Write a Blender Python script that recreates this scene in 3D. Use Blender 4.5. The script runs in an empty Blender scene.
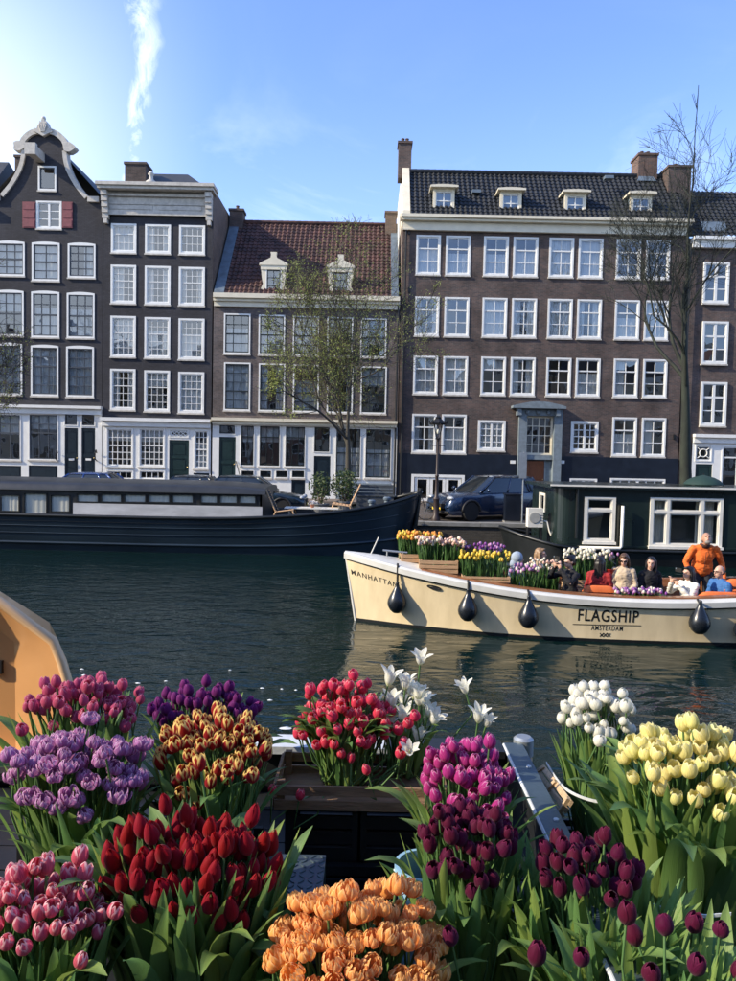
import bpy, bmesh, math, random
from mathutils import Matrix, Vector, Euler, noise as mnoise
R = math.radians
PI = math.pi
rnd = random.Random(7)
scene = bpy.context.scene
col = scene.collection

# ------------------------------------------------------------------ camera
IW, IH, FOC = 736.0, 981.0, 740.0
CAM_Z = 3.15
HORIZON = 455.0                       # row of the horizon in the middle of the picture
PITCH = math.atan((IH / 2 - HORIZON) / FOC)
ROLL = 0.021
cam = bpy.data.cameras.new('camera')
cam.sensor_fit = 'VERTICAL'
cam.sensor_height = 36.0
cam.sensor_width = 27.0
cam.lens = 36.0 * FOC / IH
cam.clip_start = 0.05
cam.clip_end = 3000
camo = bpy.data.objects.new('camera', cam)
col.objects.link(camo)
CAMR = (Matrix.Rotation(PI / 2 - PITCH, 3, 'X') @ Matrix.Rotation(ROLL, 3, 'Z'))
camo.matrix_world = Matrix.Translation((0, 0, CAM_Z)) @ CAMR.to_4x4()
scene.camera = camo

def ray(px, py):
    return CAMR @ Vector(((px - IW / 2) / FOC, -(py - IH / 2) / FOC, -1.0))
def at(px, py, Y):
    d = ray(px, py)
    return Vector((0, 0, CAM_Z)) + d * (Y / d.y)
def X_(px, py, Y): return at(px, py, Y).x
def Z_(px, py, Y): return at(px, py, Y).z

# ------------------------------------------------------------------ light
SUN_AZ, SUN_EL = -105.0, 31.0         # degrees from the view direction (+Y), negative = left
sd = Vector((math.sin(R(SUN_AZ)) * math.cos(R(SUN_EL)), math.cos(R(SUN_AZ)) * math.cos(R(SUN_EL)), math.sin(R(SUN_EL))))
sl = bpy.data.lights.new('sun', 'SUN')
sl.energy = 3.3
sl.angle = R(0.5)
sl.color = (1.0, 0.87, 0.66)
so = bpy.data.objects.new('sun', sl)
so.rotation_euler = (-sd).to_track_quat('-Z', 'Y').to_euler()
so.location = sd * 60
col.objects.link(so)

world = bpy.data.worlds.new('World')
scene.world = world
world.use_nodes = True
wn, wl = world.node_tree.nodes, world.node_tree.links
wn.clear()
def WN(t, **kw):
    n = wn.new(t)
    for k, v in kw.items(): setattr(n, k, v)
    return n
def wmath(op, a, b=None, c=None, clamp=False):
    n = wn.new('ShaderNodeMath'); n.operation = op; n.use_clamp = clamp
    for i, v in enumerate((a, b, c)):
        if v is None: continue
        if isinstance(v, (int, float)): n.inputs[i].default_value = v
        else: wl.new(v, n.inputs[i])
    return n.outputs[0]
sky = WN('ShaderNodeTexSky', sky_type='NISHITA')
sky.sun_disc = False
sky.sun_elevation = R(SUN_EL)
sky.sun_rotation = R(SUN_AZ)
sky.altitude = 0
sky.air_density = 1.0
sky.dust_density = 0.5
sky.ozone_density = 2.5
tc = WN('ShaderNodeTexCoord')
sep = WN('ShaderNodeSeparateXYZ'); wl.new(tc.outputs['Generated'], sep.inputs[0])
az = wmath('ARCTAN2', sep.outputs[0], sep.outputs[1])
el = wmath('ARCSINE', sep.outputs[2])
def wnoise(scale, detail, rough, sx=1, sy=1, sz=1, dist=0.0):
    mp = WN('ShaderNodeMapping'); mp.inputs['Scale'].default_value = (sx, sy, sz)
    wl.new(tc.outputs['Generated'], mp.inputs[0])
    n = WN('ShaderNodeTexNoise'); n.inputs['Scale'].default_value = scale
    n.inputs['Detail'].default_value = detail; n.inputs['Roughness'].default_value = rough
    n.inputs['Distortion'].default_value = dist
    wl.new(mp.outputs[0], n.inputs[0])
    return n.outputs[0]
def wramp(x, a, b):
    n = WN('ShaderNodeMapRange'); n.interpolation_type = 'SMOOTHSTEP'
    wl.new(x, n.inputs[0]); n.inputs[1].default_value = a; n.inputs[2].default_value = b
    return n.outputs[0]
# thin high cloud, denser low down; sun's glow painted into the left sky
cir = wramp(wnoise(3.4, 7, 0.62, 1, 1, 2.0, 0.6), 0.44, 0.80)
low = wramp(el, 0.50, 0.16)
cir = wmath('MULTIPLY', cir, wmath('MULTIPLY_ADD', low, 0.75, 0.02))
sun_glow = wmath('MULTIPLY', wramp(az, -0.16, -0.60), wmath('MULTIPLY', wramp(el, 0.66, 0.30), wmath('MULTIPLY_ADD', wnoise(1.6, 3, 0.5), 0.5, 0.75)))
low2 = wmath('MULTIPLY', wramp(el, 0.50, 0.10), 0.12)
# vapour trail standing up in the sky
wob = wmath('MULTIPLY_ADD', wnoise(9.0, 3, 0.6), 0.09, -0.045 - 0.305)
wob = wmath('ADD', wob, wmath('MULTIPLY', wmath('SINE', wmath('MULTIPLY_ADD', el, 17.0, -6.2)), 0.012))
wid = wmath('MULTIPLY_ADD', wramp(el, 0.36, 0.56), 0.018, 0.013)
dist = wmath('DIVIDE', wmath('ABSOLUTE', wmath('SUBTRACT', az, wob)), wid)
trail = wramp(dist, 1.3, 0.1)
trail = wmath('MULTIPLY', trail, wramp(wnoise(30.0, 6, 0.72, 1, 1, .6, 1.0), 0.26, 0.66))
trail = wmath('MULTIPLY', trail, wmath('MULTIPLY', wramp(el, 0.27, 0.34), wramp(el, 0.70, 0.56)))
trail = wmath('MULTIPLY', trail, 0.72)
cl = wmath('MAXIMUM', wmath('MAXIMUM', cir, wmath('MULTIPLY', sun_glow, 0.85)), wmath('MAXIMUM', trail, low2), clamp=True)
mix = WN('ShaderNodeMix', data_type='RGBA')
tint = WN('ShaderNodeMix', data_type='RGBA', blend_type='MULTIPLY')
tint.inputs[0].default_value = 1.0
wl.new(sky.outputs[0], tint.inputs[6]); tint.inputs[7].default_value = (0.86, 0.92, 1.16, 1)
wl.new(cl, mix.inputs[0]); wl.new(tint.outputs[2], mix.inputs[6]); mix.inputs[7].default_value = (4.6, 5.1, 5.7, 1)
bg = WN('ShaderNodeBackground'); bg.inputs[1].default_value = 0.15
wl.new(mix.outputs[2], bg.inputs[0])
wo = WN('ShaderNodeOutputWorld'); wl.new(bg.outputs[0], wo.inputs[0])

scene.view_settings.view_transform = 'Standard'
scene.view_settings.look = 'None'
scene.view_settings.gamma = 1.0
scene.view_settings.exposure = 1.05
scene.view_settings.use_curve_mapping = False
scene.render.engine = 'CYCLES'
scene.cycles.use_denoising = True
scene.cycles.max_bounces = 8
scene.cycles.diffuse_bounces = 3
scene.cycles.glossy_bounces = 3
scene.cycles.transmission_bounces = 4
scene.cycles.transparent_max_bounces = 10
scene.cycles.caustics_reflective = False
scene.cycles.caustics_refractive = False
scene.cycles.sample_clamp_indirect = 4.0

# ------------------------------------------------------------------ helpers
def tag(o, label=None, cat=None, group=None, kind=None):
    if label: o['label'] = label
    if cat: o['category'] = cat
    if group: o['group'] = group
    if kind: o['kind'] = kind
    return o
def empty(name, loc, label=None, cat=None, group=None, rz=0.0):
    o = bpy.data.objects.new(name, None)
    o.empty_display_size = 0.1
    o.location = loc
    o.rotation_euler = (0, 0, rz)
    col.objects.link(o)
    return tag(o, label, cat, group)
def wloc(o):
    """world location of an unrotated parent chain"""
    v = Vector((0, 0, 0))
    while o is not None:
        v += o.location
        o = o.parent
    return v
def link(name, me, parent=None, loc=(0, 0, 0), rot=(0, 0, 0), sc=(1, 1, 1)):
    o = bpy.data.objects.new(name, me)
    o.location = loc
    o.rotation_euler = rot
    o.scale = sc
    o.parent = parent
    col.objects.link(o)
    return o

_tmp = [None]
def eval_mesh(data, mods=()):
    """evaluate a mesh or text with modifiers in a scratch scene, so the big scene is not re-evaluated each time"""
    if _tmp[0] is None: _tmp[0] = bpy.data.scenes.new('scratch')
    sc = _tmp[0]; o = bpy.data.objects.new('scratch', data); sc.collection.objects.link(o)
    for kind, kw in mods:
        m = o.modifiers.new(kind, kind)
        for k, v in kw.items(): setattr(m, k, v)
    vl = sc.view_layers[0]; vl.update(); dg = vl.depsgraph
    me = bpy.data.meshes.new_from_object(o.evaluated_get(dg))
    bpy.data.objects.remove(o)
    return me

class MB:
    def __init__(s):
        s.v = []; s.f = []; s.m = []; s.uv = {}
        s.mi = 0
    def add(s, vs, fs):
        b = len(s.v)
        s.v.extend([tuple(p) for p in vs])
        for f in fs:
            s.f.append(tuple(b + i for i in f)); s.m.append(s.mi)
        return b
    def quad(s, a, b, c, d): s.add([a, b, c, d], [(0, 1, 2, 3)])
    def box(s, x0, x1, y0, y1, z0, z1):
        if x0 > x1: x0, x1 = x1, x0
        if y0 > y1: y0, y1 = y1, y0
        if z0 > z1: z0, z1 = z1, z0
        s.add([(x0, y0, z0), (x1, y0, z0), (x1, y1, z0), (x0, y1, z0), (x0, y0, z1), (x1, y0, z1), (x1, y1, z1), (x0, y1, z1)],
              [(0, 3, 2, 1), (4, 5, 6, 7), (0, 1, 5, 4), (1, 2, 6, 5), (2, 3, 7, 6), (3, 0, 4, 7)])
    def obox(s, mat, sx, sy, sz):
        """box of size sx,sy,sz centred on the origin of a 4x4 matrix"""
        vs = [mat @ Vector((x * sx / 2, y * sy / 2, z * sz / 2)) for z in (-1, 1) for x, y in ((-1, -1), (1, -1), (1, 1), (-1, 1))]
        s.add(vs, [(0, 3, 2, 1), (4, 5, 6, 7), (0, 1, 5, 4), (1, 2, 6, 5), (2, 3, 7, 6), (3, 0, 4, 7)])
    def prism(s, poly, y0, y1):
        """polygon in x,z extruded along y"""
        n = len(poly)
        vs = [(p[0], y0, p[1]) for p in poly] + [(p[0], y1, p[1]) for p in poly]
        fs = [tuple(range(n)), tuple(range(2 * n - 1, n - 1, -1))]
        fs += [(i, i + n, (i + 1) % n + n, (i + 1) % n) for i in range(n)]
        s.add(vs, fs)
    def tube(s, pts, rad, n=8, cap=True):
        pts = [Vector(p) for p in pts]
        if not hasattr(rad, '__len__'): rad = [rad] * len(pts)
        b = len(s.v)
        up = Vector((0, 0, 1)); prev = None
        for i, p in enumerate(pts):
            t = (pts[min(i + 1, len(pts) - 1)] - pts[max(i - 1, 0)])
            if t.length < 1e-9: t = Vector((0, 0, 1))
            t.normalize()
            if prev is None:
                a = t.cross(up if abs(t.z) < 0.9 else Vector((1, 0, 0))).normalized()
            else:
                a = (prev - t * prev.dot(t))
                a = a.normalized() if a.length > 1e-6 else t.orthogonal().normalized()
            prev = a
            c = t.cross(a)
            for k in range(n):
                w = 2 * PI * k / n
                s.v.append(tuple(p + (a * math.cos(w) + c * math.sin(w)) * rad[i]))
        for i in range(len(pts) - 1):
            for k in range(n):
                s.f.append((b + i * n + k, b + i * n + (k + 1) % n, b + (i + 1) * n + (k + 1) % n, b + (i + 1) * n + k)); s.m.append(s.mi)
        if cap and n > 2:
            s.f.append(tuple(b + k for k in range(n - 1, -1, -1))); s.m.append(s.mi)
            s.f.append(tuple(b + (len(pts) - 1) * n + k for k in range(n))); s.m.append(s.mi)
    def lathe(s, prof, c=(0, 0, 0), n=16, sx=1, sy=1):
        """profile of (radius, z) about the z axis through c"""
        b = len(s.v)
        for r, z in prof:
            for k in range(n):
                w = 2 * PI * k / n
                s.v.append((c[0] + r * sx * math.cos(w), c[1] + r * sy * math.sin(w), c[2] + z))
        for i in range(len(prof) - 1):
            for k in range(n):
                s.f.append((b + i * n + k, b + i * n + (k + 1) % n, b + (i + 1) * n + (k + 1) % n, b + (i + 1) * n + k)); s.m.append(s.mi)
        s.f.append(tuple(b + k for k in range(n - 1, -1, -1))); s.m.append(s.mi)
        s.f.append(tuple(b + (len(prof) - 1) * n + k for k in range(n))); s.m.append(s.mi)
    def grid(s, P, nu, nv, uv=False, flip=False):
        """P(i,j) -> point; (nu+1) x (nv+1)"""
        b = len(s.v)
        for i in range(nu + 1):
            for j in range(nv + 1):
                if uv: s.uv[len(s.v)] = (i / nu, j / nv)
                s.v.append(tuple(P(i, j)))
        for i in range(nu):
            for j in range(nv):
                q = (b + i * (nv + 1) + j, b + (i + 1) * (nv + 1) + j, b + (i + 1) * (nv + 1) + j + 1, b + i * (nv + 1) + j + 1)
                s.f.append(q[::-1] if flip else q); s.m.append(s.mi)
    def ellipsoid(s, c, r, n=12, m=8, mat=None):
        prof = [(math.sin(PI * j / m), -math.cos(PI * j / m)) for j in range(m + 1)]
        b = len(s.v)
        c = Vector(c)
        for rr, z in prof:
            for k in range(n):
                w = 2 * PI * k / n
                p = Vector((rr * math.cos(w) * r[0], rr * math.sin(w) * r[1], z * r[2]))
                if mat is not None: p = mat @ p
                s.v.append(tuple(c + p))
        for i in range(m):
            for k in range(n):
                s.f.append((b + i * n + k, b + i * n + (k + 1) % n, b + (i + 1) * n + (k + 1) % n, b + (i + 1) * n + k)); s.m.append(s.mi)
    def mesh(s, name, mats, smooth=False, sharp=None):
        me = bpy.data.meshes.new(name)
        me.from_pydata(s.v, [], s.f)
        if not isinstance(mats, (list, tuple)): mats = [mats]
        for m in mats: me.materials.append(m)
        if len(mats) > 1: me.polygons.foreach_set('material_index', s.m)
        if s.uv:
            uvl = me.uv_layers.new(name='UVMap')
            for l in me.loops:
                uvl.data[l.index].uv = s.uv.get(l.vertex_index, (0, 0))
        if smooth:
            me.polygons.foreach_set('use_smooth', [True] * len(me.polygons))
            if sharp is not None:
                me.set_sharp_from_angle(angle=R(sharp))
        me.update()
        return me
    def build(s, name, mats, parent=None, smooth=False, sharp=None, world=True):
        """vertices are in world space when world is set: shift them into the parent's space"""
        me = s.mesh(name, mats, smooth, sharp)
        if world and parent is not None:
            me.transform(Matrix.Translation(-wloc(parent)))
        elif world and parent is None and s.v:
            # put the origin at the base of the thing
            xs = [p[0] for p in s.v]; ys = [p[1] for p in s.v]; zs = [p[2] for p in s.v]
            c = Vector(((min(xs) + max(xs)) / 2, (min(ys) + max(ys)) / 2, min(zs)))
            me.transform(Matrix.Translation(-c))
            return link(name, me, None, c)
        return link(name, me, parent)

# ------------------------------------------------------------------ materials
MATS = {}
def nodes_of(name):
    m = bpy.data.materials.new(name); m.use_nodes = True
    n, l = m.node_tree.nodes, m.node_tree.links
    n.clear()
    return m, n, l
def pm(name, c, rough=0.6, metal=0.0, var=0.12, scale=6.0, bump=0.0, bscale=40.0, spec=0.5, c2=None, stretch=(1, 1, 1), space='Object', transl=0.0, coat=0.0, detail=4.0):
    """principled material with noise in its colour, its roughness and (bump) its relief"""
    if name in MATS: return MATS[name]
    m, n, l = nodes_of(name)
    out = n.new('ShaderNodeOutputMaterial'); p = n.new('ShaderNodeBsdfPrincipled')
    t = n.new('ShaderNodeTexCoord'); mp = n.new('ShaderNodeMapping'); mp.inputs['Scale'].default_value = stretch
    if space == 'World':
        g = n.new('ShaderNodeNewGeometry'); l.new(g.outputs['Position'], mp.inputs[0])
    else:
        l.new(t.outputs[space], mp.inputs[0])
    nz = n.new('ShaderNodeTexNoise'); nz.inputs['Scale'].default_value = scale; nz.inputs['Detail'].default_value = detail; nz.inputs['Roughness'].default_value = 0.6
    l.new(mp.outputs[0], nz.inputs[0])
    mx = n.new('ShaderNodeMix'); mx.data_type = 'RGBA'
    a = [max(0, x * (1 - var)) for x in c]; b = [min(1, x * (1 + var)) for x in (c2 or c)]
    mx.inputs[6].default_value = (*a, 1); mx.inputs[7].default_value = (*b, 1)
    rg = n.new('ShaderNodeMapRange'); rg.inputs[1].default_value = 0.3; rg.inputs[2].default_value = 0.7
    l.new(nz.outputs[0], rg.inputs[0]); l.new(rg.outputs[0], mx.inputs[0])
    l.new(mx.outputs[2], p.inputs['Base Color'])
    rr = n.new('ShaderNodeMapRange'); rr.inputs[3].default_value = max(0.02, rough - 0.08); rr.inputs[4].default_value = min(1, rough + 0.08)
    l.new(nz.outputs[0], rr.inputs[0]); l.new(rr.outputs[0], p.inputs['Roughness'])
    p.inputs['Metallic'].default_value = metal
    p.inputs['Specular IOR Level'].default_value = spec
    p.inputs['Coat Weight'].default_value = coat
    p.inputs['Coat Roughness'].default_value = 0.08
    if bump:
        bn = n.new('ShaderNodeTexNoise'); bn.inputs['Scale'].default_value = bscale; bn.inputs['Detail'].default_value = 3
        l.new(mp.outputs[0], bn.inputs[0])
        bp = n.new('ShaderNodeBump'); bp.inputs['Strength'].default_value = bump; bp.inputs['Distance'].default_value = 0.01
        l.new(bn.outputs[0], bp.inputs['Height']); l.new(bp.outputs[0], p.inputs['Normal'])
    if transl:
        tr = n.new('ShaderNodeBsdfTranslucent'); l.new(mx.outputs[2], tr.inputs[0])
        ms = n.new('ShaderNodeMixShader'); ms.inputs[0].default_value = transl
        l.new(p.outputs[0], ms.inputs[1]); l.new(tr.outputs[0], ms.inputs[2]); l.new(ms.outputs[0], out.inputs[0])
    else:
        l.new(p.outputs[0], out.inputs[0])
    MATS[name] = m
    return m
def brick_mat(name, c1, c2, mortar, bw=0.21, bh=0.065, rough=0.85, stain=0.35):
    if name in MATS: return MATS[name]
    m, n, l = nodes_of(name)
    out = n.new('ShaderNodeOutputMaterial'); p = n.new('ShaderNodeBsdfPrincipled')
    g = n.new('ShaderNodeNewGeometry'); s = n.new('ShaderNodeSeparateXYZ'); l.new(g.outputs['Position'], s.inputs[0])
    ad = n.new('ShaderNodeMath'); ad.operation = 'ADD'; l.new(s.outputs[0], ad.inputs[0]); l.new(s.outputs[1], ad.inputs[1])
    cb = n.new('ShaderNodeCombineXYZ'); l.new(ad.outputs[0], cb.inputs[0]); l.new(s.outputs[2], cb.inputs[1])
    bt = n.new('ShaderNodeTexBrick'); l.new(cb.outputs[0], bt.inputs[0])
    bt.inputs['Scale'].default_value = 1.0
    bt.inputs['Brick Width'].default_value = bw; bt.inputs['Row Height'].default_value = bh
    bt.inputs['Mortar Size'].default_value = 0.009; bt.inputs['Mortar Smooth'].default_value = 0.3; bt.inputs['Bias'].default_value = 0.0
    bt.inputs[1].default_value = (*c1, 1); bt.inputs[2].default_value = (*c2, 1); bt.inputs[3].default_value = (*mortar, 1)
    nz = n.new('ShaderNodeTexNoise'); nz.inputs['Scale'].default_value = 0.8; nz.inputs['Detail'].default_value = 9; nz.inputs['Roughness'].default_value = 0.72
    l.new(g.outputs['Position'], nz.inputs[0])
    rg = n.new('ShaderNodeMapRange'); rg.inputs[1].default_value = 0.3; rg.inputs[2].default_value = 0.7; rg.inputs[3].default_value = 1 - stain; rg.inputs[4].default_value = 1 + stain
    l.new(nz.outputs[0], rg.inputs[0])
    vm = n.new('ShaderNodeVectorMath'); vm.operation = 'SCALE'; l.new(bt.outputs[0], vm.inputs[0]); l.new(rg.outputs[0], vm.inputs['Scale'])
    l.new(vm.outputs[0], p.inputs['Base Color'])
    p.inputs['Roughness'].default_value = rough
    bp = n.new('ShaderNodeBump'); bp.inputs['Strength'].default_value = 0.5; bp.inputs['Distance'].default_value = 0.008; bp.invert = True
    l.new(bt.outputs[1], bp.inputs['Height']); l.new(bp.outputs[0], p.inputs['Normal'])
    l.new(p.outputs[0], out.inputs[0])
    MATS[name] = m
    return m
def glass_mat(name, ior=2.4, tint=(0.82, 0.86, 0.88), rough=0.01):
    if name in MATS: return MATS[name]
    m, n, l = nodes_of(name)
    out = n.new('ShaderNodeOutputMaterial')
    # Schlick reflectance that is the same from both sides of the thin pane
    g0 = n.new('ShaderNodeNewGeometry'); dt = n.new('ShaderNodeVectorMath'); dt.operation = 'DOT_PRODUCT'
    l.new(g0.outputs['Normal'], dt.inputs[0]); l.new(g0.outputs['Incoming'], dt.inputs[1])
    def mm(op, a, b=None, c=None):
        k = n.new('ShaderNodeMath'); k.operation = op
        for i, v in enumerate((a, b, c)):
            if v is None: continue
            if isinstance(v, (int, float)): k.inputs[i].default_value = v
            else: l.new(v, k.inputs[i])
        return k.outputs[0]
    f0 = ((ior - 1) / (ior + 1)) ** 2
    fac = mm('MULTIPLY_ADD', mm('POWER', mm('SUBTRACT', 1.0, mm('ABSOLUTE', dt.outputs['Value'])), 5.0), 1 - f0, f0)
    gl = n.new('ShaderNodeBsdfGlossy'); gl.inputs['Roughness'].default_value = rough; gl.inputs[0].default_value = (1, 1, 1, 1)
    tr = n.new('ShaderNodeBsdfTransparent'); tr.inputs[0].default_value = (*tint, 1)
    t = n.new('ShaderNodeTexCoord'); nz = n.new('ShaderNodeTexNoise'); nz.inputs['Scale'].default_value = 1.3; nz.inputs['Detail'].default_value = 1
    g = n.new('ShaderNodeNewGeometry'); l.new(g.outputs['Position'], nz.inputs[0])
    bp = n.new('ShaderNodeBump'); bp.inputs['Strength'].default_value = 0.25; bp.inputs['Distance'].default_value = 0.02
    l.new(nz.outputs[0], bp.inputs['Height']); l.new(bp.outputs[0], gl.inputs['Normal'])
    ms = n.new('ShaderNodeMixShader'); l.new(fac, ms.inputs[0]); l.new(tr.outputs[0], ms.inputs[1]); l.new(gl.outputs[0], ms.inputs[2])
    l.new(ms.outputs[0], out.inputs[0])
    MATS[name] = m
    return m

M_white = pm('white_paint', (0.78, 0.78, 0.75), 0.45, var=0.06, scale=2.5, bump=0.15, bscale=30)
M_cream = pm('cream_paint', (0.70, 0.64, 0.50), 0.5, var=0.08, scale=2.0, bump=0.15, bscale=30)
M_stone = pm('pale_sandstone', (0.50, 0.47, 0.42), 0.75, var=0.2, scale=5, bump=0.4, bscale=25)
M_bluestone = pm('blue_stone', (0.17, 0.21, 0.24), 0.7, var=0.2, scale=5, bump=0.3, bscale=25)
M_sash_dark = pm('dark_green_sash', (0.012, 0.018, 0.018), 0.35, var=0.1)
M_sash_blue = pm('blue_grey_sash', (0.05, 0.06, 0.075), 0.4, var=0.1)
M_door_dark = pm('dark_blue_door', (0.010, 0.020, 0.030), 0.3, var=0.15)
M_door_green = pm('dark_green_door', (0.012, 0.030, 0.030), 0.3, var=0.15)
M_door_brown = pm('varnished_brown_door', (0.22, 0.075, 0.030), 0.35, var=0.25, scale=4, stretch=(8, 8, 1))
M_black_brick = brick_mat('black_painted_brick', (0.026, 0.026, 0.034), (0.038, 0.038, 0.047), (0.020, 0.020, 0.026), stain=0.35)
M_brown_brick = brick_mat('brown_grey_brick', (0.125, 0.092, 0.084), (0.070, 0.057, 0.058), (0.13, 0.12, 0.115), stain=.6)
M_dark_brick = brick_mat('dark_purple_brick', (0.112, 0.070, 0.058), (0.058, 0.044, 0.042), (0.100, 0.088, 0.080), stain=.55)
M_side_brick = brick_mat('side_wall_brick', (0.17, 0.11, 0.08), (0.11, 0.08, 0.065), (0.16, 0.14, 0.12))
M_chim = brick_mat('chimney_brick', (0.16, 0.085, 0.055), (0.09, 0.055, 0.045), (0.13, 0.11, 0.10))
M_red_tile = pm('red_pantile', (0.046, 0.026, 0.024), 0.8, var=0.5, scale=2.2, c2=(0.075, 0.034, 0.029), bump=0.5, bscale=18)
M_dark_tile = pm('black_glazed_pantile', (0.014, 0.017, 0.021), 0.55, var=0.4, scale=2.0, bump=0.4, bscale=18)
M_slate = pm('slate', (0.035, 0.038, 0.042), 0.6, var=0.3, scale=4, bump=0.3)
M_lead = pm('lead_flashing', (0.13, 0.17, 0.21), 0.55, metal=0.2, var=0.25, scale=3)
M_navy = pm('navy_plinth', (0.008, 0.012, 0.022), 0.35, var=0.25, scale=2)
M_glass = glass_mat('window_glass')
M_glass_clear = glass_mat('thin_glass', 1.5, (0.92, 0.94, 0.94))
M_curtain = pm('net_curtain', (0.78, 0.78, 0.76), 0.9, var=0.18, scale=5, stretch=(6, 1, 0.4), transl=0.3)
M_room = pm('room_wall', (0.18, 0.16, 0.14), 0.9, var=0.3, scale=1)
M_iron = pm('black_iron', (0.015, 0.016, 0.018), 0.45, metal=0.3, var=0.3)
M_asphalt = pm('brick_paving', (0.085, 0.070, 0.062), 0.9, var=0.3, scale=3, bump=0.5, bscale=60, space='World')
M_quay = brick_mat('quay_wall_brick', (0.06, 0.05, 0.04), (0.04, 0.035, 0.03), (0.06, 0.06, 0.055))
M_kerb = pm('quay_coping_stone', (0.22, 0.22, 0.21), 0.8, var=0.25, scale=3, bump=0.4, space='World')
# ------------------------------------------------------------------ ground, water, quays
QZ = 0.80            # far street level above the water
FY = 37.0            # facades of the far houses
QY = 26.1            # far quay edge
NZ = 1.55            # near quay level

def sheet(name, x0, x1, y0, y1, z, mat, kind='structure'):
    mb = MB(); mb.quad((x0, y0, z), (x1, y0, z), (x1, y1, z), (x0, y1, z))
    o = mb.build(name, mat); tag(o, kind=kind); return o
M_ground = pm('far_ground', (0.07, 0.075, 0.06), 0.95, var=0.3, scale=0.2, space='World')
sheet('ground', -900, 900, FY + 0.6, 1500, QZ - 0.02, M_ground)
sheet('street', -160, 160, QY + 0.3, FY + 0.6, QZ, M_asphalt)
sheet('ground', -900, 900, -600, -30, NZ - 0.02, M_ground)
sheet('near_street', -160, 160, -30, -0.55, NZ, M_asphalt)
mb = MB(); mb.box(-160, 160, 34.9, FY + 0.3, QZ - 0.3, QZ + 0.12)
tag(mb.build('pavement', pm('pavement_brick', (0.16, 0.13, 0.11), 0.9, var=0.25, scale=4, bump=0.4, space='World')), kind='structure')
mb = MB(); mb.box(-160, 160, QY, QY + 0.5, -3.0, QZ - 0.10)
qw = tag(mb.build('quay_wall', M_quay), kind='structure')
for i in range(40):
    mb = MB(); x = -40 + 2 * i
    mb.box(x + 0.006, x + 1.994, QY - 0.06, QY + 0.42, QZ - 0.10, QZ + 0.03 + rnd.uniform(-.006, .006))
    mb.build('coping_stone', M_kerb, qw)
mb = MB(); mb.box(-160, 160, -1.1, -0.62, -3.0, NZ - 0.12)
mb.box(-160, 160, -1.12, -0.55, NZ - 0.12, NZ + 0.02)
tag(mb.build('near_quay_wall', M_quay), kind='structure')
sheet('canal_bed', -160, 160, -1, QY + .2, -2.6, pm('canal_mud', (0.03, 0.03, 0.02), 0.9))

def water_mat():
    m, n, l = nodes_of('canal_water')
    out = n.new('ShaderNodeOutputMaterial'); p = n.new('ShaderNodeBsdfPrincipled')
    p.inputs['Base Color'].default_value = (0.003, 0.013, 0.012, 1)
    p.inputs['Roughness'].default_value = 0.03
    p.inputs['IOR'].default_value = 1.333
    g = n.new('ShaderNodeNewGeometry')
    def nz(scale, sx, sy, det, dist=0.0, rough=0.55):
        mp = n.new('ShaderNodeMapping'); mp.inputs['Scale'].default_value = (sx, sy, 1); l.new(g.outputs['Position'], mp.inputs[0])
        t = n.new('ShaderNodeTexNoise'); t.inputs['Scale'].default_value = scale; t.inputs['Detail'].default_value = det
        t.inputs['Distortion'].default_value = dist; t.inputs['Roughness'].default_value = rough
        l.new(mp.outputs[0], t.inputs[0]); return t.outputs[0]
    def ma(op, a, b):
        k = n.new('ShaderNodeMath'); k.operation = op
        for i, v in enumerate((a, b)):
            if isinstance(v, float): k.inputs[i].default_value = v
            else: l.new(v, k.inputs[i])
        return k.outputs[0]
    # a breeze ruffles the open water on the left; it is calmer in the lee of the boats on the right
    sx_ = n.new('ShaderNodeSeparateXYZ'); l.new(g.outputs['Position'], sx_.inputs[0])
    def mr(x, i0, i1, o0, o1):
        k = n.new('ShaderNodeMapRange'); k.interpolation_type = 'SMOOTHSTEP'; l.new(x, k.inputs[0])
        for i, v in enumerate((i0, i1, o0, o1)): k.inputs[i + 1].default_value = v
        return k.outputs[0]
    wind = ma('ADD', mr(sx_.outputs[0], 0.5, -3.0, 0.0, 0.8), mr(nz(0.22, 0.7, 1.5, 3, 0.6), 0.36, 0.66, 0.05, 0.75))
    a = ma('MULTIPLY', ma('MULTIPLY', nz(1.7, 0.62, 1.25, 2, 0.7), 0.046), mr(sx_.outputs[0], 1.0, -3.0, 0.62, 1.0))
    b = ma('MULTIPLY', ma('MULTIPLY', nz(6.5, 0.85, 1.15, 3, 0.5, 0.55), 0.019), wind)
    c = ma('ADD', ma('MULTIPLY', nz(0.6, 0.6, 1.1, 2, 0.3), 0.055), ma('MULTIPLY', ma('MULTIPLY', nz(3.6, 0.7, 1.15, 2, 0.6), 0.034), mr(sx_.outputs[0], 0.0, -3.0, 0.10, 1.0)))
    h = ma('ADD', ma('ADD', a, b), c)
    bp = n.new('ShaderNodeBump'); bp.inputs['Strength'].default_value = 1.0; bp.inputs['Distance'].default_value = 1.0
    l.new(h, bp.inputs['Height']); l.new(bp.outputs[0], p.inputs['Normal'])
    l.new(p.outputs[0], out.inputs[0])
    return m
M_water = water_mat()
sheet('water', -160, 160, -1.0, QY + 0.1, 0.0, M_water)

# ------------------------------------------------------------------ house pieces
def rect(px0, px1, py0, py1, Y):
    cx, cy = (px0 + px1) / 2, (py0 + py1) / 2
    return X_(px0, cy, Y), X_(px1, cy, Y), Z_(cx, py1, Y), Z_(cx, py0, Y)

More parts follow.
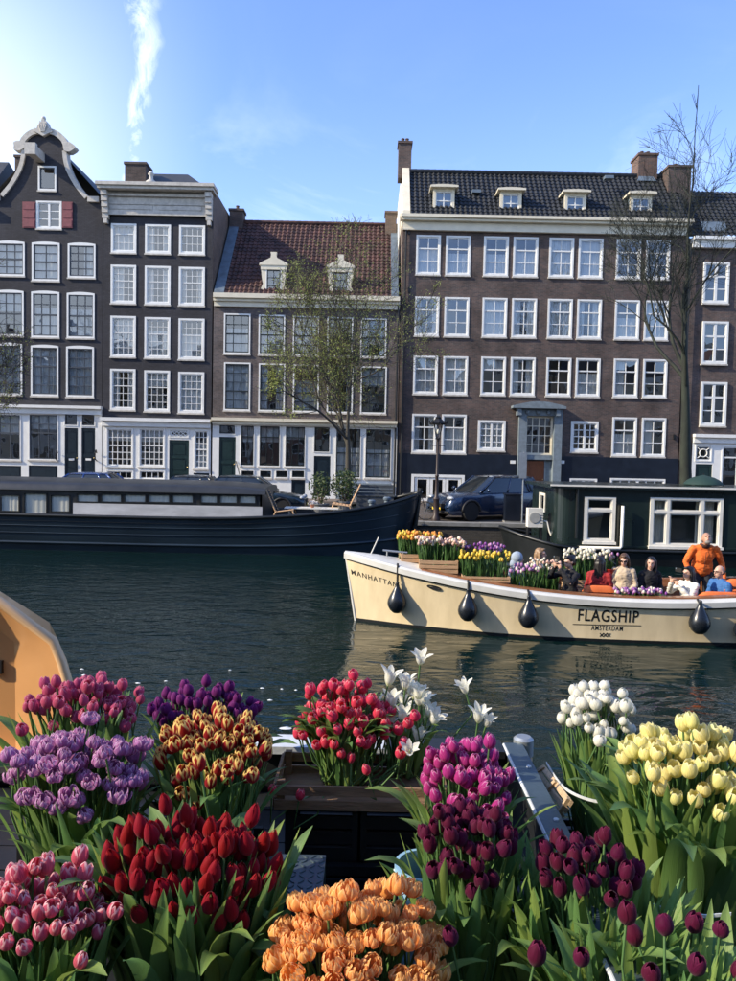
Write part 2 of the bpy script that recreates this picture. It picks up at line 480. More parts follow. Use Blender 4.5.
def wall_mesh(mb, x0, x1, z0, z1, y, ops, t=0.22):
    xs = sorted({x0, x1, *[v for o in ops for v in o[:2] if x0 < v < x1]})
    zs = sorted({z0, z1, *[v for o in ops for v in o[2:] if z0 < v < z1]})
    for i in range(len(xs) - 1):
        for j in range(len(zs) - 1):
            cx, cz = (xs[i] + xs[i + 1]) / 2, (zs[j] + zs[j + 1]) / 2
            if any(o[0] < cx < o[1] and o[2] < cz < o[3] for o in ops): continue
            mb.quad((xs[i], y, zs[j]), (xs[i + 1], y, zs[j]), (xs[i + 1], y, zs[j + 1]), (xs[i], y, zs[j + 1]))
    reveals(mb, y, ops, t)
def reveals(mb, y, ops, t):
    for a, b, c, d in ops:
        mb.quad((a, y, c), (a, y, d), (a, y + t, d), (a, y + t, c))
        mb.quad((b, y, d), (b, y, c), (b, y + t, c), (b, y + t, d))
        mb.quad((a, y, d), (b, y, d), (b, y + t, d), (a, y + t, d))
        mb.quad((b, y, c), (a, y, c), (a, y + t, c), (b, y + t, c))

_frames, _sashes, _curtains = {}, {}, {}
_pane = None
def pane_mesh(mat):
    mb = MB(); mb.quad((-.5, 0, -.5), (.5, 0, -.5), (.5, 0, .5), (-.5, 0, .5))
    return mb.mesh('pane', mat)
PANE = pane_mesh(M_glass)
def curtain_mesh(w, h, kind, seed):
    mb = MB(); rr = random.Random(seed)
    def sh(x0, x1, z0, z1):
        n = max(6, int((x1 - x0) / 0.03)); ph = rr.uniform(0, 9)
        P = lambda i, j: (x0 + (x1 - x0) * i / n, 0.018 * math.sin(i * 1.9 + ph) + 0.012 * math.sin(i * 0.7 + 2 * ph), z0 + (z1 - z0) * j / 2)
        mb.grid(P, n, 2)
    if kind == 'full': sh(-w / 2, w / 2, -h / 2, h / 2)
    elif kind == 'sides':
        a = rr.uniform(.22, .34); sh(-w / 2, -w / 2 + a * w, -h / 2, h / 2); sh(w / 2 - a * w, w / 2, -h / 2, h / 2)
    elif kind == 'top': sh(-w / 2, w / 2, h / 2 - h * rr.uniform(.3, .45), h / 2)
    elif kind == 'bottom': sh(-w / 2, w / 2, -h / 2, -h / 2 + h * rr.uniform(.55, .72))
    elif kind == 'left': sh(-w / 2, -w * .02, -h / 2, h / 2)
    elif kind == 'right': sh(w * .04, w / 2, -h / 2, h / 2)
    return mb.mesh('curtain', M_curtain, smooth=True)

def window(parent, x0, x1, z0, z1, Y, cols=2, rows=(1, 1, 1), sash=None, fw=0.085, curtain=None, mid=None, munt=0.04,
           panes=True, frame_mat=None, sill=True, arch=0.0, name='window', label=None, sash_in=0.05, midmull=False):
    """a timber window: frame (the part) > sash, sill, panes, curtain. rows are relative heights from the bottom, mid the row index under the meeting rail"""
    sash = sash or M_white; frame_mat = frame_mat or M_white
    w, h = round(x1 - x0, 3), round(z1 - z0, 3)
    cx, cz = (x0 + x1) / 2, (z0 + z1) / 2
    P = wloc(parent)
    key = (round(w, 2), round(h, 2), fw, frame_mat.name, arch)
    if key not in _frames:
        mb = MB(); a, b = w / 2, h / 2
        mb.box(-a, -a + fw, -.03, .11, -b, b); mb.box(a - fw, a, -.03, .11, -b, b)
        mb.box(-a + fw, a - fw, -.028, .11, -b, -b + fw)
        if arch:
            n = 8
            for i in range(n):
                u0, u1 = -a + 2 * a * i / n, -a + 2 * a * (i + 1) / n
                f = lambda u: b + arch * (1 - (u / a) ** 2)
                mb.prism([(u0, b - fw), (u1, b - fw), (u1, f(u1)), (u0, f(u0))], -.032, .11)
        else:
            mb.box(-a + fw, a - fw, -.028, .11, b - fw, b)
        _frames[key] = mb.mesh(name, frame_mat)
    wo_ = link(name, _frames[key], parent, Vector((cx, Y, cz)) - P)
    if label: wo_['label'] = label
    iw, ih = w - 2 * fw, h - 2 * fw
    tot = float(sum(rows)); nr = len(rows)
    zs = [-ih / 2]
    for r_ in rows: zs.append(zs[-1] + ih * r_ / tot)
    key = (round(w, 2), round(h, 2), fw, cols, tuple(rows), mid, sash.name, munt, midmull)
    if key not in _sashes:
        mb = MB(); a, b = iw / 2, ih / 2; e = sash_in
        mb.box(-a, -a + e, .012, .07, -b, b); mb.box(a - e, a, .012, .07, -b, b)
        mb.box(-a + e, a - e, .013, .07, -b, -b + e * 1.2); mb.box(-a + e, a - e, .013, .07, b - e, b)
        for k in range(1, nr):
            t = munt * (1.9 if mid == k else 1)
            mb.box(-a + e, a - e, .006 if mid == k else .018, .066, zs[k] - t / 2, zs[k] + t / 2)
        for k in range(1, cols):
            x = -a + iw * k / cols
            t = munt * (2.6 if midmull and k * 2 == cols else 1)
            mb.box(x - t / 2, x + t / 2, .002 if midmull and k * 2 == cols else .022, .064, -b + e, b - e)
        _sashes[key] = mb.mesh('sash', sash)
    link('sash', _sashes[key], wo_)
    if sill:
        kk = ('sill', round(w, 2), round(h, 2))
        if kk not in _frames:
            mb = MB(); mb.box(-w / 2 - .03, w / 2 + .03, -.07, .05, -h / 2 - .075, -h / 2 - .002)
            _frames[kk] = mb.mesh('sill', M_stone)
        link('sill', _frames[kk], wo_)
    if panes:
        for c in range(cols):
            for r_ in range(nr):
                zc = (zs[r_] + zs[r_ + 1]) / 2; hh = zs[r_ + 1] - zs[r_]
                link('pane', PANE, wo_, (-iw / 2 + iw * (c + .5) / cols, .045, zc), (rnd.gauss(0, .008), 0, rnd.gauss(0, .010)), (iw / cols - .01, 1, hh - .01))
    else:
        # small panes are one glazed sheet whose facets tilt a little, as old glass does
        mb = MB()
        for c in range(cols):
            for r_ in range(nr):
                xa, xb = -iw / 2 + iw * c / cols, -iw / 2 + iw * (c + 1) / cols
                q, s_ = rnd.gauss(0, .006), rnd.gauss(0, .0035)
                dx, dz = (xb - xa) / 2, (zs[r_ + 1] - zs[r_]) / 2
                mb.quad((xa, .045 - q * dx - s_ * dz, zs[r_]), (xb, .045 + q * dx - s_ * dz, zs[r_]), (xb, .045 + q * dx + s_ * dz, zs[r_ + 1]), (xa, .045 - q * dx + s_ * dz, zs[r_ + 1]))
        link('glazing', mb.mesh('glazing', M_glass), wo_)
    if curtain:
        link('curtain', curtain_mesh(iw, ih, curtain, rnd.random()), wo_, (0, .17, 0))
    return wo_

def door(parent, x0, x1, z0, z1, Y, mat, panels=((.08, .45), (.52, .94)), handle=True, name='door', letterbox=False):
    mb = MB(); w, h = x1 - x0, z1 - z0
    mb.box(x0, x1, Y + .06, Y + .12, z0, z1)
    s = .13 * w
    zs = [0] + [v for p in panels for v in p] + [1]
    mb.box(x0, x0 + s, Y + .03, Y + .06, z0, z1); mb.box(x1 - s, x1, Y + .03, Y + .06, z0, z1)
    for i in range(0, len(zs), 2):
        mb.box(x0 + s, x1 - s, Y + .032, Y + .06, z0 + zs[i] * h, z0 + zs[i + 1] * h)
    for p in panels:
        mb.box(x0 + s * 1.5, x1 - s * 1.5, Y + .046, Y + .06, z0 + (p[0] + .03) * h, z0 + (p[1] - .03) * h)
    d = mb.build(name, mat, parent)
    if handle:
        m2 = MB(); m2.lathe([(.0, -.03), (.03, -.02), (.035, 0), (.03, .02), (0, .03)], (x1 - s / 2, Y + .005, z0 + .45 * h), 8)
        m2.build('handle', pm('brass', (0.6, 0.45, 0.2), .35, metal=1), d)
    if letterbox:
        m2 = MB(); m2.box(x0 + w * .3, x1 - w * .3, Y + .02, Y + .04, z0 + .40 * h, z0 + .44 * h)
        m2.build('letter_slot', M_white, d)
    return d

def pantile(mb, x0, x1, Y0, z0, Y1, z1, tw=0.24, th=0.30, amp=0.028, clip=None):
    """a sheet of pantiles from the eave (Y0,z0) up to the ridge (Y1,z1)"""
    L = math.hypot(Y1 - Y0, z1 - z0); ny, nz = -(z1 - z0) / L, (Y1 - Y0) / L
    nt = max(1, int((x1 - x0) / tw)); nr = max(1, int(L / th)); sub = 5
    def P(i, j):
        x = x0 + (x1 - x0) * i / (nt * sub)
        k, top = divmod(j, 2)
        t = (k + top) / nr
        u = 2 * PI * i / sub
        off = amp * (math.sin(u) + .35 * math.sin(2 * u)) + (0.035 if not top else 0.0)
        off += 0.012 * mnoise.noise(Vector((x * 1.1, t * L * 1.1, 3)))
        return (x, Y0 + (Y1 - Y0) * t + ny * off, z0 + (z1 - z0) * t + nz * off)
    mb.grid(P, nt * sub, nr * 2 - 1)

def chimney(parent, px0, px1, py0, py1, Y, d=0.7, mat=None, pots=2, cap=.08, drop=1.5):
    x0, x1, z0, z1 = rect(px0, px1, py0, py1, Y)
    mb = MB(); mb.box(x0, x1, Y, Y + d, z0 - drop, z1 - .12)
    mb.box(x0 - .05, x1 + .05, Y - .05, Y + d + .05, z1 - .12, z1)
    c = mb.build('chimney', mat or M_chim, parent)
    for k in range(pots):
        m2 = MB(); x = x0 + (x1 - x0) * (k + 1) / (pots + 1)
        m2.lathe([(.09, 0), (.10, .05), (.08, .22), (.10, .24), (.10, .27)], (x, Y + d / 2, z1), 10)
        m2.build('chimney_pot', pm('terracotta_pot', (.10, .06, .045), .8), c)
    return c

def house_root(name, label, px0, px1, Y):
    return empty(name, ((X_(px0, 480, Y) + X_(px1, 480, Y)) / 2, Y, QZ), label, 'house', 'canal houses in a row on the far bank')
def shell(parent, x0, x1, z0, z1, Y, depth, mat, top=True):
    """sides, back and ceilings that close a house behind its front wall"""
    mb = MB()
    mb.quad((x0, Y, z0), (x0, Y, z1), (x0, Y + depth, z1), (x0, Y + depth, z0))
    mb.quad((x1, Y, z0), (x1, Y + depth, z0), (x1, Y + depth, z1), (x1, Y, z1))
    mb.quad((x0, Y + depth, z0), (x0, Y + depth, z1), (x1, Y + depth, z1), (x1, Y + depth, z0))
    if top: mb.quad((x0, Y, z1), (x1, Y, z1), (x1, Y + depth, z1), (x0, Y + depth, z1))
    return mb.build('side_wall', mat, parent)
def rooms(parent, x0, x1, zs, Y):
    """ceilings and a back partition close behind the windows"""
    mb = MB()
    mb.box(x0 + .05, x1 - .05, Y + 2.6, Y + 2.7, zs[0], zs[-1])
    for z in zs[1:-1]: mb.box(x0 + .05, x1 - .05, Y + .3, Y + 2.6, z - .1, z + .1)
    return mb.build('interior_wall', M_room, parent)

# ------------------------------------------------------------------ house A: black bell gable
Y = FY
A = house_root('gabled_house', 'black canal house with cream scrolled bell gable and hoist beam', -13, 103, Y)
ax0, ax1 = X_(-13, 300, Y), X_(102.6, 300, Y)
zsh = Z_(45, 197, Y)                 # shoulders of the gable
ops = []
def addw(par, ops, r, Y, **kw):
    x0, x1, z0, z1 = r
    ops.append((x0 + .006, x1 - .006, z0 + .006, z1 - .006))
    return window(par, x0, x1, z0, z1, Y, **kw)
addw(A, ops, rect(-4, 25, 242, 276, Y), Y, cols=3, rows=(1, 1, 1, 1), sash=M_sash_blue, curtain='full', arch=.06, mid=2)
addw(A, ops, rect(32, 60, 243, 281, Y), Y, cols=2, rows=(1, 1, 1, 1), sash=M_sash_blue, arch=.06, mid=2, curtain='full')
addw(A, ops, rect(68, 95.7, 244, 278, Y), Y, cols=3, rows=(1, 1, 1, 1), sash=M_sash_blue, arch=.06, mid=2, curtain='right')
addw(A, ops, rect(-4, 24, 291, 336, Y), Y, cols=3, rows=(1, 1, 1, 1), sash=M_sash_blue, arch=.06, mid=2, curtain='top')
addw(A, ops, rect(31.5, 59.7, 292, 337.5, Y), Y, cols=3, rows=(1, 1, 1, 1), sash=M_sash_blue, arch=.06, mid=2, curtain='bottom')
addw(A, ops, rect(67, 94.8, 293.3, 338.3, Y), Y, cols=3, rows=(1, 1, 1, 1), sash=M_sash_blue, arch=.06, mid=2, curtain='bottom')
addw(A, ops, rect(-5, 22.6, 344, 395, Y), Y, cols=3, rows=(1, 1, 1, 1, 1), sash=M_sash_blue, arch=.06, mid=3, curtain='full')
addw(A, ops, rect(31, 58.8, 346, 396, Y), Y, cols=3, rows=(1, 1, 1, 1, 1), sash=M_sash_blue, arch=.06, mid=3, curtain='full')
addw(A, ops, rect(66.4, 94.2, 347, 397, Y), Y, cols=3, rows=(1, 1, 1, 1, 1), sash=M_sash_blue, arch=.06, mid=3, curtain='full')
g1 = rect(36.5, 62, 201, 229, Y)
addw(A, ops, g1, Y, cols=2, rows=(1, 1, 1), mid=None, curtain=None, midmull=True)
g2 = rect(38.3, 56.5, 166, 190.7, Y)
gops = []
addw(A, gops, g2, Y, cols=1, rows=(1,), sash=M_sash_blue)
zgf = Z_(50, 406, Y)
mb = MB(); wall_mesh(mb, ax0, ax1, zgf, zsh, Y, ops)
# gable: rows of the curved outline
outl = [(197, 41.5), (191, 36.5), (186, 32.5), (180, 28.8), (175, 26), (169, 23.4), (163, 21.5), (157, 20.5), (151, 20), (149.5, 22.0), (145, 21.5), (141, 19.8), (138.3, 17.6), (135.5, 14.5), (133.5, 11), (132.2, 7), (131.5, 3), (131.3, .2)]
cxg = X_(44.7, 165, Y)
gz = [(Z_(44.7, py, Y), hw / 20.0) for py, hw in outl]
def hw_at(z):
    for (za, wa), (zb, wb) in zip(gz, gz[1:]):
        if za <= z <= zb: return wa + (wb - wa) * (z - za) / max(1e-6, zb - za)
    return 0
zrows = sorted({z for z, _ in gz} | {gops[0][2], gops[0][3]})
for za, zb in zip(zrows, zrows[1:]):
    wa, wb = hw_at(za + 1e-5), hw_at(zb - 1e-5); zc = (za + zb) / 2
    if gops[0][2] < zc < gops[0][3]:
        mb.quad((cxg - wa, Y, za), (gops[0][0], Y, za), (gops[0][0], Y, zb), (cxg - wb, Y, zb))
        mb.quad((gops[0][1], Y, za), (cxg + wa, Y, za), (cxg + wb, Y, zb), (gops[0][1], Y, zb))
    else:
        mb.quad((cxg - wa, Y, za), (cxg + wa, Y, za), (cxg + wb, Y, zb), (cxg - wb, Y, zb))
    for s in (-1, 1):
        mb.quad((cxg + s * wa, Y, za), (cxg + s * wb, Y, zb), (cxg + s * wb, Y + .35, zb), (cxg + s * wa, Y + .35, za))
reveals(mb, Y, gops, .22)
mb.build('wall', M_black_brick, A)
shell(A, ax0, ax1, QZ, zsh, Y + .01, 11, M_black_brick)
rooms(A, ax0, ax1, [QZ, zgf, Z_(50, 341, Y), Z_(50, 286, Y), Z_(50, 235, Y), zsh], Y)
mb = MB()
def band(mb, pts, w0, y0, y1):
    """moulding that follows a polyline in x,z, w0 wide to the outside"""
    n = len(pts)
    nn = []
    for i in range(n):
        a, b = pts[max(0, i - 1)], pts[min(n - 1, i + 1)]
        d = Vector((b[0] - a[0], b[1] - a[1])).normalized(); nn.append((-d.y, d.x))
    ins = [(p[0] - q[0] * w0 * .5, p[1] - q[1] * w0 * .5) for p, q in zip(pts, nn)]
    ous = [(p[0] + q[0] * w0 * .5, p[1] + q[1] * w0 * .5) for p, q in zip(pts, nn)]
    for i in range(n - 1):
        a, b, c, d = ins[i], ins[i + 1], ous[i + 1], ous[i]
        vs = [(*p[:1], y, p[1]) for y in (y0, y1) for p in (a, b, c, d)]
        mb.add(vs, [(0, 1, 2, 3), (7, 6, 5, 4), (0, 4, 5, 1), (1, 5, 6, 2), (2, 6, 7, 3), (3, 7, 4, 0)])
lo = [(cxg - w, z) for z, w in gz[:9]]; ro = [(cxg + w, z) for z, w in gz[:9]]
arc = [(cxg - w, z) for z, w in gz[9:]] + [(cxg + w, z) for z, w in reversed(gz[9:])]
band(mb, lo, .20, Y - .10, Y + .38); band(mb, ro[::-1], .20, Y - .10, Y + .38)
band(mb, arc, .26, Y - .14, Y + .40)
gm = mb.build('gable_moulding', M_stone, A)
# scroll ears and the shell crest
for s in (-1, 1):
    mb = MB(); x = cxg + s * 1.22; z = Z_(44.7, 147.5, Y)
    mb.prism([(x + .28 * math.cos(a) * (1 + .25 * math.cos(3 * a)), z + .24 * math.sin(a)) for a in [2 * PI * k / 14 for k in range(14)]], Y - .16, Y + .3)
    mb.build('scroll', M_stone, gm)
    mb = MB(); x = cxg + s * 2.35; z = zsh
    mb.box(x - .35 if s < 0 else x - .2, x + .2 if s < 0 else x + .35, Y - .14, Y + .3, z - .22, z + .04)
    mb.build('shoulder_stone', M_stone, gm)
mb = MB(); zc = Z_(44.7, 131.5, Y)
CS = .74
cr = [(-.62, -.10), (-.55, .12), (-.42, .06), (-.36, .26), (-.26, .42), (-.20, .60), (-.12, .50), (-.10, .66), (0, .74), (.10, .66), (.12, .50), (.20, .60), (.26, .42), (.36, .26), (.42, .06), (.55, .12), (.62, -.10), (.34, -.22), (.14, -.32), (0, -.40), (-.14, -.32), (-.34, -.22)]
mb.prism([(cxg + a * CS, zc + b * CS) for a, b in cr], Y - .2, Y + .25)
for k in range(-2, 3):
    mb.tube([(cxg + k * .04, Y - .22, zc - .1), (cxg + k * .08, Y - .24, zc + .15), (cxg + k * .06, Y - .22, zc + .33)], [.03, .04, .025], 6)
mb.ellipsoid((cxg, Y - .1, zc + .57), (.11, .11, .12), 10, 6)
mb.build('crest', M_stone, gm, smooth=True, sharp=40)
mb = MB(); hx, hz = X_(40.5, 158, Y), Z_(40, 158, Y)
mb.box(hx - .18, hx + .22, Y - 1.15, Y + .1, hz - .22, hz + .22); mb.box(hx - .24, hx + .28, Y - 1.18, Y - .95, hz - .27, hz + .27)
mb.build('hoist_beam', M_stone, A)
for px0, px1 in ((23, 36), (62.6, 73)):
    x0, x1, z0, z1 = rect(px0, px1, 202, 228, Y); mb = MB()
    mb.box(x0, x1, Y - .05, Y - .004, z0, z1)
    for k in range(3): mb.box(x0 + .04, x1 - .04, Y - .066, Y - .05, z0 + (z1 - z0) * (k + .12) / 3, z0 + (z1 - z0) * (k + .88) / 3)
    mb.build('shutter', pm('faded_red_shutter', (.21, .060, .070), .7, var=.2), A)
# pitched roof behind the gable
zr = zsh + 3.05
mb = MB()
for s in (-1, 1):
    xe = ax0 if s < 0 else ax1
    mb.add([(xe, Y + .3, zsh), (cxg, Y + .3, zr), (cxg, Y + 11, zr), (xe, Y + 11, zsh)], [(0, 1, 2, 3) if s < 0 else (3, 2, 1, 0)])
mb.build('roof', M_slate, A)
chimney(A, 15, 26, 155, 178, Y + 1.2, .8, M_dark_brick, 0)
mb = MB(); x0 = ax0
x1 = ax1
zc0, zc1 = Z_(50, 414, Y), Z_(50, 405.5, Y)
mb.box(x0 - .02, x1 + .03, Y - .32, Y + .1, zc1 - .14, zc1); mb.box(x0, x1, Y - .16, Y + .1, zc0, zc1 - .14)
mb.build('cornice', M_white, A)
# ground floor front
gf = []
r = rect(-11, 21.5, 414, 460, Y); addw(A, gf, r, Y - .03, cols=3, rows=(2.6, .9, .9), sash=M_sash_blue, curtain='top', mid=1, fw=.05)
r = rect(29, 59, 414, 460, Y); addw(A, gf, r, Y - .03, cols=3, rows=(2.6, .9, .9), sash=M_sash_blue, curtain='top', mid=1, fw=.05)
r = rect(64.5, 78.5, 413, 426, Y); addw(A, gf, r, Y - .03, cols=1, rows=(1,), sash=M_sash_blue, fw=.05, sill=False)
r = rect(81.5, 95.8, 413.5, 426.5, Y); addw(A, gf, r, Y - .03, cols=1, rows=(1,), sash=M_sash_blue, fw=.05, sill=False)
for p0, p1 in ((65, 78.2), (81.8, 95.4)):
    x0, x1, z0, z1 = rect(p0, p1, 428, 482, Y); gf.append((x0, x1, z0, z1)); door(A, x0, x1, z0, z1, Y - .03, M_door_dark, letterbox=True)
for p0, p1 in ((-11, 21.5), (29, 58)):
    x0, x1, z0, z1 = rect(p0, p1, 465.5, 490, Y); gf.append((x0, x1, z0, z1))
    mb = MB(); mb.box(x0, x1, Y + .02, Y + .08, z0, z1); mb.box(x0 + .1, x1 - .1, Y, Y + .02, z0 + .1, z1 - .1); mb.build('base_panel', M_door_dark, A)
mb = MB(); wall_mesh(mb, ax0, ax1, QZ, zc0 + .01, Y - .03, gf, .3); mb.build('shopfront', M_white, A)
for px_ in (58.5, 97.5):
    x, z = X_(px_, 455, Y), Z_(px_, 455, Y); mb = MB()
    mb.tube([(x, Y - .05, z - .3), (x - .02, Y - .25, z - .2), (x, Y - .32, z + .1), (x, Y - .2, z + .25), (x, Y - .1, z + .1)], .03, 6); mb.build('lamp_bracket', M_iron, A)
    mb = MB()

# ------------------------------------------------------------------ house B: black with broad cream cornice
B = house_root('cornice_house', 'black canal house with wide cream cornice and slate hip roof', 103, 213, FY)
bx0, bx1 = X_(103.2, 300, Y), X_(212.5, 300, Y)
ops = []
rowsB = ((223.6, 253), (265, 303.6), (316, 357), (369, 410))
colsB = ((111.2, 136.6), (145.2, 171), (179.2, 205.2))
curB = (('full', 'sides', None), ('left', 'sides', 'sides'), ('full', 'bottom', 'bottom'), ('sides', 'top', 'full'))
for ri, (a, b) in enumerate(rowsB):
    for ci, (p, q) in enumerate(colsB):
        d = ci * (0.8 + .25 * ri)
        addw(B, ops, rect(p - ri * .3, q - ri * .3, a + d, b + d, Y), Y, cols=4, rows=(1, 1, 1) if ri == 0 else (1, 1, 1, 1, 1), mid=2 if ri == 0 else 3, curtain=curB[ri][ci], fw=.10, munt=.024, panes=False)
zt = Z_(157, 187, Y); zfb = Z_(157, 216.5, Y); zgf = Z_(157, 418.5, Y)
mb = MB(); wall_mesh(mb, bx0, bx1, zgf, zt, Y, ops); mb.build('wall', M_black_brick, B)
shell(B, bx0, bx1, QZ, zt, Y + .01, 10, M_side_brick)
rooms(B, bx0, bx1, [QZ, zgf, Z_(157, 364, Y), Z_(157, 311, Y), Z_(157, 260, Y), zt], Y)
mb = MB(); H_ = zt - zfb
mb.box(bx0 + .05, bx1 - .05, Y - .12, Y + .05, zfb, zt - .30)
for k, (u, v, d) in enumerate(((.0, .14, .20), (.36, .42, .17), (.62, .70, .26))):
    mb.box(bx0 + .03, bx1 - .03, Y - d, Y + .05, zfb + u * H_, zfb + v * H_)
mb.box(bx0 - .10, bx1 + .10, Y - .62, Y + .4, zt - .30, zt - .16); mb.box(bx0 - .16, bx1 + .16, Y - .72, Y + .4, zt - .16, zt)
co = mb.build('cornice', M_stone, B)
for k in range(2):
    x0 = bx0 + .35 + k * 2.4; mb = MB(); mb.box(x0, x0 + 2.1, Y - .15, Y - .118, zfb + .2 * H_, zfb + .34 * H_); mb.build('frieze_panel', M_stone, co)
for x in (bx0 + .17, bx1 - .17):
    mb = MB()
    for k in range(5):
        mb.box(x - .15, x + .15, Y - .50 + .06 * k, Y - .01, zt - .32 - .26 * (k + 1), zt - .32 - .26 * k - .02)
    mb.box(x - .09, x + .09, Y - .25, Y, zt - 1.85, zt - 1.62)
    mb.build('console', M_stone, co)
mb = MB()
zt2 = Z_(165, 174, Y + 3); xa, xb = X_(146, 175, Y + 3), X_(188, 175, Y + 3)
v = [(bx0 + .3, Y + .35, zt), (bx1 - .2, Y + .35, zt), (bx1 - .2, Y + 9.5, zt), (bx0 + .3, Y + 9.5, zt), (xa, Y + 3, zt2), (xb, Y + 3, zt2), (xb, Y + 7, zt2), (xa, Y + 7, zt2)]
mb.add(v, [(0, 1, 5, 4), (1, 2, 6, 5), (2, 3, 7, 6), (3, 0, 4, 7), (4, 5, 6, 7)])
rf = mb.build('roof', M_slate, B)
chimney(B, 125, 146, 162, 180, Y + 1.4, 1.0, M_dark_brick, 0)
mb = MB(); x, z = X_(153, 185, Y), zt
mb.lathe([(.30, 0), (.26, .12), (.12, .24), (.10, .42), (.16, .5), (.10, .58), (.02, .66)], (x, Y - .3, z), 10); mb.build('roof_finial', M_stone, B, smooth=True)
zc0, zc1 = Z_(157, 427, Y), Z_(157, 418.5, Y)
mb = MB(); mb.box(bx0 - .02, bx1 + .02, Y - .34, Y + .1, zc1 - .16, zc1); mb.box(bx0, bx1, Y - .18, Y + .1, zc0, zc1 - .16); mb.build('shop_cornice', M_white, B)
gf = []
for p0, p1, c in ((106.5, 133.8, 'top'), (139, 165.4, 'top')):
    addw(B, gf, rect(p0, p1, 428, 467, Y), Y - .03, cols=5, rows=(1, 1, 1, 1.2, 1.2), mid=3, curtain='top', fw=.07, munt=.035, panes=False)
    addw(B, gf, rect(p0, p1, 470, 480, Y), Y - .03, cols=4, rows=(1,), fw=.06, munt=.03, panes=False)
x0, x1, z0, z1 = rect(169.3, 189, 440, 489, Y); gf.append((x0, x1, z0, z1)); door(B, x0, x1, z0, z1, Y - .03, M_door_green, panels=((.06, .3), (.36, .62), (.68, .94)))
fl = addw(B, gf, rect(169.3, 189, 429, 438, Y), Y - .03, cols=1, rows=(1,), fw=.06, sill=False)
mb = MB(); x0, x1, z0, z1 = rect(171, 187.5, 430.5, 436.5, Y)
for k in range(2):
    xc = x0 + (x1 - x0) * (k + .5) / 2; zc = (z0 + z1) / 2
    mb.tube([(xc + .2 * math.cos(t), Y - .03, zc + .11 * math.sin(t)) for t in [2 * PI * q / 12 for q in range(13)]], .02, 5)
    mb.tube([(xc - .2, Y - .032, z0), (xc + .2, Y - .032, z1)], .018, 5); mb.tube([(xc - .2, Y - .034, z1), (xc + .2, Y - .034, z0)], .018, 5)
mb.build('fanlight_tracery', M_white, B)
addw(B, gf, rect(194, 209, 430, 469, Y), Y - .03, cols=3, rows=(1,) * 6, mid=3, fw=.06, munt=.035, panes=False, curtain='bottom')
x0, x1, z0, z1 = rect(193.5, 209.5, 473, 489, Y); gf.append((x0, x1, z0, z1)); mb = MB(); mb.box(x0, x1, Y + .02, Y + .1, z0, z1); mb.build('base_panel', M_door_dark, B)
mb = MB(); wall_mesh(mb, bx0, bx1, QZ, zc0 + .01, Y - .03, gf, .3); mb.build('shopfront', M_white, B)

# ------------------------------------------------------------------ house C: brown brick, red roof
C_ = house_root('red_roof_house', 'low brown brick canal house with red tiled roof and two white dormers', 213, 399, FY)
cx0, cx1 = X_(213.2, 360, Y), X_(399, 360, Y)
ops = []
colsC = ((224, 250.5), (258.6, 285), (293, 319), (327, 353), (360.5, 386.5))
for ci, (p, q) in enumerate(colsC):
    addw(C_, ops, rect(p, q, 313.6 + 1.2 * ci, 354 + .9 * ci, Y), Y, cols=3, rows=(1, 1, 1, 1), mid=2, sash=M_sash_dark, fw=.07, munt=.035, panes=False, curtain=('bottom', 'bottom', 'full', 'top', 'sides')[ci], label='window behind the budding tree' if ci == 3 else None)
    addw(C_, ops, rect(p, q, 362.6 + 1.0 * ci, 410.6 + .8 * ci, Y), Y, cols=3, rows=(1, 1, 1, 1, 1), mid=2, sash=M_sash_dark, fw=.07, munt=.035, panes=False, curtain=('full', 'sides', 'bottom', 'sides', 'top')[ci])
ze = Z_(306, 296, Y); zgf = Z_(306, 419.5, Y)
mb = MB(); wall_mesh(mb, cx0, cx1, zgf, ze, Y, ops); mb.build('wall', M_brown_brick, C_)
shell(C_, cx0, cx1, QZ, ze, Y + .01, 9, M_side_brick)
rooms(C_, cx0, cx1, [QZ, zgf, Z_(306, 359, Y), ze], Y)
mb = MB(); z1 = ze
mb.box(cx0 + .04, cx1 - .04, Y - .40, Y + .35, z1 - .22, z1); mb.box(cx0 + .02, cx1 - .02, Y - .26, Y + .05, z1 - .36, z1 - .22); mb.box(cx0 + .04, cx1 - .04, Y - .14, Y + .05, z1 - .60, z1 - .36)
mb.build('cornice', M_cream, C_)
YR, ZR = Y + 4.1, ze + 4.75
mb = MB(); pantile(mb, cx0 + .5, cx1 - .45, Y - .1, ze + .02, YR, ZR)
rf = mb.build('roof', M_red_tile, C_, smooth=True, sharp=35); rf['kind'] = 'stuff'
mb = MB()
n = int((cx1 - cx0 - 1) / .33)
for k in range(n):
    x = cx0 + .55 + k * .33
    mb.tube([(x, YR, ZR + .03), (x + .35, YR, ZR + .05)], [.13, .12], 8)
mb.build('ridge_tiles', M_red_tile, C_)['kind'] = 'stuff'
mb = MB()
mb.add([(cx0 + .4, YR, ZR), (cx1 - .4, YR, ZR), (cx1 - .4, Y + 8.5, ze), (cx0 + .4, Y + 8.5, ze)], [(0, 1, 2, 3)])
for x in (cx0 + .45, cx1 - .42): mb.add([(x, Y, ze), (x, YR, ZR - .05), (x, Y + 8.5, ze)], [(0, 1, 2)])
mb.build('rear_roof', M_red_tile, C_)
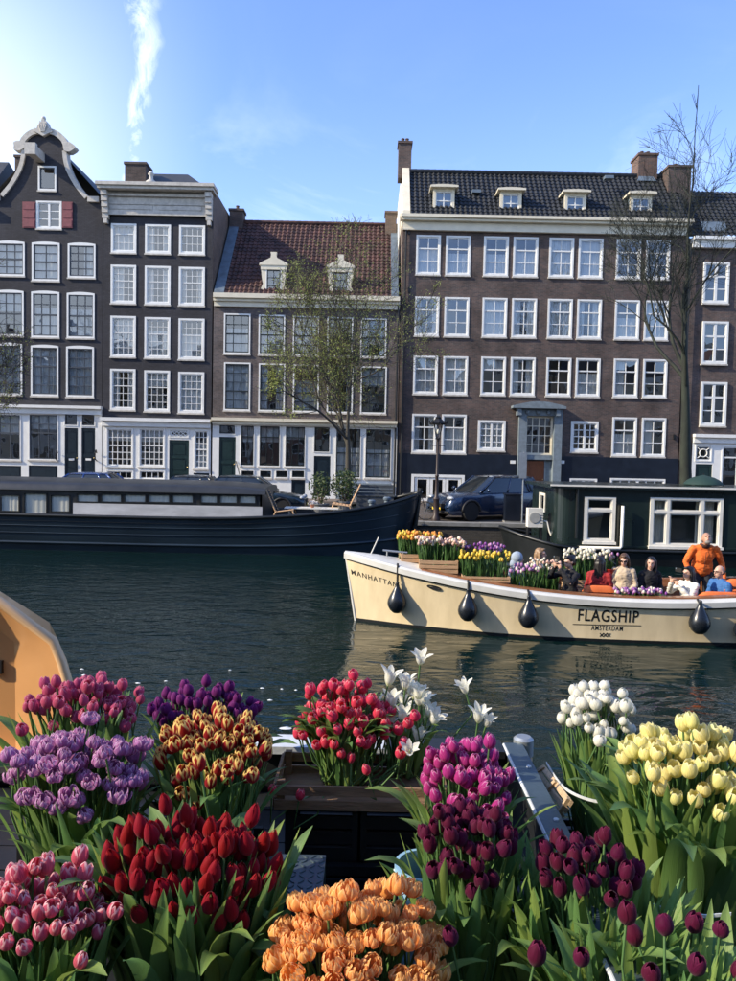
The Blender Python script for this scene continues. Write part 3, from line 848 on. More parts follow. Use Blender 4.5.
for nm, xa, xb in (('lead_gutter', cx0 + .02, cx0 + .52), ('lead_gutter', cx1 - .46, cx1 - .1)):
    mb = MB(); mb.add([(xa, Y - .1, ze + .12), (xb, Y - .1, ze + .12), (xb, YR, ZR + .12), (xa, YR, ZR + .12), (xa, Y - .1, ze - .05), (xb, Y - .1, ze - .05), (xb, YR, ZR - .1), (xa, YR, ZR - .1)],
                      [(0, 1, 2, 3), (0, 4, 5, 1), (1, 5, 6, 2), (3, 7, 4, 0), (2, 6, 7, 3)])
    mb.build(nm, M_lead, C_)
chimney(C_, 229.5, 243, 208.5, 228, YR - .4, .8, M_dark_brick, 1)
chimney(C_, 385.5, 396.5, 211, 236, YR - .6, .9, M_side_brick, 0)
for (w0, w1, wy0, wy1) in ((266, 281.5, 269, 294.5), (332.5, 348.5, 271.5, 297)):
    Yd = Y + .22
    x0, x1, z0, z1 = rect(w0, w1, wy0, wy1, Yd)
    xc = (x0 + x1) / 2; hw = (x1 - x0) / 2
    mb = MB()
    # scrolled cheeks
    for s in (-1, 1):
        sh = [(xc + s * hw, z0 - .05), (xc + s * (hw + .30), z0 - .05), (xc + s * (hw + .28), z0 + .2), (xc + s * (hw + .14), z0 + .5), (xc + s * (hw + .20), z0 + .8), (xc + s * (hw + .24), z1 - .05), (xc + s * hw, z1 - .05)]
        mb.prism(sh if s > 0 else sh[::-1], Yd - .06, Yd + .12)
    mb.box(xc - hw - .26, xc + hw + .26, Yd - .10, Yd + .12, z1 - .05, z1 + .16)
    pd = [(xc - hw - .34, z1 + .16), (xc + hw + .34, z1 + .16), (xc + hw + .30, z1 + .26), (xc + .16, z1 + .52), (xc + .13, z1 + .66), (xc + .16, z1 + .80), (xc - .16, z1 + .80), (xc - .13, z1 + .66), (xc - .16, z1 + .52), (xc - hw - .30, z1 + .26)]
    mb.prism(pd, Yd - .14, Yd + .12)
    dm = mb.build('dormer', M_cream, C_)
    mb = MB(); mb.box(xc - hw - .1, xc + hw + .1, Yd + .12, Yd + 1.5, z0 - .1, z1 + .1); mb.build('dormer_cheek', M_lead, dm)
    window(C_, x0, x1, z0, z1, Yd - .04, cols=2, rows=(1, 1, 1), sash=M_sash_dark, fw=.05, munt=.03, panes=False, sill=False)
zc0, zc1 = Z_(306, 426, Y), Z_(306, 419.5, Y)
mb = MB(); mb.box(cx0 - .0, cx1 - .02, Y - .34, Y + .1, zc1 - .14, zc1); mb.box(cx0 + .02, cx1 - .04, Y - .18, Y + .1, zc0, zc1 - .14); mb.build('shop_cornice', M_cream, C_)
gf = []
for p0, p1, a, b, cc, rr_, m_ in ((240.6, 254.6, 425, 466, 2, (2.6, 1), 1), (259, 280.4, 425.5, 466.5, 3, (2.6, 1), 1), (285, 305.6, 426, 467, 3, (2.6, 1), 1), (335.5, 361, 428, 478, 3, (1, 1, 1, 1), 2), (365, 391.3, 428.5, 478.5, 3, (1, 1, 1, 1), 2)):
    addw(C_, gf, rect(p0, p1, a, b, Y), Y - .03, cols=cc, rows=rr_, mid=m_, sash=M_sash_dark, fw=.04, munt=.03, panes=len(rr_) == 2, curtain='top' if p0 < 300 else 'bottom')
for p0, p1 in ((241, 254.5), (259.5, 272), (275.5, 288), (291.5, 305)):
    addw(C_, gf, rect(p0, p1, 470, 478, Y), Y - .03, cols=3, rows=(1,), sash=M_sash_dark, fw=.04, munt=.03, panes=False)
addw(C_, gf, rect(219, 235.8, 424.5, 434.5, Y), Y - .03, cols=1, rows=(1,), sash=M_sash_dark, fw=.04, sill=False)
addw(C_, gf, rect(313.8, 330.3, 426.5, 452.5, Y), Y - .03, cols=2, rows=(1, 1), sash=M_sash_dark, fw=.04, sill=False, panes=False)
for r, mt in (((219.2, 235.6, 437, 486), M_door_green), ((313.8, 330.2, 456, 496), M_door_dark)):
    x0, x1, z0, z1 = rect(*r, Y); gf.append((x0, x1, z0, z1)); door(C_, x0, x1, z0, z1, Y - .03, mt)
x0, x1, z0, z1 = rect(291.5, 305, 480, 502, Y); gf.append((x0, x1, z0, z1)); door(C_, x0, x1, z0, z1, Y - .03, M_door_dark, panels=((.1, .9),), handle=False, name='cellar_door')
mb = MB(); wall_mesh(mb, cx0 + .01, cx1 - .01, QZ, zc0 + .01, Y - .03, gf, .3); mb.build('shopfront', M_white, C_)
mb = MB(); x0, x1, z0, z1 = rect(336, 390.5, 483, 503, Y); mb.box(x0, x1, Y - .10, Y - .02, QZ, z1); mb.build('stone_base', M_bluestone, C_)
mb = MB()
xr, zr_ = X_(236, 480, Y), QZ
mb.tube([(xr, Y - .06, zr_ + 1.9), (xr + .4, Y - 1.0, zr_ + 1.1), (xr + .4, Y - 1.0, zr_)], .025, 6); mb.build('hand_rail', M_iron, C_)
mb = MB(); x = X_(397, 360, Y)
mb.tube([(x, Y - .12, ze - .4), (x, Y - .12, Z_(397, 443, Y)), (x, Y - .12, QZ)], .05, 8); mb.build('drain_pipe', M_iron, C_)
# ------------------------------------------------------------------ house D: wide brick house with dark roof
D = house_root('wide_brick_house', 'wide purple brown brick house with dark tiled roof, four dormers and stone entrance', 400, 683, FY)
dx0, dx1 = X_(400.5, 330, Y), X_(683, 330, Y)
ops = []
colsD = ((416, 440.5), (445.6, 470.4), (483.5, 508.4), (513, 537.8), (548.8, 573.6), (578.2, 602.7), (616, 640.6), (645.4, 669.6))
rowsD = ((235.2, 274.8), (296.6, 336), (355.8, 394.2), (414, 452.8))
curD = (('bottom', 'bottom', 'bottom', 'bottom', 'full', 'full', None, None), ('sides', None, 'full', 'sides', 'full', 'sides', 'bottom', 'full'), ('full', 'full', 'top', 'sides', None, 'bottom', 'left', None), ('sides', 'bottom', None, None, None, None, 'bottom', 'left'))
for ri, (a, b) in enumerate(rowsD):
    for ci, (p, q) in enumerate(colsD):
        if ri == 3 and 2 <= ci <= 5: continue
        d = ci * (.68, .58, .5, .55)[ri]; sh = -1.4 * ri
        addw(D, ops, rect(p + sh, q + sh, a + d, b + d, Y), Y, cols=2, rows=(1.0, 1.0, .95), mid=2, curtain=curD[ri][ci], fw=.085, munt=.035)
for p0, p1, a, b in ((477.6, 505.2, 420.4, 450.6), (570.6, 598, 421.3, 452)):
    addw(D, ops, rect(p0, p1, a, b, Y), Y, cols=4, rows=(1, 1, 1, 1), fw=.11, munt=.04, panes=False, midmull=True, curtain='full' if p0 < 500 else None)
zpl = Z_(540, 455.8, Y)
e0 = rect(524.5, 553, 415.5, 487, Y)
ops.append(e0)
ze = Z_(540, 219.5, Y)
mb = MB(); wall_mesh(mb, dx0, dx1, zpl, ze, Y, [o if o[2] > zpl else (o[0], o[1], zpl, o[3]) for o in ops], .5)
mb.build('wall', M_dark_brick, D)
shell(D, dx0, dx1, QZ, ze, Y + .01, 9.5, M_side_brick)
rooms(D, dx0, dx1, [QZ, zpl - .4, Z_(540, 406, Y), Z_(540, 346, Y), Z_(540, 288, Y), ze], Y)
# plinth
pops = [(e0[0], e0[1], QZ + .5, zpl)]
pops[0] = (e0[0], e0[1], QZ + .01, zpl)
for p0, p1, a, b, c in ((477, 503.4, 476, 486, 4), (569, 596.5, 478.5, 489, 4), (609.5, 664.5, 478.5, 491, 6)):
    addw(D, pops, rect(p0, p1, a, b, Y), Y - .06, cols=c, rows=(1,), fw=.08, munt=.05, panes=False, midmull=True, curtain='full', sill=False)
r = rect(411, 464, 474.5, 504, Y)
pops.append((r[0], r[1], QZ + .01, r[3]))
mb = MB()
mb.box(r[0], r[0] + .14, Y - .09, Y + .05, QZ, r[3]); mb.box(r[1] - .14, r[1], Y - .09, Y + .05, QZ, r[3]); mb.box(r[0] + .14, r[1] - .14, Y - .09, Y + .05, r[3] - .14, r[3])
fd = mb.build('french_doors', M_white, D)
n = 3
for k in range(n):
    xa = r[0] + .16 + (r[1] - r[0] - .32) * k / n; xb = r[0] + .16 + (r[1] - r[0] - .32) * (k + 1) / n
    mb = MB(); zt_ = r[3] - .16
    mb.box(xa + .01, xa + .15, Y - .05, Y, QZ + .05, zt_); mb.box(xb - .15, xb - .01, Y - .05, Y, QZ + .05, zt_); mb.box(xa + .15, xb - .15, Y - .05, Y, zt_ - .1, zt_); mb.box(xa + .15, xb - .15, Y - .05, Y, QZ + .05, QZ + .25)
    mb.build('door_leaf', M_white, fd)
    link('pane', PANE, fd, Vector(((xa + xb) / 2, Y - .02, (QZ + .25 + zt_ - .1) / 2)) - wloc(fd), (0, 0, rnd.gauss(0, .01)), (xb - xa - .28, 1, zt_ - .1 - QZ - .25))
mb = MB(); wall_mesh(mb, dx0, dx1, QZ, zpl, Y - .06, pops, .4)
mb.quad((dx0, Y - .06, zpl), (dx1, Y - .06, zpl), (dx1, Y + .0, zpl), (dx0, Y + .0, zpl))
mb.build('plinth', M_navy, D)
# entrance
mb = MB(); s0 = rect(517.5, 560.5, 409, 487, Y)
mb.box(s0[0], e0[0] + .03, Y - .22, Y + .2, QZ, s0[3]); mb.box(e0[1] - .03, s0[1], Y - .22, Y + .2, QZ, s0[3])
mb.box(e0[0] + .03, e0[1] - .03, Y - .20, Y + .2, e0[3] - .02, s0[3])
zl = Z_(539, 456, Y)
mb.box(e0[0] + .03, e0[1] - .03, Y - .10, Y + .25, zl - .18, zl + .04)
ent = mb.build('entrance_surround', M_bluestone, D)
mb = MB(); xa, xb = X_(511, 408, Y), X_(563.5, 408, Y); z0 = s0[3]
top = [(xa + (xb - xa) * k / 12, z0 + .12 + .22 * math.sin(PI * k / 12)) for k in range(13)]
mb.prism([(xa, z0), (xb, z0)] + top[::-1], Y - .55, Y + .02)
for x in (xa + .35, xb - .35): mb.box(x - .1, x + .1, Y - .45, Y + .0, z0 - .35, z0)
mb.build('canopy', M_bluestone, ent)
for k in range(3):
    mb = MB(); mb.ellipsoid((xa + (xb - xa) * (.3 + .2 * k), Y - .24, z0 - .18), (.10, .06, .12), 10, 6); mb.build('rosette', M_bluestone, ent, smooth=True)
window(D, *rect(525, 552.5, 416, 455, Y), Y + .02, cols=4, rows=(1, 1, 1, 1), fw=.05, munt=.04, panes=False, sill=False, sash=M_cream, frame_mat=M_cream)
x0, x1, z0, z1 = rect(527, 544.5, 461, 487, Y); door(D, x0, x1, QZ + .55, z1, Y + .1, M_door_brown, panels=((.08, .46), (.54, .92)))
mb = MB(); x0b, x1b, _, _ = rect(544.8, 552.3, 461, 487, Y)
mb.box(x0b, x1b, Y + .12, Y + .2, QZ + .55, z1); mb.box(e0[0], e0[1], Y + .05, Y + .45, QZ, QZ + .55); mb.box(x0 - .1, x0 - .01, Y + .08, Y + .2, QZ + .55, z1 + .1)
mb.box(x1 + .0, x1 + .06, Y + .06, Y + .2, QZ + .55, z1 + .1)
mb.build('entrance_panel', M_bluestone, ent)
mb = MB(); mb.box(s0[0] + .1, s0[1] - .1, Y - .9, Y - .25, QZ, QZ + .28); mb.box(s0[0] + .25, s0[1] - .25, Y - .55, Y - .25, QZ + .28, QZ + .5); mb.build('entrance_step', M_bluestone, ent)
for px_ in (512.5, 561.5):
    x, z = X_(px_, 462, Y), Z_(px_, 462, Y); mb = MB(); mb.box(x - .13, x + .13, Y - .09, Y - .06, z - .08, z + .08); mb.build('name_plate', M_white, D)
# cornice, roof, dormers
mb = MB(); za = ze
mb.box(dx0 - .12, dx1 + .1, Y - .55, Y + .3, za - .14, za); mb.box(dx0 - .06, dx1 + .05, Y - .42, Y + .05, za - .26, za - .14); mb.box(dx0, dx1, Y - .18, Y + .05, za - .62, za - .26); mb.box(dx0, dx1, Y - .21, Y + .05, za - .68, za - .60)
mb.build('cornice', M_cream, D)
YR, ZR = Y + 2.1, ze + 2.95
mb = MB(); pantile(mb, dx0 + .35, dx1 + .02, Y - .3, ze + .03, YR, ZR, .24, .28, .03)
mb.build('roof', M_dark_tile, D, smooth=True, sharp=35)['kind'] = 'stuff'
mb = MB()
for k in range(int((dx1 - dx0 - .4) / .33)):
    x = dx0 + .4 + k * .33; mb.tube([(x, YR, ZR + .03), (x + .35, YR, ZR + .05)], [.13, .12], 8)
mb.build('ridge_tiles', M_dark_tile, D)['kind'] = 'stuff'
mb = MB(); mb.add([(dx0 + .3, YR, ZR - .02), (dx1, YR, ZR - .02), (dx1, Y + 9, ZR - .3), (dx0 + .3, Y + 9, ZR - .3)], [(0, 1, 2, 3)])
mb.add([(dx1, Y, ze), (dx1, YR, ZR - .03), (dx1, Y + 9, ZR - .3), (dx1, Y + 9, ze)], [(0, 1, 2, 3)])
mb.build('rear_roof', M_dark_tile, D)
mb = MB(); mb.add([(dx0 - .02, Y - .2, ze - .02), (dx0 + .34, Y - .2, ze - .02), (dx0 + .34, Y - .2, ze + .25), (dx0 - .02, Y - .2, ze + .25), (dx0 - .02, YR, ZR + .3), (dx0 + .34, YR, ZR + .3), (dx0 - .02, Y + 9, ZR + .1), (dx0 + .34, Y + 9, ZR + .1), (dx0 - .02, Y + 9, ze), (dx0 + .34, Y + 9, ze)],
                  [(0, 1, 2, 3), (3, 2, 5, 4), (4, 5, 7, 6), (0, 3, 4, 6, 8), (1, 9, 7, 5, 2), (6, 7, 9, 8)])
mb.build('gable_parapet', M_cream, D)
chimney(D, 398.5, 411.5, 141, 168, Y + 2.0, .8, M_dark_brick, 2, drop=.5)
chimney(D, 638.5, 657.5, 153, 178, Y + 1.9, 1.1, M_chim, 2)
mb = MB(); x = X_(648, 190, Y + 1.5); zz = Z_(648, 177, Y + 2)
mb.add([(x - .5, Y + 1.7, zz - .3), (x + .5, Y + 1.7, zz - .3), (x + .3, Y + 2.0, zz + .15), (x - .3, Y + 2.0, zz + .15)], [(0, 1, 2, 3)]); mb.build('chimney_flashing', M_lead, D)
for i, (w0, w1, wy0, wy1) in enumerate(((433, 454.5, 190.5, 212), (500, 521.5, 193.5, 214), (564.5, 586, 195.5, 215.2), (630, 651.5, 197, 216.5))):
    Yd = Y + .12; x0, x1, z0, z1 = rect(w0, w1, wy0, wy1, Yd)
    mb = MB(); a, b = x0 - .15, x1 + .15; zt_ = z1 + .08
    for k in range(10):
        u0, u1 = k / 10, (k + 1) / 10; f = lambda u: zt_ + .09 + .045 * math.sin(PI * u)
        mb.add([(a + (b - a) * u0, Yd - .3, zt_), (a + (b - a) * u1, Yd - .3, zt_), (a + (b - a) * u1, Yd - .3, f(u1)), (a + (b - a) * u0, Yd - .3, f(u0)),
                (a + (b - a) * u0, Yd + 1.9, zt_), (a + (b - a) * u1, Yd + 1.9, zt_), (a + (b - a) * u1, Yd + 1.9, f(u1)), (a + (b - a) * u0, Yd + 1.9, f(u0))],
               [(0, 1, 2, 3), (3, 2, 6, 7), (4, 5, 1, 0)] + ([(0, 3, 7, 4)] if k == 0 else []) + ([(1, 5, 6, 2)] if k == 9 else []))
    dm = mb.build('dormer', M_cream, D)
    mb = MB(); mb.box(x0 + .03, x1 - .03, Yd + .14, Yd + 1.9, z0 - .1, zt_); mb.build('dormer_cheek', M_lead, dm)
    window(D, x0, x1, z0 - .03, zt_, Yd, cols=2, rows=(1, 1), fw=.13, munt=.05, sill=False, frame_mat=M_cream)
for px_, py_ in ((486, 200), (611, 186)):
    mb = MB(); p = at(px_ - 10 if px_ < 500 else px_ - 3, py_ - 8, Y + .9); mb.box(p.x - .22, p.x + .22, p.y - .25, p.y + .1, p.z - .1, p.z + .05); mb.build('roof_vent', M_lead, D)
mb = MB(); x = X_(404.5, 300, Y); mb.tube([(x, Y - .1, ze - .3), (x, Y - .1, QZ)], .05, 8); mb.build('drain_pipe', M_iron, D)
for px_, py_ in ((409, 232), (409, 290), (445, 224), (674, 437)):
    x, z = X_(px_, py_, Y), Z_(px_, py_, Y); mb = MB(); mb.box(x - .05, x + .05, Y - .06, Y + .01, z - .12, z + .12); mb.build('wall_anchor', M_iron, D)

# ------------------------------------------------------------------ house E: narrow brick house at the right edge
E = house_root('narrow_brick_house', 'brick canal house at right edge with skylight roof and white shopfront', 684, 800, FY)
ex0, ex1 = X_(684.5, 330, Y), X_(800, 330, Y)
ops = []
for p in (0, 44):
    for a, b, s in ((262, 303.5, 0), (321.5, 364, -1.2), (382, 426, -2.6)):
        addw(E, ops, rect(703 + p + s, 729 + p + s, a + p * .02, b + p * .02, Y), Y, cols=2, rows=(1, 1, 1), mid=2, fw=.10, munt=.05, midmull=True, panes=True, curtain=None)
ze = Z_(720, 238.5, Y); zgf = Z_(715, 434.5, Y)
mb = MB(); wall_mesh(mb, ex0, ex1, zgf, ze, Y + .06, ops); mb.build('wall', M_dark_brick, E)
shell(E, ex0, ex1, QZ, ze, Y + .07, 9, M_side_brick); rooms(E, ex0, ex1, [QZ, zgf, Z_(715, 372, Y), Z_(715, 312, Y), ze], Y)
mb = MB(); mb.box(ex0 + .15, ex1, Y - .42, Y + .3, ze - .14, ze); mb.box(ex0 + .15, ex1, Y - .2, Y + .1, ze - .5, ze - .14); mb.build('cornice', M_white, E)
YR, ZR = Y + 2.2, ze + 3.05
mb = MB(); pantile(mb, ex0 + .05, ex1, Y - .3, ze + .03, YR, ZR, .24, .28, .03); mb.build('roof', M_dark_tile, E, smooth=True, sharp=35)['kind'] = 'stuff'
mb = MB(); mb.add([(ex0, YR, ZR - .02), (ex1, YR, ZR - .02), (ex1, Y + 9, ZR - .3), (ex0, Y + 9, ZR - .3)], [(0, 1, 2, 3)]); mb.build('rear_roof', M_dark_tile, E)
chimney(E, 668.5, 691, 165, 192, Y + 1.2, 1.2, M_dark_brick, 1)
x0, x1, z0, z1 = rect(700, 724, 222, 233, Y + .3); mb = MB()
mb.add([(x0, Y - .05, z0), (x1, Y - .05, z0), (x1, Y + .25, z1), (x0, Y + .25, z1)], [(0, 1, 2, 3)]); sk = mb.build('skylight', M_lead, E)
mb = MB(); x = X_(686.5, 330, Y); mb.tube([(x, Y - .1, ze - .3), (x, Y - .1, QZ)], .055, 8); mb.build('drain_pipe', M_iron, E)
zc0 = Z_(715, 443, Y)
ga = X_(691.5, 460, Y)
mb = MB(); mb.box(ga, ex1, Y - .3, Y + .2, zgf - .16, zgf); mb.box(ga + .02, ex1, Y - .15, Y + .2, zc0, zgf - .16); mb.build('shop_cornice', M_white, E)
gf = []
addw(E, gf, rect(694.5, 711.5, 445, 461.5, Y), Y - .03, cols=1, rows=(1,), fw=.05, sill=False)
x0, x1, z0, z1 = rect(694.5, 711.3, 464, 500, Y); gf.append((x0, x1, QZ + .01, z1)); door(E, x0, x1, QZ + .01, z1, Y - .03, M_door_green)
mb = MB(); c = at(703, 453, Y)
mb.tube([(c.x + .19 * math.cos(t), Y - .03, c.z + .19 * math.sin(t)) for t in [2 * PI * q / 16 for q in range(17)]], .03, 5)
for a in range(4):
    w = PI / 4 + a * PI / 2; mb.tube([(c.x + .19 * math.cos(w), Y - .03, c.z + .19 * math.sin(w)), (c.x + .42 * math.cos(w), Y - .03, c.z + .36 * math.sin(w))], .025, 5)
mb.build('fanlight_tracery', M_white, E)
addw(E, gf, rect(720.5, 752, 446, 490, Y), Y - .03, cols=2, rows=(3, 1), mid=1, fw=.06)
addw(E, gf, rect(756, 790, 446.5, 490.5, Y), Y - .03, cols=2, rows=(3, 1), mid=1, fw=.06)
mb = MB(); wall_mesh(mb, ga, ex1, QZ, zc0 + .01, Y - .03, gf, .3); mb.build('shopfront', M_white, E)
mb = MB(); mb.box(ex0, ga, Y - .01, Y + .3, QZ, zgf); mb.build('corner_wall', M_dark_brick, E)

# ------------------------------------------------------------------ the rest of the two canal fronts
_gw = {}
def plain_house(x0, x1, y, rz, zb, h, floors, nwin, mat, gable, label, group):
    w = x1 - x0
    root = empty('canal_house', ((x0 + x1) / 2, y, zb), label, 'house', group, rz)
    ops = []; fh = (h - .9) / floors; ww = min(1.15, w / nwin * .55)
    for f in range(floors):
        for k in range(nwin):
            cx = -w / 2 + w * (k + .5) / nwin; z0 = fh * f + .8; z1 = z0 + fh * .62
            ops.append((cx - ww / 2, cx + ww / 2, z0, z1))
    mb = MB(); wall_mesh(mb, -w / 2, w / 2, 0, h, 0, ops, .2)
    if gable == 'gable':
        mb.add([(-w / 2, 0, h), (w / 2, 0, h), (w * .18, 0, h + 2.2), (w * .18, 0, h + 3.0), (-w * .18, 0, h + 3.0), (-w * .18, 0, h + 2.2)], [(0, 1, 2, 3, 4, 5)])
    mb.build('wall', mat, root, world=False)
    mb = MB(); d = 9
    mb.quad((-w / 2, 0.01, 0), (-w / 2, 0.01, h), (-w / 2, d, h), (-w / 2, d, 0)); mb.quad((w / 2, 0.01, 0), (w / 2, d, 0), (w / 2, d, h), (w / 2, 0.01, h)); mb.quad((-w / 2, d, 0), (-w / 2, d, h), (w / 2, d, h), (w / 2, d, 0))
    mb.build('side_wall', mat, root, world=False)
    mb = MB()
    if gable == 'gable':
        mb.add([(-w / 2, .1, h), (0, .1, h + 2.9), (0, d, h + 2.9), (-w / 2, d, h)], [(0, 1, 2, 3)]); mb.add([(w / 2, .1, h), (0, .1, h + 2.9), (0, d, h + 2.9), (w / 2, d, h)], [(3, 2, 1, 0)])
    else:
        mb.add([(-w / 2, -.1, h), (w / 2, -.1, h), (w / 2, 2.6, h + 2.8), (-w / 2, 2.6, h + 2.8), (-w / 2, d, h), (w / 2, d, h)], [(0, 1, 2, 3), (3, 2, 5, 4), (0, 3, 4), (1, 5, 2)])
    mb.build('roof', M_red_tile if gable == 'gable' else M_slate, root, world=False)
    mb = MB(); mb.box(-w / 2 - .05, w / 2 + .05, -.35, .1, h - .35, h - .05); mb.build('cornice', M_white, root, world=False)
    for o in ops:
        key = (round(o[1] - o[0], 2), round(o[3] - o[2], 2))
        if key not in _gw:
            a, b = (o[1] - o[0]) / 2, (o[3] - o[2]) / 2; mb = MB()
            mb.box(-a, -a + .1, -.03, .1, -b, b); mb.box(a - .1, a, -.03, .1, -b, b); mb.box(-a + .1, a - .1, -.03, .1, -b, -b + .1); mb.box(-a + .1, a - .1, -.03, .1, b - .1, b); mb.box(-a + .1, a - .1, 0, .08, -.04, .04); mb.box(-.03, .03, 0, .08, -b + .1, b - .1)
            m2 = MB(); m2.quad((-a + .1, .05, -b + .1), (a - .1, .05, -b + .1), (a - .1, .05, b - .1), (-a + .1, .05, b - .1))
            _gw[key] = (mb.mesh('window', M_white), m2.mesh('pane', pm('dark_pane', (.03, .035, .04), .05, var=.05)))
        wd = link('window', _gw[key][0], root, ((o[0] + o[1]) / 2, 0, (o[2] + o[3]) / 2)); link('pane', _gw[key][1], wd)
    return root
facs = [brick_mat('red_front_brick', (.26, .11, .07), (.19, .085, .06), (.30, .26, .22)), pm('cream_stucco', (.62, .55, .42), .85, var=.08, scale=1), brick_mat('ochre_front_brick', (.46, .33, .21), (.38, .26, .16), (.36, .32, .26)), pm('white_stucco', (.66, .64, .58), .85, var=.06, scale=1), M_dark_brick]
x = -47.0
names = ('red brick', 'cream stucco', 'ochre brick', 'white stucco', 'dark brick')
words = ('tall', 'narrow', 'broad', 'plain', 'slender', 'sober', 'stately', 'modest', 'lofty', 'trim', 'quiet', 'grand', 'squat', 'neat')
i = 0
hr = random.Random(3)
while x < 46:
    w = hr.choice((6.2, 7.4, 5.6, 8.2)); k = (1, 3, 2, 1, 3, 0, 1, 2)[i % 8]
    plain_house(x, x + w - .05, -13.5, PI, NZ, hr.uniform(10, 12.4), 4, 3 if w > 6 else 2, facs[k], hr.choice(('gable', 'eaves')),
                '%s %s canal house behind the photographer, number %d from the west' % (words[i % 14], names[k], i + 1), 'canal houses on the near bank')
    x += w; i += 1
for j, (xa, xb, k) in enumerate(((-27.5, -19.2, 0), (-35.5, -27.6, 4), (-43, -35.6, 2))):
    plain_house(xa, xb, FY - .0, 0, QZ, 14.5 + j * .6, 4, 3, facs[k], 'gable' if j % 2 else 'eaves', '%s canal house beyond the left edge, %s from the bell gable' % (names[k], ('next', 'second', 'third')[j]), 'canal houses in a row on the far bank')
for j, (xa, xb, k) in enumerate(((21.8, 29, 2), (29.1, 36.5, 0))):
    plain_house(xa, xb, FY - .0, 0, QZ, 14 + j, 4, 3, facs[k], 'eaves', '%s canal house beyond the right edge, %s from the narrow brick house' % (names[k], ('next', 'second')[j]), 'canal houses in a row on the far bank')
# ------------------------------------------------------------------ boats: helpers
def interp(tab, x):
    """smooth (Catmull-Rom) interpolation in a table of (x, y)"""
    if x <= tab[0][0]: return tab[0][1]
    if x >= tab[-1][0]: return tab[-1][1]
    for i in range(len(tab) - 1):
        if tab[i][0] <= x <= tab[i + 1][0]:
            x0, y0 = tab[i]; x1, y1 = tab[i + 1]
            m0 = (y1 - tab[i - 1][1]) / (x1 - tab[i - 1][0]) if i > 0 else (y1 - y0) / (x1 - x0)
            m1 = (tab[i + 2][1] - y0) / (tab[i + 2][0] - x0) if i + 2 < len(tab) else (y1 - y0) / (x1 - x0)
            h = x1 - x0; t = (x - x0) / h
            return (2 * t ** 3 - 3 * t * t + 1) * y0 + (t ** 3 - 2 * t * t + t) * h * m0 + (-2 * t ** 3 + 3 * t * t) * y1 + (t ** 3 - t * t) * h * m1
M_hullblue = pm('dark_blue_hull_paint', (0.010, 0.020, 0.030), 0.32, var=0.35, scale=0.9, stretch=(.5, 1, 2), bump=.25, bscale=3, coat=.2)
M_hullblack = pm('black_hull_paint', (0.010, 0.012, 0.013), 0.4, var=0.3, scale=1.5, bump=.2, bscale=5)
M_boatgreen = pm('dark_green_boat_paint', (0.010, 0.019, 0.018), 0.28, var=0.25, scale=1.2, bump=.2, bscale=3, coat=.3)
M_roofdark = pm('dark_boat_roof', (0.026, 0.028, 0.030), 0.35, var=0.3, scale=1.5, bump=.2, bscale=6)
M_offwhite = pm('off_white_paint', (0.76, 0.73, 0.65), 0.45, var=0.10, scale=2.2, bump=.2)
M_weather = pm('weathered_white_panel', (0.50, 0.50, 0.50), 0.5, var=0.22, scale=1.4, stretch=(.6, 1, 2), bump=.3, bscale=8)
M_wood = pm('varnished_wood', (0.26, 0.105, 0.045), 0.35, var=0.3, scale=5, stretch=(1, 8, 8), coat=.3)
M_plank = pm('pine_plank', (0.52, 0.33, 0.18), 0.7, var=0.22, scale=6, stretch=(1, 7, 7), bump=.3, bscale=30)
M_greywood = pm('grey_teak', (0.22, 0.17, 0.13), 0.75, var=0.25, scale=6, stretch=(1, 7, 7), bump=.3)
M_lit_curtain = pm('cream_curtain', (0.90, 0.86, 0.74), 0.9, var=0.08, scale=6, stretch=(8, 1, .4), transl=.2)
PANE2 = pane_mesh(M_glass_clear)
M_leaf_dark = pm('shrub_leaf', (0.055, 0.085, 0.022), 0.55, var=0.45, scale=9, transl=.25)

def leaf_cloud(mb, c, r, n, size, seed, flat=1.0):
    rr = random.Random(seed)
    for _ in range(n):
        while True:
            q = Vector((rr.uniform(-1, 1), rr.uniform(-1, 1), rr.uniform(-1, 1)))
            if q.length < 1: break
        q = q * (0.55 + 0.45 * q.length)
        p = Vector(c) + Vector((q.x * r[0], q.y * r[1], q.z * r[2]))
        a = Vector((rr.gauss(0, 1), rr.gauss(0, 1), rr.gauss(0, 1) * flat)).normalized(); b = a.orthogonal().normalized()
        s = size * rr.uniform(.6, 1.3)
        mb.quad(p - a * s, p - b * s * .45, p + a * s, p + b * s * .45)

# ------------------------------------------------------------------ long dark houseboat on the left
HB = empty('houseboat', (-6.5, 24.3, 0), 'long dark blue houseboat with low cabin and raised bow moored at left', 'houseboat')
YC, HBM = 24.3, 1.70
xs0, xs1 = -17.5, 1.70
sheer = [(-17.5, 1.12), (-8, 1.08), (-4.5, 1.10), (-2.6, 1.20), (-.8, 1.38), (.6, 1.62), (1.70, 1.93)]
def hb_b(x, k=0.0):
    xe = xs1 - k; x_ = -3.2
    if x <= x_: return HBM
    t = min(1, (x - x_) / (xe - x_)); return HBM * math.sqrt(max(0, 1 - t ** 2.4))
def hb_pt(i, j, side, n=60, m=7):
    u = i / n; x = xs0 + (xs1 - xs0) * (1 - (1 - u) ** 1.35); zs = interp(sheer, x); v = j / m
    z = -.35 + (zs + .35) * v
    k = .9 * (1 - v)               # raked, rounded stem
    b = hb_b(x, k * .55) * (.86 + .14 * v ** .8)
    xx = min(x, xs1 - k * .5)
    return (xx, YC + side * b, z)
mb = MB()
for s in (-1, 1): mb.grid(lambda i, j: hb_pt(i, j, s), 60, 7, flip=(s > 0))
mb.build('hull', M_hullblue, HB, smooth=True)
mb = MB()
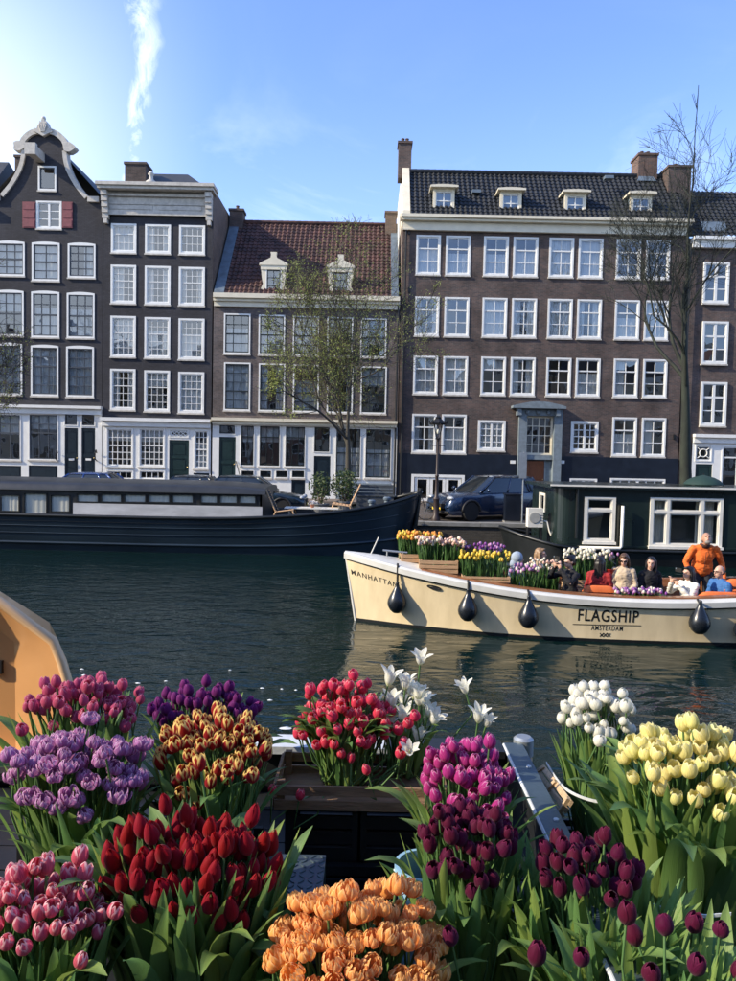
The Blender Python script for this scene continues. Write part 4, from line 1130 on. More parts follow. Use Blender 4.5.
mb.grid(lambda i, j: (lambda p, q: (p[0], p[1] + (q[1] - p[1]) * j, p[2] - .16))(hb_pt(i, 7, -1), hb_pt(i, 7, 1)), 60, 1)
mb.build('deck', pm('grey_steel_deck', (.06, .065, .065), .6, var=.3), HB)
for s in (-1, 1):
    mb = MB(); mb.tube([(lambda p: (p[0], p[1], p[2] + .01))(hb_pt(i, 7, s)) for i in range(0, 61, 2)], .055, 8); mb.build('cap_rail', M_hullblack, HB, smooth=True)
    mb = MB(); mb.tube([(lambda p: (p[0], p[1] + s * .01, p[2]))(hb_pt(i, 2.9, s)) for i in range(0, 60, 2)], .05, 8); mb.build('rubbing_strake', M_hullblue, HB, smooth=True)
mb = MB(); mb.tube([(xs1 - .5, YC, -.2), (xs1 - .12, YC, .9), (xs1 + .02, YC, 2.1)], [.09, .08, .07], 8); mb.build('stem_post', M_hullblack, HB)
for k, zz in enumerate((.55, .8)):
    mb = MB(); mb.tube([(lambda p: (p[0], p[1] - .004, p[2]))(hb_pt(i, 4.4 + 1.1 * k, -1)) for i in range(0, 58, 3)], .018, 6); mb.build('plate_seam', M_hullblue, HB, smooth=True)
# cabin
YW = YC - HBM + .32
cxe = X_(262, 495, YW)
zr0 = Z_(150, 491.5, YW)
zb = 1.0
hbops = []
HBW = [(-21, -3, 494, 512), (0.5, 19.5, 494.5, 511.5), (24, 47, 493, 514), (50.5, 70, 495, 512)]
HBW += [(77, 98.5, 493.7, 502.2), (101, 121.8, 493.8, 502.3), (124, 146, 494, 502.5), (148.3, 170, 494.2, 502.7), (172, 193.6, 494.4, 503), (200.5, 217.7, 494.8, 503.2), (219.7, 237.5, 495, 503.4), (239.3, 256, 495.2, 503.6)]
for p0, p1, a, b in HBW:
    hbops.append(rect(p0, p1, a, b, YW))
mb = MB(); wall_mesh(mb, xs0 + .3, cxe, zb, zr0, YW, hbops, .1)
mb.box(xs0 + .3, cxe, YC + HBM - .4, YC + HBM - .32, zb, zr0); mb.box(cxe - .06, cxe, YW, YC + HBM - .4, zb, zr0)
cab = mb.build('cabin_wall', M_roofdark, HB)
for k, o in enumerate(hbops):
    mb = MB(); t = .022
    mb.box(o[0] - .02, o[0] + t, YW - .02, YW + .08, o[2] - .02, o[3] + .02); mb.box(o[1] - t, o[1] + .02, YW - .02, YW + .08, o[2] - .02, o[3] + .02)
    mb.box(o[0] + t, o[1] - t, YW - .02, YW + .08, o[2] - .02, o[2] + t); mb.box(o[0] + t, o[1] - t, YW - .02, YW + .08, o[3] - t, o[3] + .02)
    w_ = mb.build('window', M_hullblack, HB)
    c = Vector(((o[0] + o[1]) / 2, YW + .012, (o[2] + o[3]) / 2))
    link('pane', PANE2, w_, c - wloc(w_), (rnd.gauss(0, .01), 0, rnd.gauss(0, .02)), (o[1] - o[0] - .03, 1, o[3] - o[2] - .03))
    m2 = MB(); n = 16; ph = rnd.random() * 9
    m2.grid(lambda i, j: (o[0] + (o[1] - o[0]) * i / n, YW + .045 + .008 * math.sin(i * 1.7 + ph), o[2] + (o[3] - o[2]) * j), n, 1)
    m2.build('curtain', M_lit_curtain, w_, smooth=True)
xw0 = X_(73.5, 510, YW)
mb = MB(); mb.box(xw0, cxe + .02, YW - .035, YW - .004, Z_(150, 520.5, YW), Z_(150, 504.5, YW)); mb.build('side_panel', M_weather, HB)
mb = MB(); mb.box(xs0 + .3, xw0, YW - .05, YW - .004, Z_(30, 519, YW), Z_(30, 517.5, YW)); mb.build('sill_strip', M_offwhite, HB)
# rounded roof
def roofp(i, j):
    x = xs0 + .2 + (cxe + .12 - xs0 - .2) * i / 20; n = 14; a = PI * j / n
    yy = -math.cos(a); zz = math.sin(a) ** .45
    droop = .10 * max(0, (i - 17) / 3) ** 2
    return (x, YC + yy * (YC - YW + .10), zr0 - .02 + zz * (.34 - droop))
mb = MB(); mb.grid(roofp, 20, 14, flip=True)
mb.add([roofp(20, j) for j in range(15)], [tuple(range(15))]); mb.add([roofp(0, j) for j in range(15)], [tuple(range(14, -1, -1))])
mb.build('roof', M_roofdark, HB, smooth=True, sharp=50)
# deck things, each on its own
DZ = 1.02
def deck_z(x): return interp(sheer, x) - .16
def deck_chair(px, py, Y, rz, mat_f, mat_s, label):
    p = at(px, py, Y); z = deck_z(p.x)
    r_ = empty('deck_chair', (p.x, Y, z), label, 'chair', 'garden chairs on the houseboat deck', rz)
    for s in (-1, 1):
        mb = MB(); mb.tube([(-.42, s * .3, 0), (-.30, s * .3, .34)], .028, 6); mb.build('leg', mat_f, r_, world=False)
        mb = MB(); mb.tube([(.38, s * .3, 0), (.20, s * .3, .32)], .028, 6); mb.build('leg', mat_f, r_, world=False)
        mb = MB(); mb.tube([(-.34, s * .3, .36), (.22, s * .3, .28), (.55, s * .3, .98)], .028, 6); mb.build('side_frame', mat_f, r_, world=False)
    for k in range(6):
        mb = MB(); x = -.32 + k * .1; mb.box(x, x + .08, -.29, .29, .345 - .014 * k, .365 - .014 * k); mb.build('seat_slat', mat_s, r_, world=False)
    for k in range(7):
        mb = MB(); t = k / 7; x = .26 + .28 * t; z_ = .38 + .57 * t
        mb.obox(Matrix.Translation((x, 0, z_)) @ Matrix.Rotation(-.38, 4, 'Y'), .02, .58, .075); mb.build('back_slat', mat_s, r_, world=False)
    return r_
M_chairdark = pm('dark_chair_fabric', (.05, .058, .065), .7, var=.2)
deck_chair(284, 515, 23.3, PI, M_plank, M_chairdark, 'dark slatted deck chair with pale frame beside the houseboat cabin')
deck_chair(343, 510, 23.7, 0, M_plank, M_plank, 'pale wooden deck chair facing the cabin near the bow')
p = at(312, 510, 23.5)
t_ = empty('deck_table', (p.x, 23.5, deck_z(p.x)), 'low white plank table between the two deck chairs', 'table')
for k in range(4):
    mb = MB(); mb.box(-.85, .85, -.3 + .15 * k, -.165 + .15 * k, .30, .335); mb.build('plank', M_offwhite, t_, world=False)
for sx in (-1, 1):
    for sy in (-1, 1):
        mb = MB(); mb.box(sx * .7 - .03, sx * .7 + .03, sy * .22 - .03, sy * .22 + .03, 0, .30); mb.build('leg', M_offwhite, t_, world=False)
fl_ = empty('flower_pot', (p.x + .02, 23.42, deck_z(p.x) + .335), 'small pot of red and white flowers on the white deck table', 'flower pot')
mb = MB(); mb.lathe([(.05, 0), (.075, .10), (.08, .10)], (0, 0, 0), 10); mb.build('pot', pm('terracotta', (.30, .12, .07), .8), fl_, world=False)
mb = MB(); mb.mi = 0; leaf_cloud(mb, (0, 0, .16), (.20, .12, .08), 50, .04, 5); o_ = mb.build('petals', pm('red_white_petal', (.55, .08, .12), .6, var=.9, scale=25, c2=(.8, .6, .62)), fl_, world=False); o_['kind'] = 'stuff'
for k, (px, py, Y_, rx, rz_, lab) in enumerate(((321, 488, 24.9, .42, .55, 'loose green shrub in a grey tub on the houseboat deck, left of the bushier one'), (345, 483, 24.9, .50, .55, 'bushy round green shrub in a grey tub on the houseboat deck behind wooden chair'))):
    p = at(px, py, Y_); z = deck_z(p.x)
    s_ = empty('potted_shrub', (p.x, Y_, z), lab, 'shrub', 'potted shrubs on the houseboat deck')
    mb = MB(); mb.lathe([(.20, 0), (.26, .32), (.29, .32), (.29, .36), (.24, .36), (.22, .30)], (0, 0, 0), 14); mb.build('tub', pm('zinc_tub', (.20, .21, .22), .5, metal=.5), s_, world=False)
    mb = MB()
    for q in range(7): mb.tube([(0, 0, .3), (.1 * math.cos(q), .1 * math.sin(q), .6), (rx * .6 * math.cos(q), rx * .6 * math.sin(q), .95)], [.02, .014, .006], 5)
    mb.build('stems', M_greywood, s_, world=False)
    mb = MB(); leaf_cloud(mb, (0, 0, .36 + rz_), (rx, rx, rz_), (900 if k else 520), .055, 11 + k); o_ = mb.build('foliage', M_leaf_dark, s_, world=False); o_['kind'] = 'stuff'
for k, (px, py) in enumerate(((371.5, 511), (387, 508))):
    p = at(px, py, 23.5); z = deck_z(p.x); mb = MB()
    mb.lathe([(.13, 0), (.10, .04), (.085, .25), (.12, .27), (.13, .33), (.09, .37)], (p.x, 23.5, z), 12)
    tag(mb.build('mooring_bollard', M_lead, None, smooth=True, sharp=40), 'grey mooring bollard on houseboat foredeck, %s' % ('nearer the wooden chair' if k == 0 else 'nearer the bow'), 'bollard', 'mooring bollards on the houseboat bow')
p = at(375, 505, 24.9)
bs = empty('storage_bench', (p.x, 24.9, deck_z(p.x)), 'dark slatted storage bench on the houseboat foredeck behind bollards', 'bench')
for k in range(5):
    mb = MB(); mb.box(-.62, .62, .24, .27, .12 + .13 * k, .23 + .13 * k); mb.build('back_slat', M_chairdark, bs, world=False)
mb = MB(); mb.box(-.62, .62, -.2, .22, 0, .38); mb.build('chest', M_chairdark, bs, world=False)
mb = MB(); mb.box(-.65, .65, -.23, .235, .38, .42); mb.build('lid', M_chairdark, bs, world=False)

# ------------------------------------------------------------------ square green houseboat on the right
GB = empty('houseboat', (12, 23.5, 0), 'dark green boxy houseboat with white window frames moored at right', 'houseboat')
gy0, gy1 = 22.0, 25.3
gx0, gx1 = X_(557, 500, gy0), 22.0
zrf = Z_(600, 489, gy0); zfl = .47
gops = []
r1 = rect(585, 613.5, 497, 541.5, gy0); r2 = rect(650.5, 720.5, 498, 546.5, gy0)
rc = .45
mb = MB(); gwin = [r1, r2, (13.4, 14.6, r1[2], r1[3]), (16, 18, r1[2], r1[3])]
wall_mesh(mb, gx0 + rc, gx1, zfl, zrf, gy0, gwin, .12)
n = 8
pts = [(gx0 + rc - rc * math.sin(a), gy0 + rc - rc * math.cos(a)) for a in [PI / 2 * k / n for k in range(n + 1)]]
for k in range(n):
    (xa, ya), (xb, yb) = pts[k], pts[k + 1]
    mb.quad((xb, yb, zfl), (xa, ya, zfl), (xa, ya, zrf), (xb, yb, zrf))
eo = (gy0 + 1.45, gy0 + 2.25, 1.45, 2.05)     # window in the end wall
for (a, b, c, d) in ((gy0 + rc, eo[0], zfl, zrf), (eo[1], gy1, zfl, zrf), (eo[0], eo[1], zfl, eo[2]), (eo[0], eo[1], eo[3], zrf)):
    mb.quad((gx0, b, c), (gx0, a, c), (gx0, a, d), (gx0, b, d))
mb.quad((gx1, gy0, zfl), (gx1, gy1, zfl), (gx1, gy1, zrf), (gx1, gy0, zrf)); mb.quad((gx0, gy1, zfl), (gx0, gy1, zrf), (gx1, gy1, zrf), (gx1, gy1, zfl))
cw = mb.build('cabin_wall', M_boatgreen, GB, smooth=True, sharp=30)
def gwindow(r, cols, name='window'):
    mb = MB(); t = .06; x0, x1, z0, z1 = r; y = gy0
    mb.box(x0 - .04, x0 + t, y - .05, y + .09, z0, z1); mb.box(x1 - t, x1 + .04, y - .05, y + .09, z0, z1)
    mb.box(x0 + t, x1 - t, y - .05, y + .09, z1 - t, z1); mb.box(x0 - .07, x1 + .07, y - .10, y + .09, z0 - .08, z0); mb.box(x0 + t, x1 - t, y - .05, y + .09, z0, z0 + t)
    zt_ = z0 + (z1 - z0) * .70
    mb.box(x0 + t, x1 - t, y - .045, y + .085, zt_ - .04, zt_ + .04)
    acc = x0 + t; iw = x1 - x0 - 2 * t; tot = sum(cols); ed = [acc]
    for c in cols: acc += iw * c / tot; ed.append(acc)
    for e in ed[1:-1]: mb.box(e - .045, e + .045, y - .043, y + .083, z0 + t, z1 - t)
    w_ = mb.build(name, M_offwhite, GB)
    m3 = MB()
    for a, b in zip(ed, ed[1:]):
        for za, zb_ in ((z0 + t, zt_ - .04), (zt_ + .04, z1 - t)):
            # casement of each light
            e = .035; a_ = a + (.045 if a != ed[0] else 0); b_ = b - (.045 if b != ed[-1] else 0)
            m3.box(a_, a_ + e, y - .02, y + .05, za, zb_); m3.box(b_ - e, b_, y - .02, y + .05, za, zb_); m3.box(a_ + e, b_ - e, y - .02, y + .05, za, za + e); m3.box(a_ + e, b_ - e, y - .02, y + .05, zb_ - e, zb_)
            link('pane', PANE, w_, Vector(((a + b) / 2, y + .02, (za + zb_) / 2)) - wloc(w_), (rnd.gauss(0, .012), 0, rnd.gauss(0, .02)), (b - a, 1, zb_ - za))
    m3.build('casement', M_offwhite, w_)
    return w_
gwindow(r1, (1, 1)) if False else gwindow(r1, (1,))
w2 = gwindow(r2, (1.0, 2.3, 1.15))
gwindow(gwin[2], (1,)); gwindow(gwin[3], (1, 1))
mb = MB(); n = 24; mb.grid(lambda i, j: (r2[0] + .1 + (r2[1] - r2[0]) * .30 * i / n, gy0 + .25 + .03 * math.sin(i * 1.6), r2[2] + (r2[3] - r2[2]) * j), n, 1); mb.build('curtain', M_lit_curtain, w2, smooth=True)
mb = MB(); mb.grid(lambda i, j: (r2[1] - .1 - (r2[1] - r2[0]) * .26 * i / n, gy0 + .25 + .03 * math.sin(i * 1.6), r2[2] + (r2[3] - r2[2]) * j), n, 1); mb.build('curtain', M_lit_curtain, w2, smooth=True)
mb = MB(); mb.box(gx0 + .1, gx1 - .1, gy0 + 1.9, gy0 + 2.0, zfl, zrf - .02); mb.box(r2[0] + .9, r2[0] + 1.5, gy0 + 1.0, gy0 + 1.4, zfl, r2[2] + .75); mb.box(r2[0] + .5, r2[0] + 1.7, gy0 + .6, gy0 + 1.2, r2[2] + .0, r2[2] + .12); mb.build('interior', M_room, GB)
mb = MB(); mb.box(gx0 - .02, gx0 + .05, eo[0], eo[0] + .1, eo[2], eo[3]); mb.box(gx0 - .02, gx0 + .05, eo[1] - .1, eo[1], eo[2], eo[3]); mb.box(gx0 - .02, gx0 + .05, eo[0] + .1, eo[1] - .1, eo[2], eo[2] + .08); mb.box(gx0 - .02, gx0 + .05, eo[0] + .1, eo[1] - .1, eo[3] - .08, eo[3])
we = mb.build('window', M_offwhite, GB); link('pane', PANE, we, Vector((gx0 + .02, (eo[0] + eo[1]) / 2, (eo[2] + eo[3]) / 2)) - wloc(we), (0, 0, PI / 2), (.62, 1, .46))
mb = MB(); mb.box(gx0 - .22, gx1 + .2, gy0 - .16, gy1 + .15, zrf, zrf + .10); rf = mb.build('roof', M_boatgreen, GB)
mb = MB(); mb.box(gx0 - .24, gx1 + .2, gy0 - .185, gy0 - .15, zrf + .065, zrf + .115); mb.build('roof_trim', M_offwhite, rf)
mb = MB(); mb.box(gx0 - .1, gx1, gy0 - .05, gy0 - .005, .54, .60); mb.build('rubbing_strake', M_boatgreen, GB)
# pontoon hull with a raised forward deck on the left
hs = [(4.3, .92), (5.0, .72), (5.8, .56), (7, .47), (22.2, .47)]
def gh(i, j, s):
    x = 4.25 + (22.2 - 4.25) * (i / 30) ** 1.6; b = 1.78 * min(1, math.sqrt(max(0, (x - 4.25) / 1.4)) if x < 5.65 else 1)
    zs = interp(hs, x); z = -.35 + (zs + .35) * j / 4
    return (x + .35 * (1 - j / 4) * max(0, 1 - i / 6), 23.65 + s * b * (.9 + .1 * j / 4), z)
mb = MB()
for s in (-1, 1): mb.grid(lambda i, j: gh(i, j, s), 30, 4, flip=s > 0)
mb.grid(lambda i, j: (lambda p, q: (p[0], p[1] + (q[1] - p[1]) * j, p[2] - .06))(gh(i, 4, -1), gh(i, 4, 1)), 30, 1)
mb.build('hull', M_hullblack, GB, smooth=True, sharp=40)
for s in (-1, 1):
    mb = MB(); mb.tube([gh(i, 4, s) for i in range(31)], .05, 8); mb.build('cap_rail', M_hullblack, GB, smooth=True)
# pipes on the wall
mb = MB(); x, z0, z1 = X_(620, 540, gy0), Z_(620, 548, gy0), Z_(620, 505.5, gy0); xl = X_(578, 548, gy0)
mb.tube([(x, gy0 - .14, z1), (x, gy0 - .14, z0 + .06), (x - .05, gy0 - .14, z0), (xl, gy0 - .14, z0)], .05, 8); mb.build('waste_pipe', M_offwhite, GB, smooth=True)
mb = MB(); x = X_(576, 520, gy0); mb.tube([(x, gy0 - .06, zrf), (x, gy0 - .06, .8)], .04, 8); mb.build('drain_pipe', M_hullblack, GB)
# air conditioner standing on the deck
p = at(543.5, 527, 22.9)
ac = empty('air_conditioner', (5.15, 22.75, .62), 'white outdoor air conditioner unit on iron stand by green houseboat', 'air conditioner')
zA = Z_(543, 527, 22.75) - .62
mb = MB(); mb.box(-.23, .23, -.16, .16, zA, zA + .58); mb.build('case', M_offwhite, ac, world=False)
mb = MB(); mb.lathe([(.17, 0), (.17, .01), (.16, .015)], (0, 0, 0), 20); me_ = mb.build('fan_grille', pm('grey_grille', (.35, .35, .33), .5), ac, world=False); me_.rotation_euler = (PI / 2, 0, 0); me_.location = (-.03, -.162, zA + .29)
for k in range(5):
    mb = MB(); mb.box(.14, .21, -.168, -.161, zA + .12 + .08 * k, zA + .14 + .08 * k); mb.build('vent_slot', pm('dark_vent', (.1, .1, .1), .6), ac, world=False)
for s in (-1, 1):
    mb = MB(); mb.box(s * .2 - .02, s * .2 + .02, -.14, .14, 0, zA); mb.build('stand_leg', M_iron, ac, world=False)
mb = MB(); mb.tube([(.23, -.05, zA + .2), (.36, -.1, zA + .18), (.44, -.1, zA - .1), (.55, -.15, zA - .35), (.78, -.3, zA - .45), (1.0, -.4, zA - .42)], .03, 8); mb.build('hose', M_offwhite, ac, world=False, smooth=True)
# green parasol dome on the roof terrace
p = at(703, 490, 24.2)
um = empty('parasol', (p.x, 24.2, zrf + .1), 'dark green closed dome parasol on the right houseboat roof', 'parasol')
mb = MB(); mb.lathe([(.62, .02), (.60, .06), (.50, .17), (.33, .26), (.14, .31), (.03, .34)], (0, 0, 0), 12); mb.build('canopy', pm('dark_green_canvas', (.010, .035, .03), .8), um, smooth=True, world=False)
mb = MB(); mb.tube([(0, 0, 0), (0, 0, .4)], .02, 6); mb.build('pole', M_iron, um, world=False)

# ------------------------------------------------------------------ cars
def car(name, label, loc, rz, paint, L=4.4, W=1.80, H=1.46, suv=False, group='cars parked along the canal', plate=False):
    r_ = empty(name, loc, label, 'car', group, rz)
    hl = L / 2; belt = H * .62; hood = H * (.60 if suv else .58)
    # stations from the nose backwards: x, centre-top z, half width, bottom z
    st = [(hl, .50, .60, .38), (hl - .04, .66, .78, .28), (hl - .16, hood - .14, .87, .22), (hl - .55, hood - .06, .94, .20), (hl * .42, hood + .02, .98, .20), (hl * .30, belt, 1.0, .20), (0, belt + .02, 1.0, .20), (-hl * .5, belt + .04, 1.0, .20), (-hl + .45, belt + .05, .97, .22), (-hl + .12, belt + .0, .90, .28), (-hl + .01, belt - .18, .80, .36), (-hl, .55, .62, .42)]
    mb = MB(); hwid = W / 2
    for s in (-1, 1):
        def P(i, j):
            x, zt, w, zb = st[i]
            prof = [(0, zt), (.55, zt), (.84, zt - .02), (.95, zt - .07), (1.0, zt - (zt - zb) * .42), (.985, zb + .12), (.92, zb), (0, zb)]
            return (x, s * w * hwid * prof[j][0], prof[j][1])
        mb.grid(P, len(st) - 1, 7, flip=s < 0)
    mb.build('body', paint, r_, world=False, smooth=True, sharp=38)
    # greenhouse
    zt = H; b0 = belt - .02
    ga = [(hl * .44, .82), (-hl + .38, .84)]; gb = [(hl * .10, .66), (-hl * (.66 if suv else .55), .66)]
    def ring(t, wsc=1.0):
        xf = ga[0][0] + (gb[0][0] - ga[0][0]) * t; xr = ga[1][0] + (gb[1][0] - ga[1][0]) * t
        wf = (ga[0][1] + (gb[0][1] - ga[0][1]) * t) * hwid * wsc; wr = (ga[1][1] + (gb[1][1] - ga[1][1]) * t) * hwid * wsc
        z = b0 + (zt - .06 - b0) * t
        return xf, xr, wf, wr, z
    def section(t, f):
        xf, xr, wf, wr, z = ring(t); x = xf + (xr - xf) * f; w = (wf + (wr - wf) * f) * (1 + .04 * math.sin(PI * f)); return x, w, z
    glass = pm('car_glass', (.012, .016, .02), .04, var=.05, spec=.8)
    parts = [('windscreen', [(-1, 0), (1, 0)]), ('rear_window', [(-1, 1), (1, 1)])]
    for nm, f in (('windscreen', 0), ('rear_window', 1)):
        mb = MB(); xo = .0
        def P(i, j):
            x, w, z = section(j / 4, f); u = -1 + 2 * i / 8; bow = (.10 * (1 - u * u)) * (1 if f == 0 else -1) * (1 - .3 * j / 4)
            return (x + bow, u * w * .97, z)
        mb.grid(P, 8, 4, flip=f == 1); mb.build(nm, glass, r_, world=False, smooth=True)
    for s in (-1, 1):
        for k, (f0, f1) in enumerate(((.04, .40), (.43, .76), (.79, .97))):
            mb = MB()
            def P(i, j):
                x, w, z = section(j / 3 * .93, f0 + (f1 - f0) * i / 4); return (x, s * w, z)
            mb.grid(P, 4, 3, flip=s < 0); mb.build('side_window', glass, r_, world=False, smooth=True)
        for f in (0.0, .415, .775, 1.0):
            mb = MB(); pts_ = []
            for j in range(4):
                x, w, z = section(j / 3, f); pts_.append((x, s * w * 1.0, z))
            mb.tube(pts_, .035 if f in (0., 1.) else .03, 6); mb.build('pillar', paint, r_, world=False, smooth=True)
    mb = MB()
    def P(i, j):
        f = i / 10; x, w, z = section(1.0, f); u = -1 + 2 * j / 8
        return (x, u * w * 1.02, z - .012 + .075 * (1 - u ** 4) * math.sin(PI * (.08 + .84 * f)) ** .5)
    mb.grid(P, 10, 8, flip=True); mb.build('roof', paint, r_, world=False, smooth=True)
    wr = .36 if suv else .31
    for sx in (hl - .86, -hl + .88):
        for s in (-1, 1):
            wl_ = empty('wheel', (sx, s * (hwid - .10), wr)); wl_.parent = r_
            mb = MB(); mb.lathe([(wr * .66, -.11), (wr * .95, -.11), (wr, -.07), (wr, .07), (wr * .95, .11), (wr * .66, .11)], (0, 0, 0), 24); t_ = mb.build('tyre', pm('tyre_rubber', (.012, .012, .012), .8), wl_, world=False, smooth=True, sharp=40); t_.rotation_euler = (PI / 2, 0, 0)
            mb = MB(); mb.lathe([(wr * .68, -.09), (wr * .64, .02), (wr * .2, .06)], (0, 0, 0), 20)
            for k in range(5):
                a = 2 * PI * k / 5; mb.obox(Matrix.Rotation(a, 4, 'Z') @ Matrix.Translation((wr * .36, 0, .085)), wr * .6, .06, .03)
            q = mb.build('rim', pm('alloy_rim', (.25, .26, .28), .35, metal=.9), wl_, world=False); q.rotation_euler = (PI / 2 * (1 if s < 0 else -1), 0, 0)
            mb = MB(); n = 14; mb.tube([(sx + (wr + .045) * math.cos(PI * k / n), s * (hwid - .005), wr + (wr + .045) * math.sin(PI * k / n)) for k in range(n + 1)], .045, 6); mb.build('wheel_arch', pm('black_trim', (.012, .012, .013), .6), r_, world=False, smooth=True)
    for s in (-1, 1):
        mb = MB(); mb.ellipsoid((hl - .13, s * hwid * .66, hood - .17), (.10, .20, .075), 12, 8); mb.build('headlight', pm('headlight_glass', (.35, .38, .42), .08, var=.1, spec=.9), r_, world=False, smooth=True)
        mb = MB(); mb.ellipsoid((-hl + .06, s * hwid * .68, belt - .12), (.06, .22, .06), 10, 6); mb.build('tail_light', pm('tail_red', (.25, .01, .01), .2), r_, world=False, smooth=True)
        mb = MB(); mb.ellipsoid((hl * .36, s * (hwid + .09), belt + .10), (.07, .11, .075), 10, 6); mb.build('mirror', paint, r_, world=False, smooth=True)
        mb = MB(); mb.box(-hl * .18, -hl * .18 + .2, s * hwid * 1.0, s * (hwid * 1.0 + .02), belt - .1, belt - .07); mb.build('door_handle', paint, r_, world=False)
    mb = MB(); mb.box(hl - .05, hl + .012, -hwid * .45, hwid * .45, .44, .62); gr = mb.build('grille', pm('black_trim', (.012, .012, .013), .6), r_, world=False)
    mb = MB(); mb.box(hl - .1, hl + .0, -hwid * .72, hwid * .72, .28, .36); mb.build('air_intake', pm('black_trim', (.012, .012, .013), .6), r_, world=False)
    mb = MB(); mb.box(hl + .012, hl + .03, -.26, .26, .38, .48); mb.build('number_plate', pm('yellow_plate', (.72, .50, .05), .5, var=.05), r_, world=False)
    return r_
M_paint_blue = pm('blue_car_paint', (.012, .030, .075), .22, metal=.35, var=.1, coat=.8)
M_paint_bright = pm('bright_blue_car_paint', (.015, .055, .22), .25, metal=.2, var=.1, coat=.8)
M_paint_dark = pm('black_car_paint', (.010, .014, .018), .22, metal=.2, var=.1, coat=.8)
M_paint_teal = pm('dark_teal_car_paint', (.010, .024, .034), .22, metal=.3, var=.1, coat=.8)
p = at(486, 522, 28.4)
car('parked_car', 'dark blue sport utility car with yellow number plate parked at the quay edge', (p.x + .1, 28.6, QZ), PI + R(30), M_paint_blue, 4.85, 1.95, 1.68, suv=True)
car('parked_car', 'bright blue car whose roof shows behind the houseboat at far left', (-11.1, 28.6, QZ), PI, M_paint_bright, 4.3, 1.78, 1.47)
car('parked_car', 'black car whose roof shows behind the houseboat below black cornice house door', (-7.35, 29.4, QZ), PI, M_paint_dark, 3.9, 1.7, 1.42)
car('parked_car', 'dark teal car whose roof shows behind houseboat end nearest the deck chairs', (-4.45, 28.5, QZ), 0, M_paint_teal, 4.2, 1.76, 1.48)

# ------------------------------------------------------------------ street furniture
p = at(436, 516, 27.0); lx = p.x; ztop = Z_(436, 415, 27.0) - QZ
la = empty('street_lamp', (lx, 27.0, QZ), 'dark cast iron street lamp with crowned lantern beside the parked car', 'street lamp')
mb = MB(); mb.lathe([(.16, 0), (.16, .12), (.11, .2), (.10, .75), (.13, .8), (.07, .9), (.055, 1.6), (.075, 1.65), (.05, 1.7), (.04, ztop - .95), (.07, ztop - .92), (.03, ztop - .86)], (0, 0, 0), 12); mb.build('post', pm('brown_iron', (.035, .022, .020), .5), la, smooth=True, sharp=40, world=False)
mb = MB()
for k in range(4):
    a = PI / 2 * k + PI / 4
    mb.tube([(.08 * math.cos(a), .08 * math.sin(a), ztop - .86), (.20 * math.cos(a), .20 * math.sin(a), ztop - .33)], .014, 5)
mb.lathe([(.09, ztop - .88), (.10, ztop - .84)], (0, 0, 0), 8); mb.lathe([(.31, ztop - .35), (.33, ztop - .30), (.22, ztop - .24), (.10, ztop - .12), (.12, ztop - .09), (.04, ztop - .04), (.015, ztop + .02)], (0, 0, 0), 8)
for k in range(8):
    a = PI / 4 * k; mb.ellipsoid((.31 * math.cos(a), .31 * math.sin(a), ztop - .25), (.03, .03, .06), 6, 4)
ln = mb.build('lantern', M_iron, la, world=False)
mb = MB(); mb.lathe([(.075, ztop - .84), (.185, ztop - .35)], (0, 0, 0), 4); mb.build('lantern_glass', M_glass_clear, la, world=False)
mb = MB(); mb.ellipsoid((0, 0, ztop - .6), (.05, .05, .10), 8, 6); mb.build('bulb', M_offwhite, la, world=False, smooth=True)
mb = MB(); mb.tube([(-.26, 0, ztop - 1.1), (.26, 0, ztop - 1.1)], .02, 6); mb.build('ladder_bar', M_iron, la, world=False)
p = at(522, 520, 26.7)
sg = empty('sign_post', (p.x, 26.7, QZ), 'thin grey steel post with blank grey sign back before entrance', 'sign post')
zt = Z_(522, 452, 26.7) - QZ
mb = MB(); mb.tube([(0, 0, 0), (0, 0, zt)], .03, 8); mb.build('post', pm('galvanised_steel', (.35, .38, .40), .45, metal=.6), sg, world=False)
mb = MB(); mb.box(-.16, .10, -.05, -.035, zt - .95, zt - .02); mb.build('sign_plate', pm('galvanised_steel', (.35, .38, .40), .45, metal=.6), sg, world=False)
for k in range(2):
    mb = MB(); mb.box(-.05, .05, -.037, .035, zt - .8 + .6 * k, zt - .76 + .6 * k); mb.build('clamp', M_iron, sg, world=False)
p = at(515, 520, 26.9)
cb = empty('utility_cabinet', (p.x - .1, 27.0, QZ), 'dark blue steel cabinet on the quay beside thin sign post', 'cabinet')
mb = MB(); mb.box(-.28, .28, -.2, .2, .06, 1.0); mb.build('case', M_navy, cb, world=False)
mb = MB(); mb.box(-.31, .31, -.23, .23, 1.0, 1.05); mb.build('cap', M_navy, cb, world=False)
mb = MB(); mb.box(-.26, .26, -.212, -.2, .10, .96); d_ = mb.build('door', M_navy, cb, world=False)
mb = MB(); mb.box(-.3, .3, -.22, .22, 0, .06); mb.build('foot', M_kerb, cb, world=False)

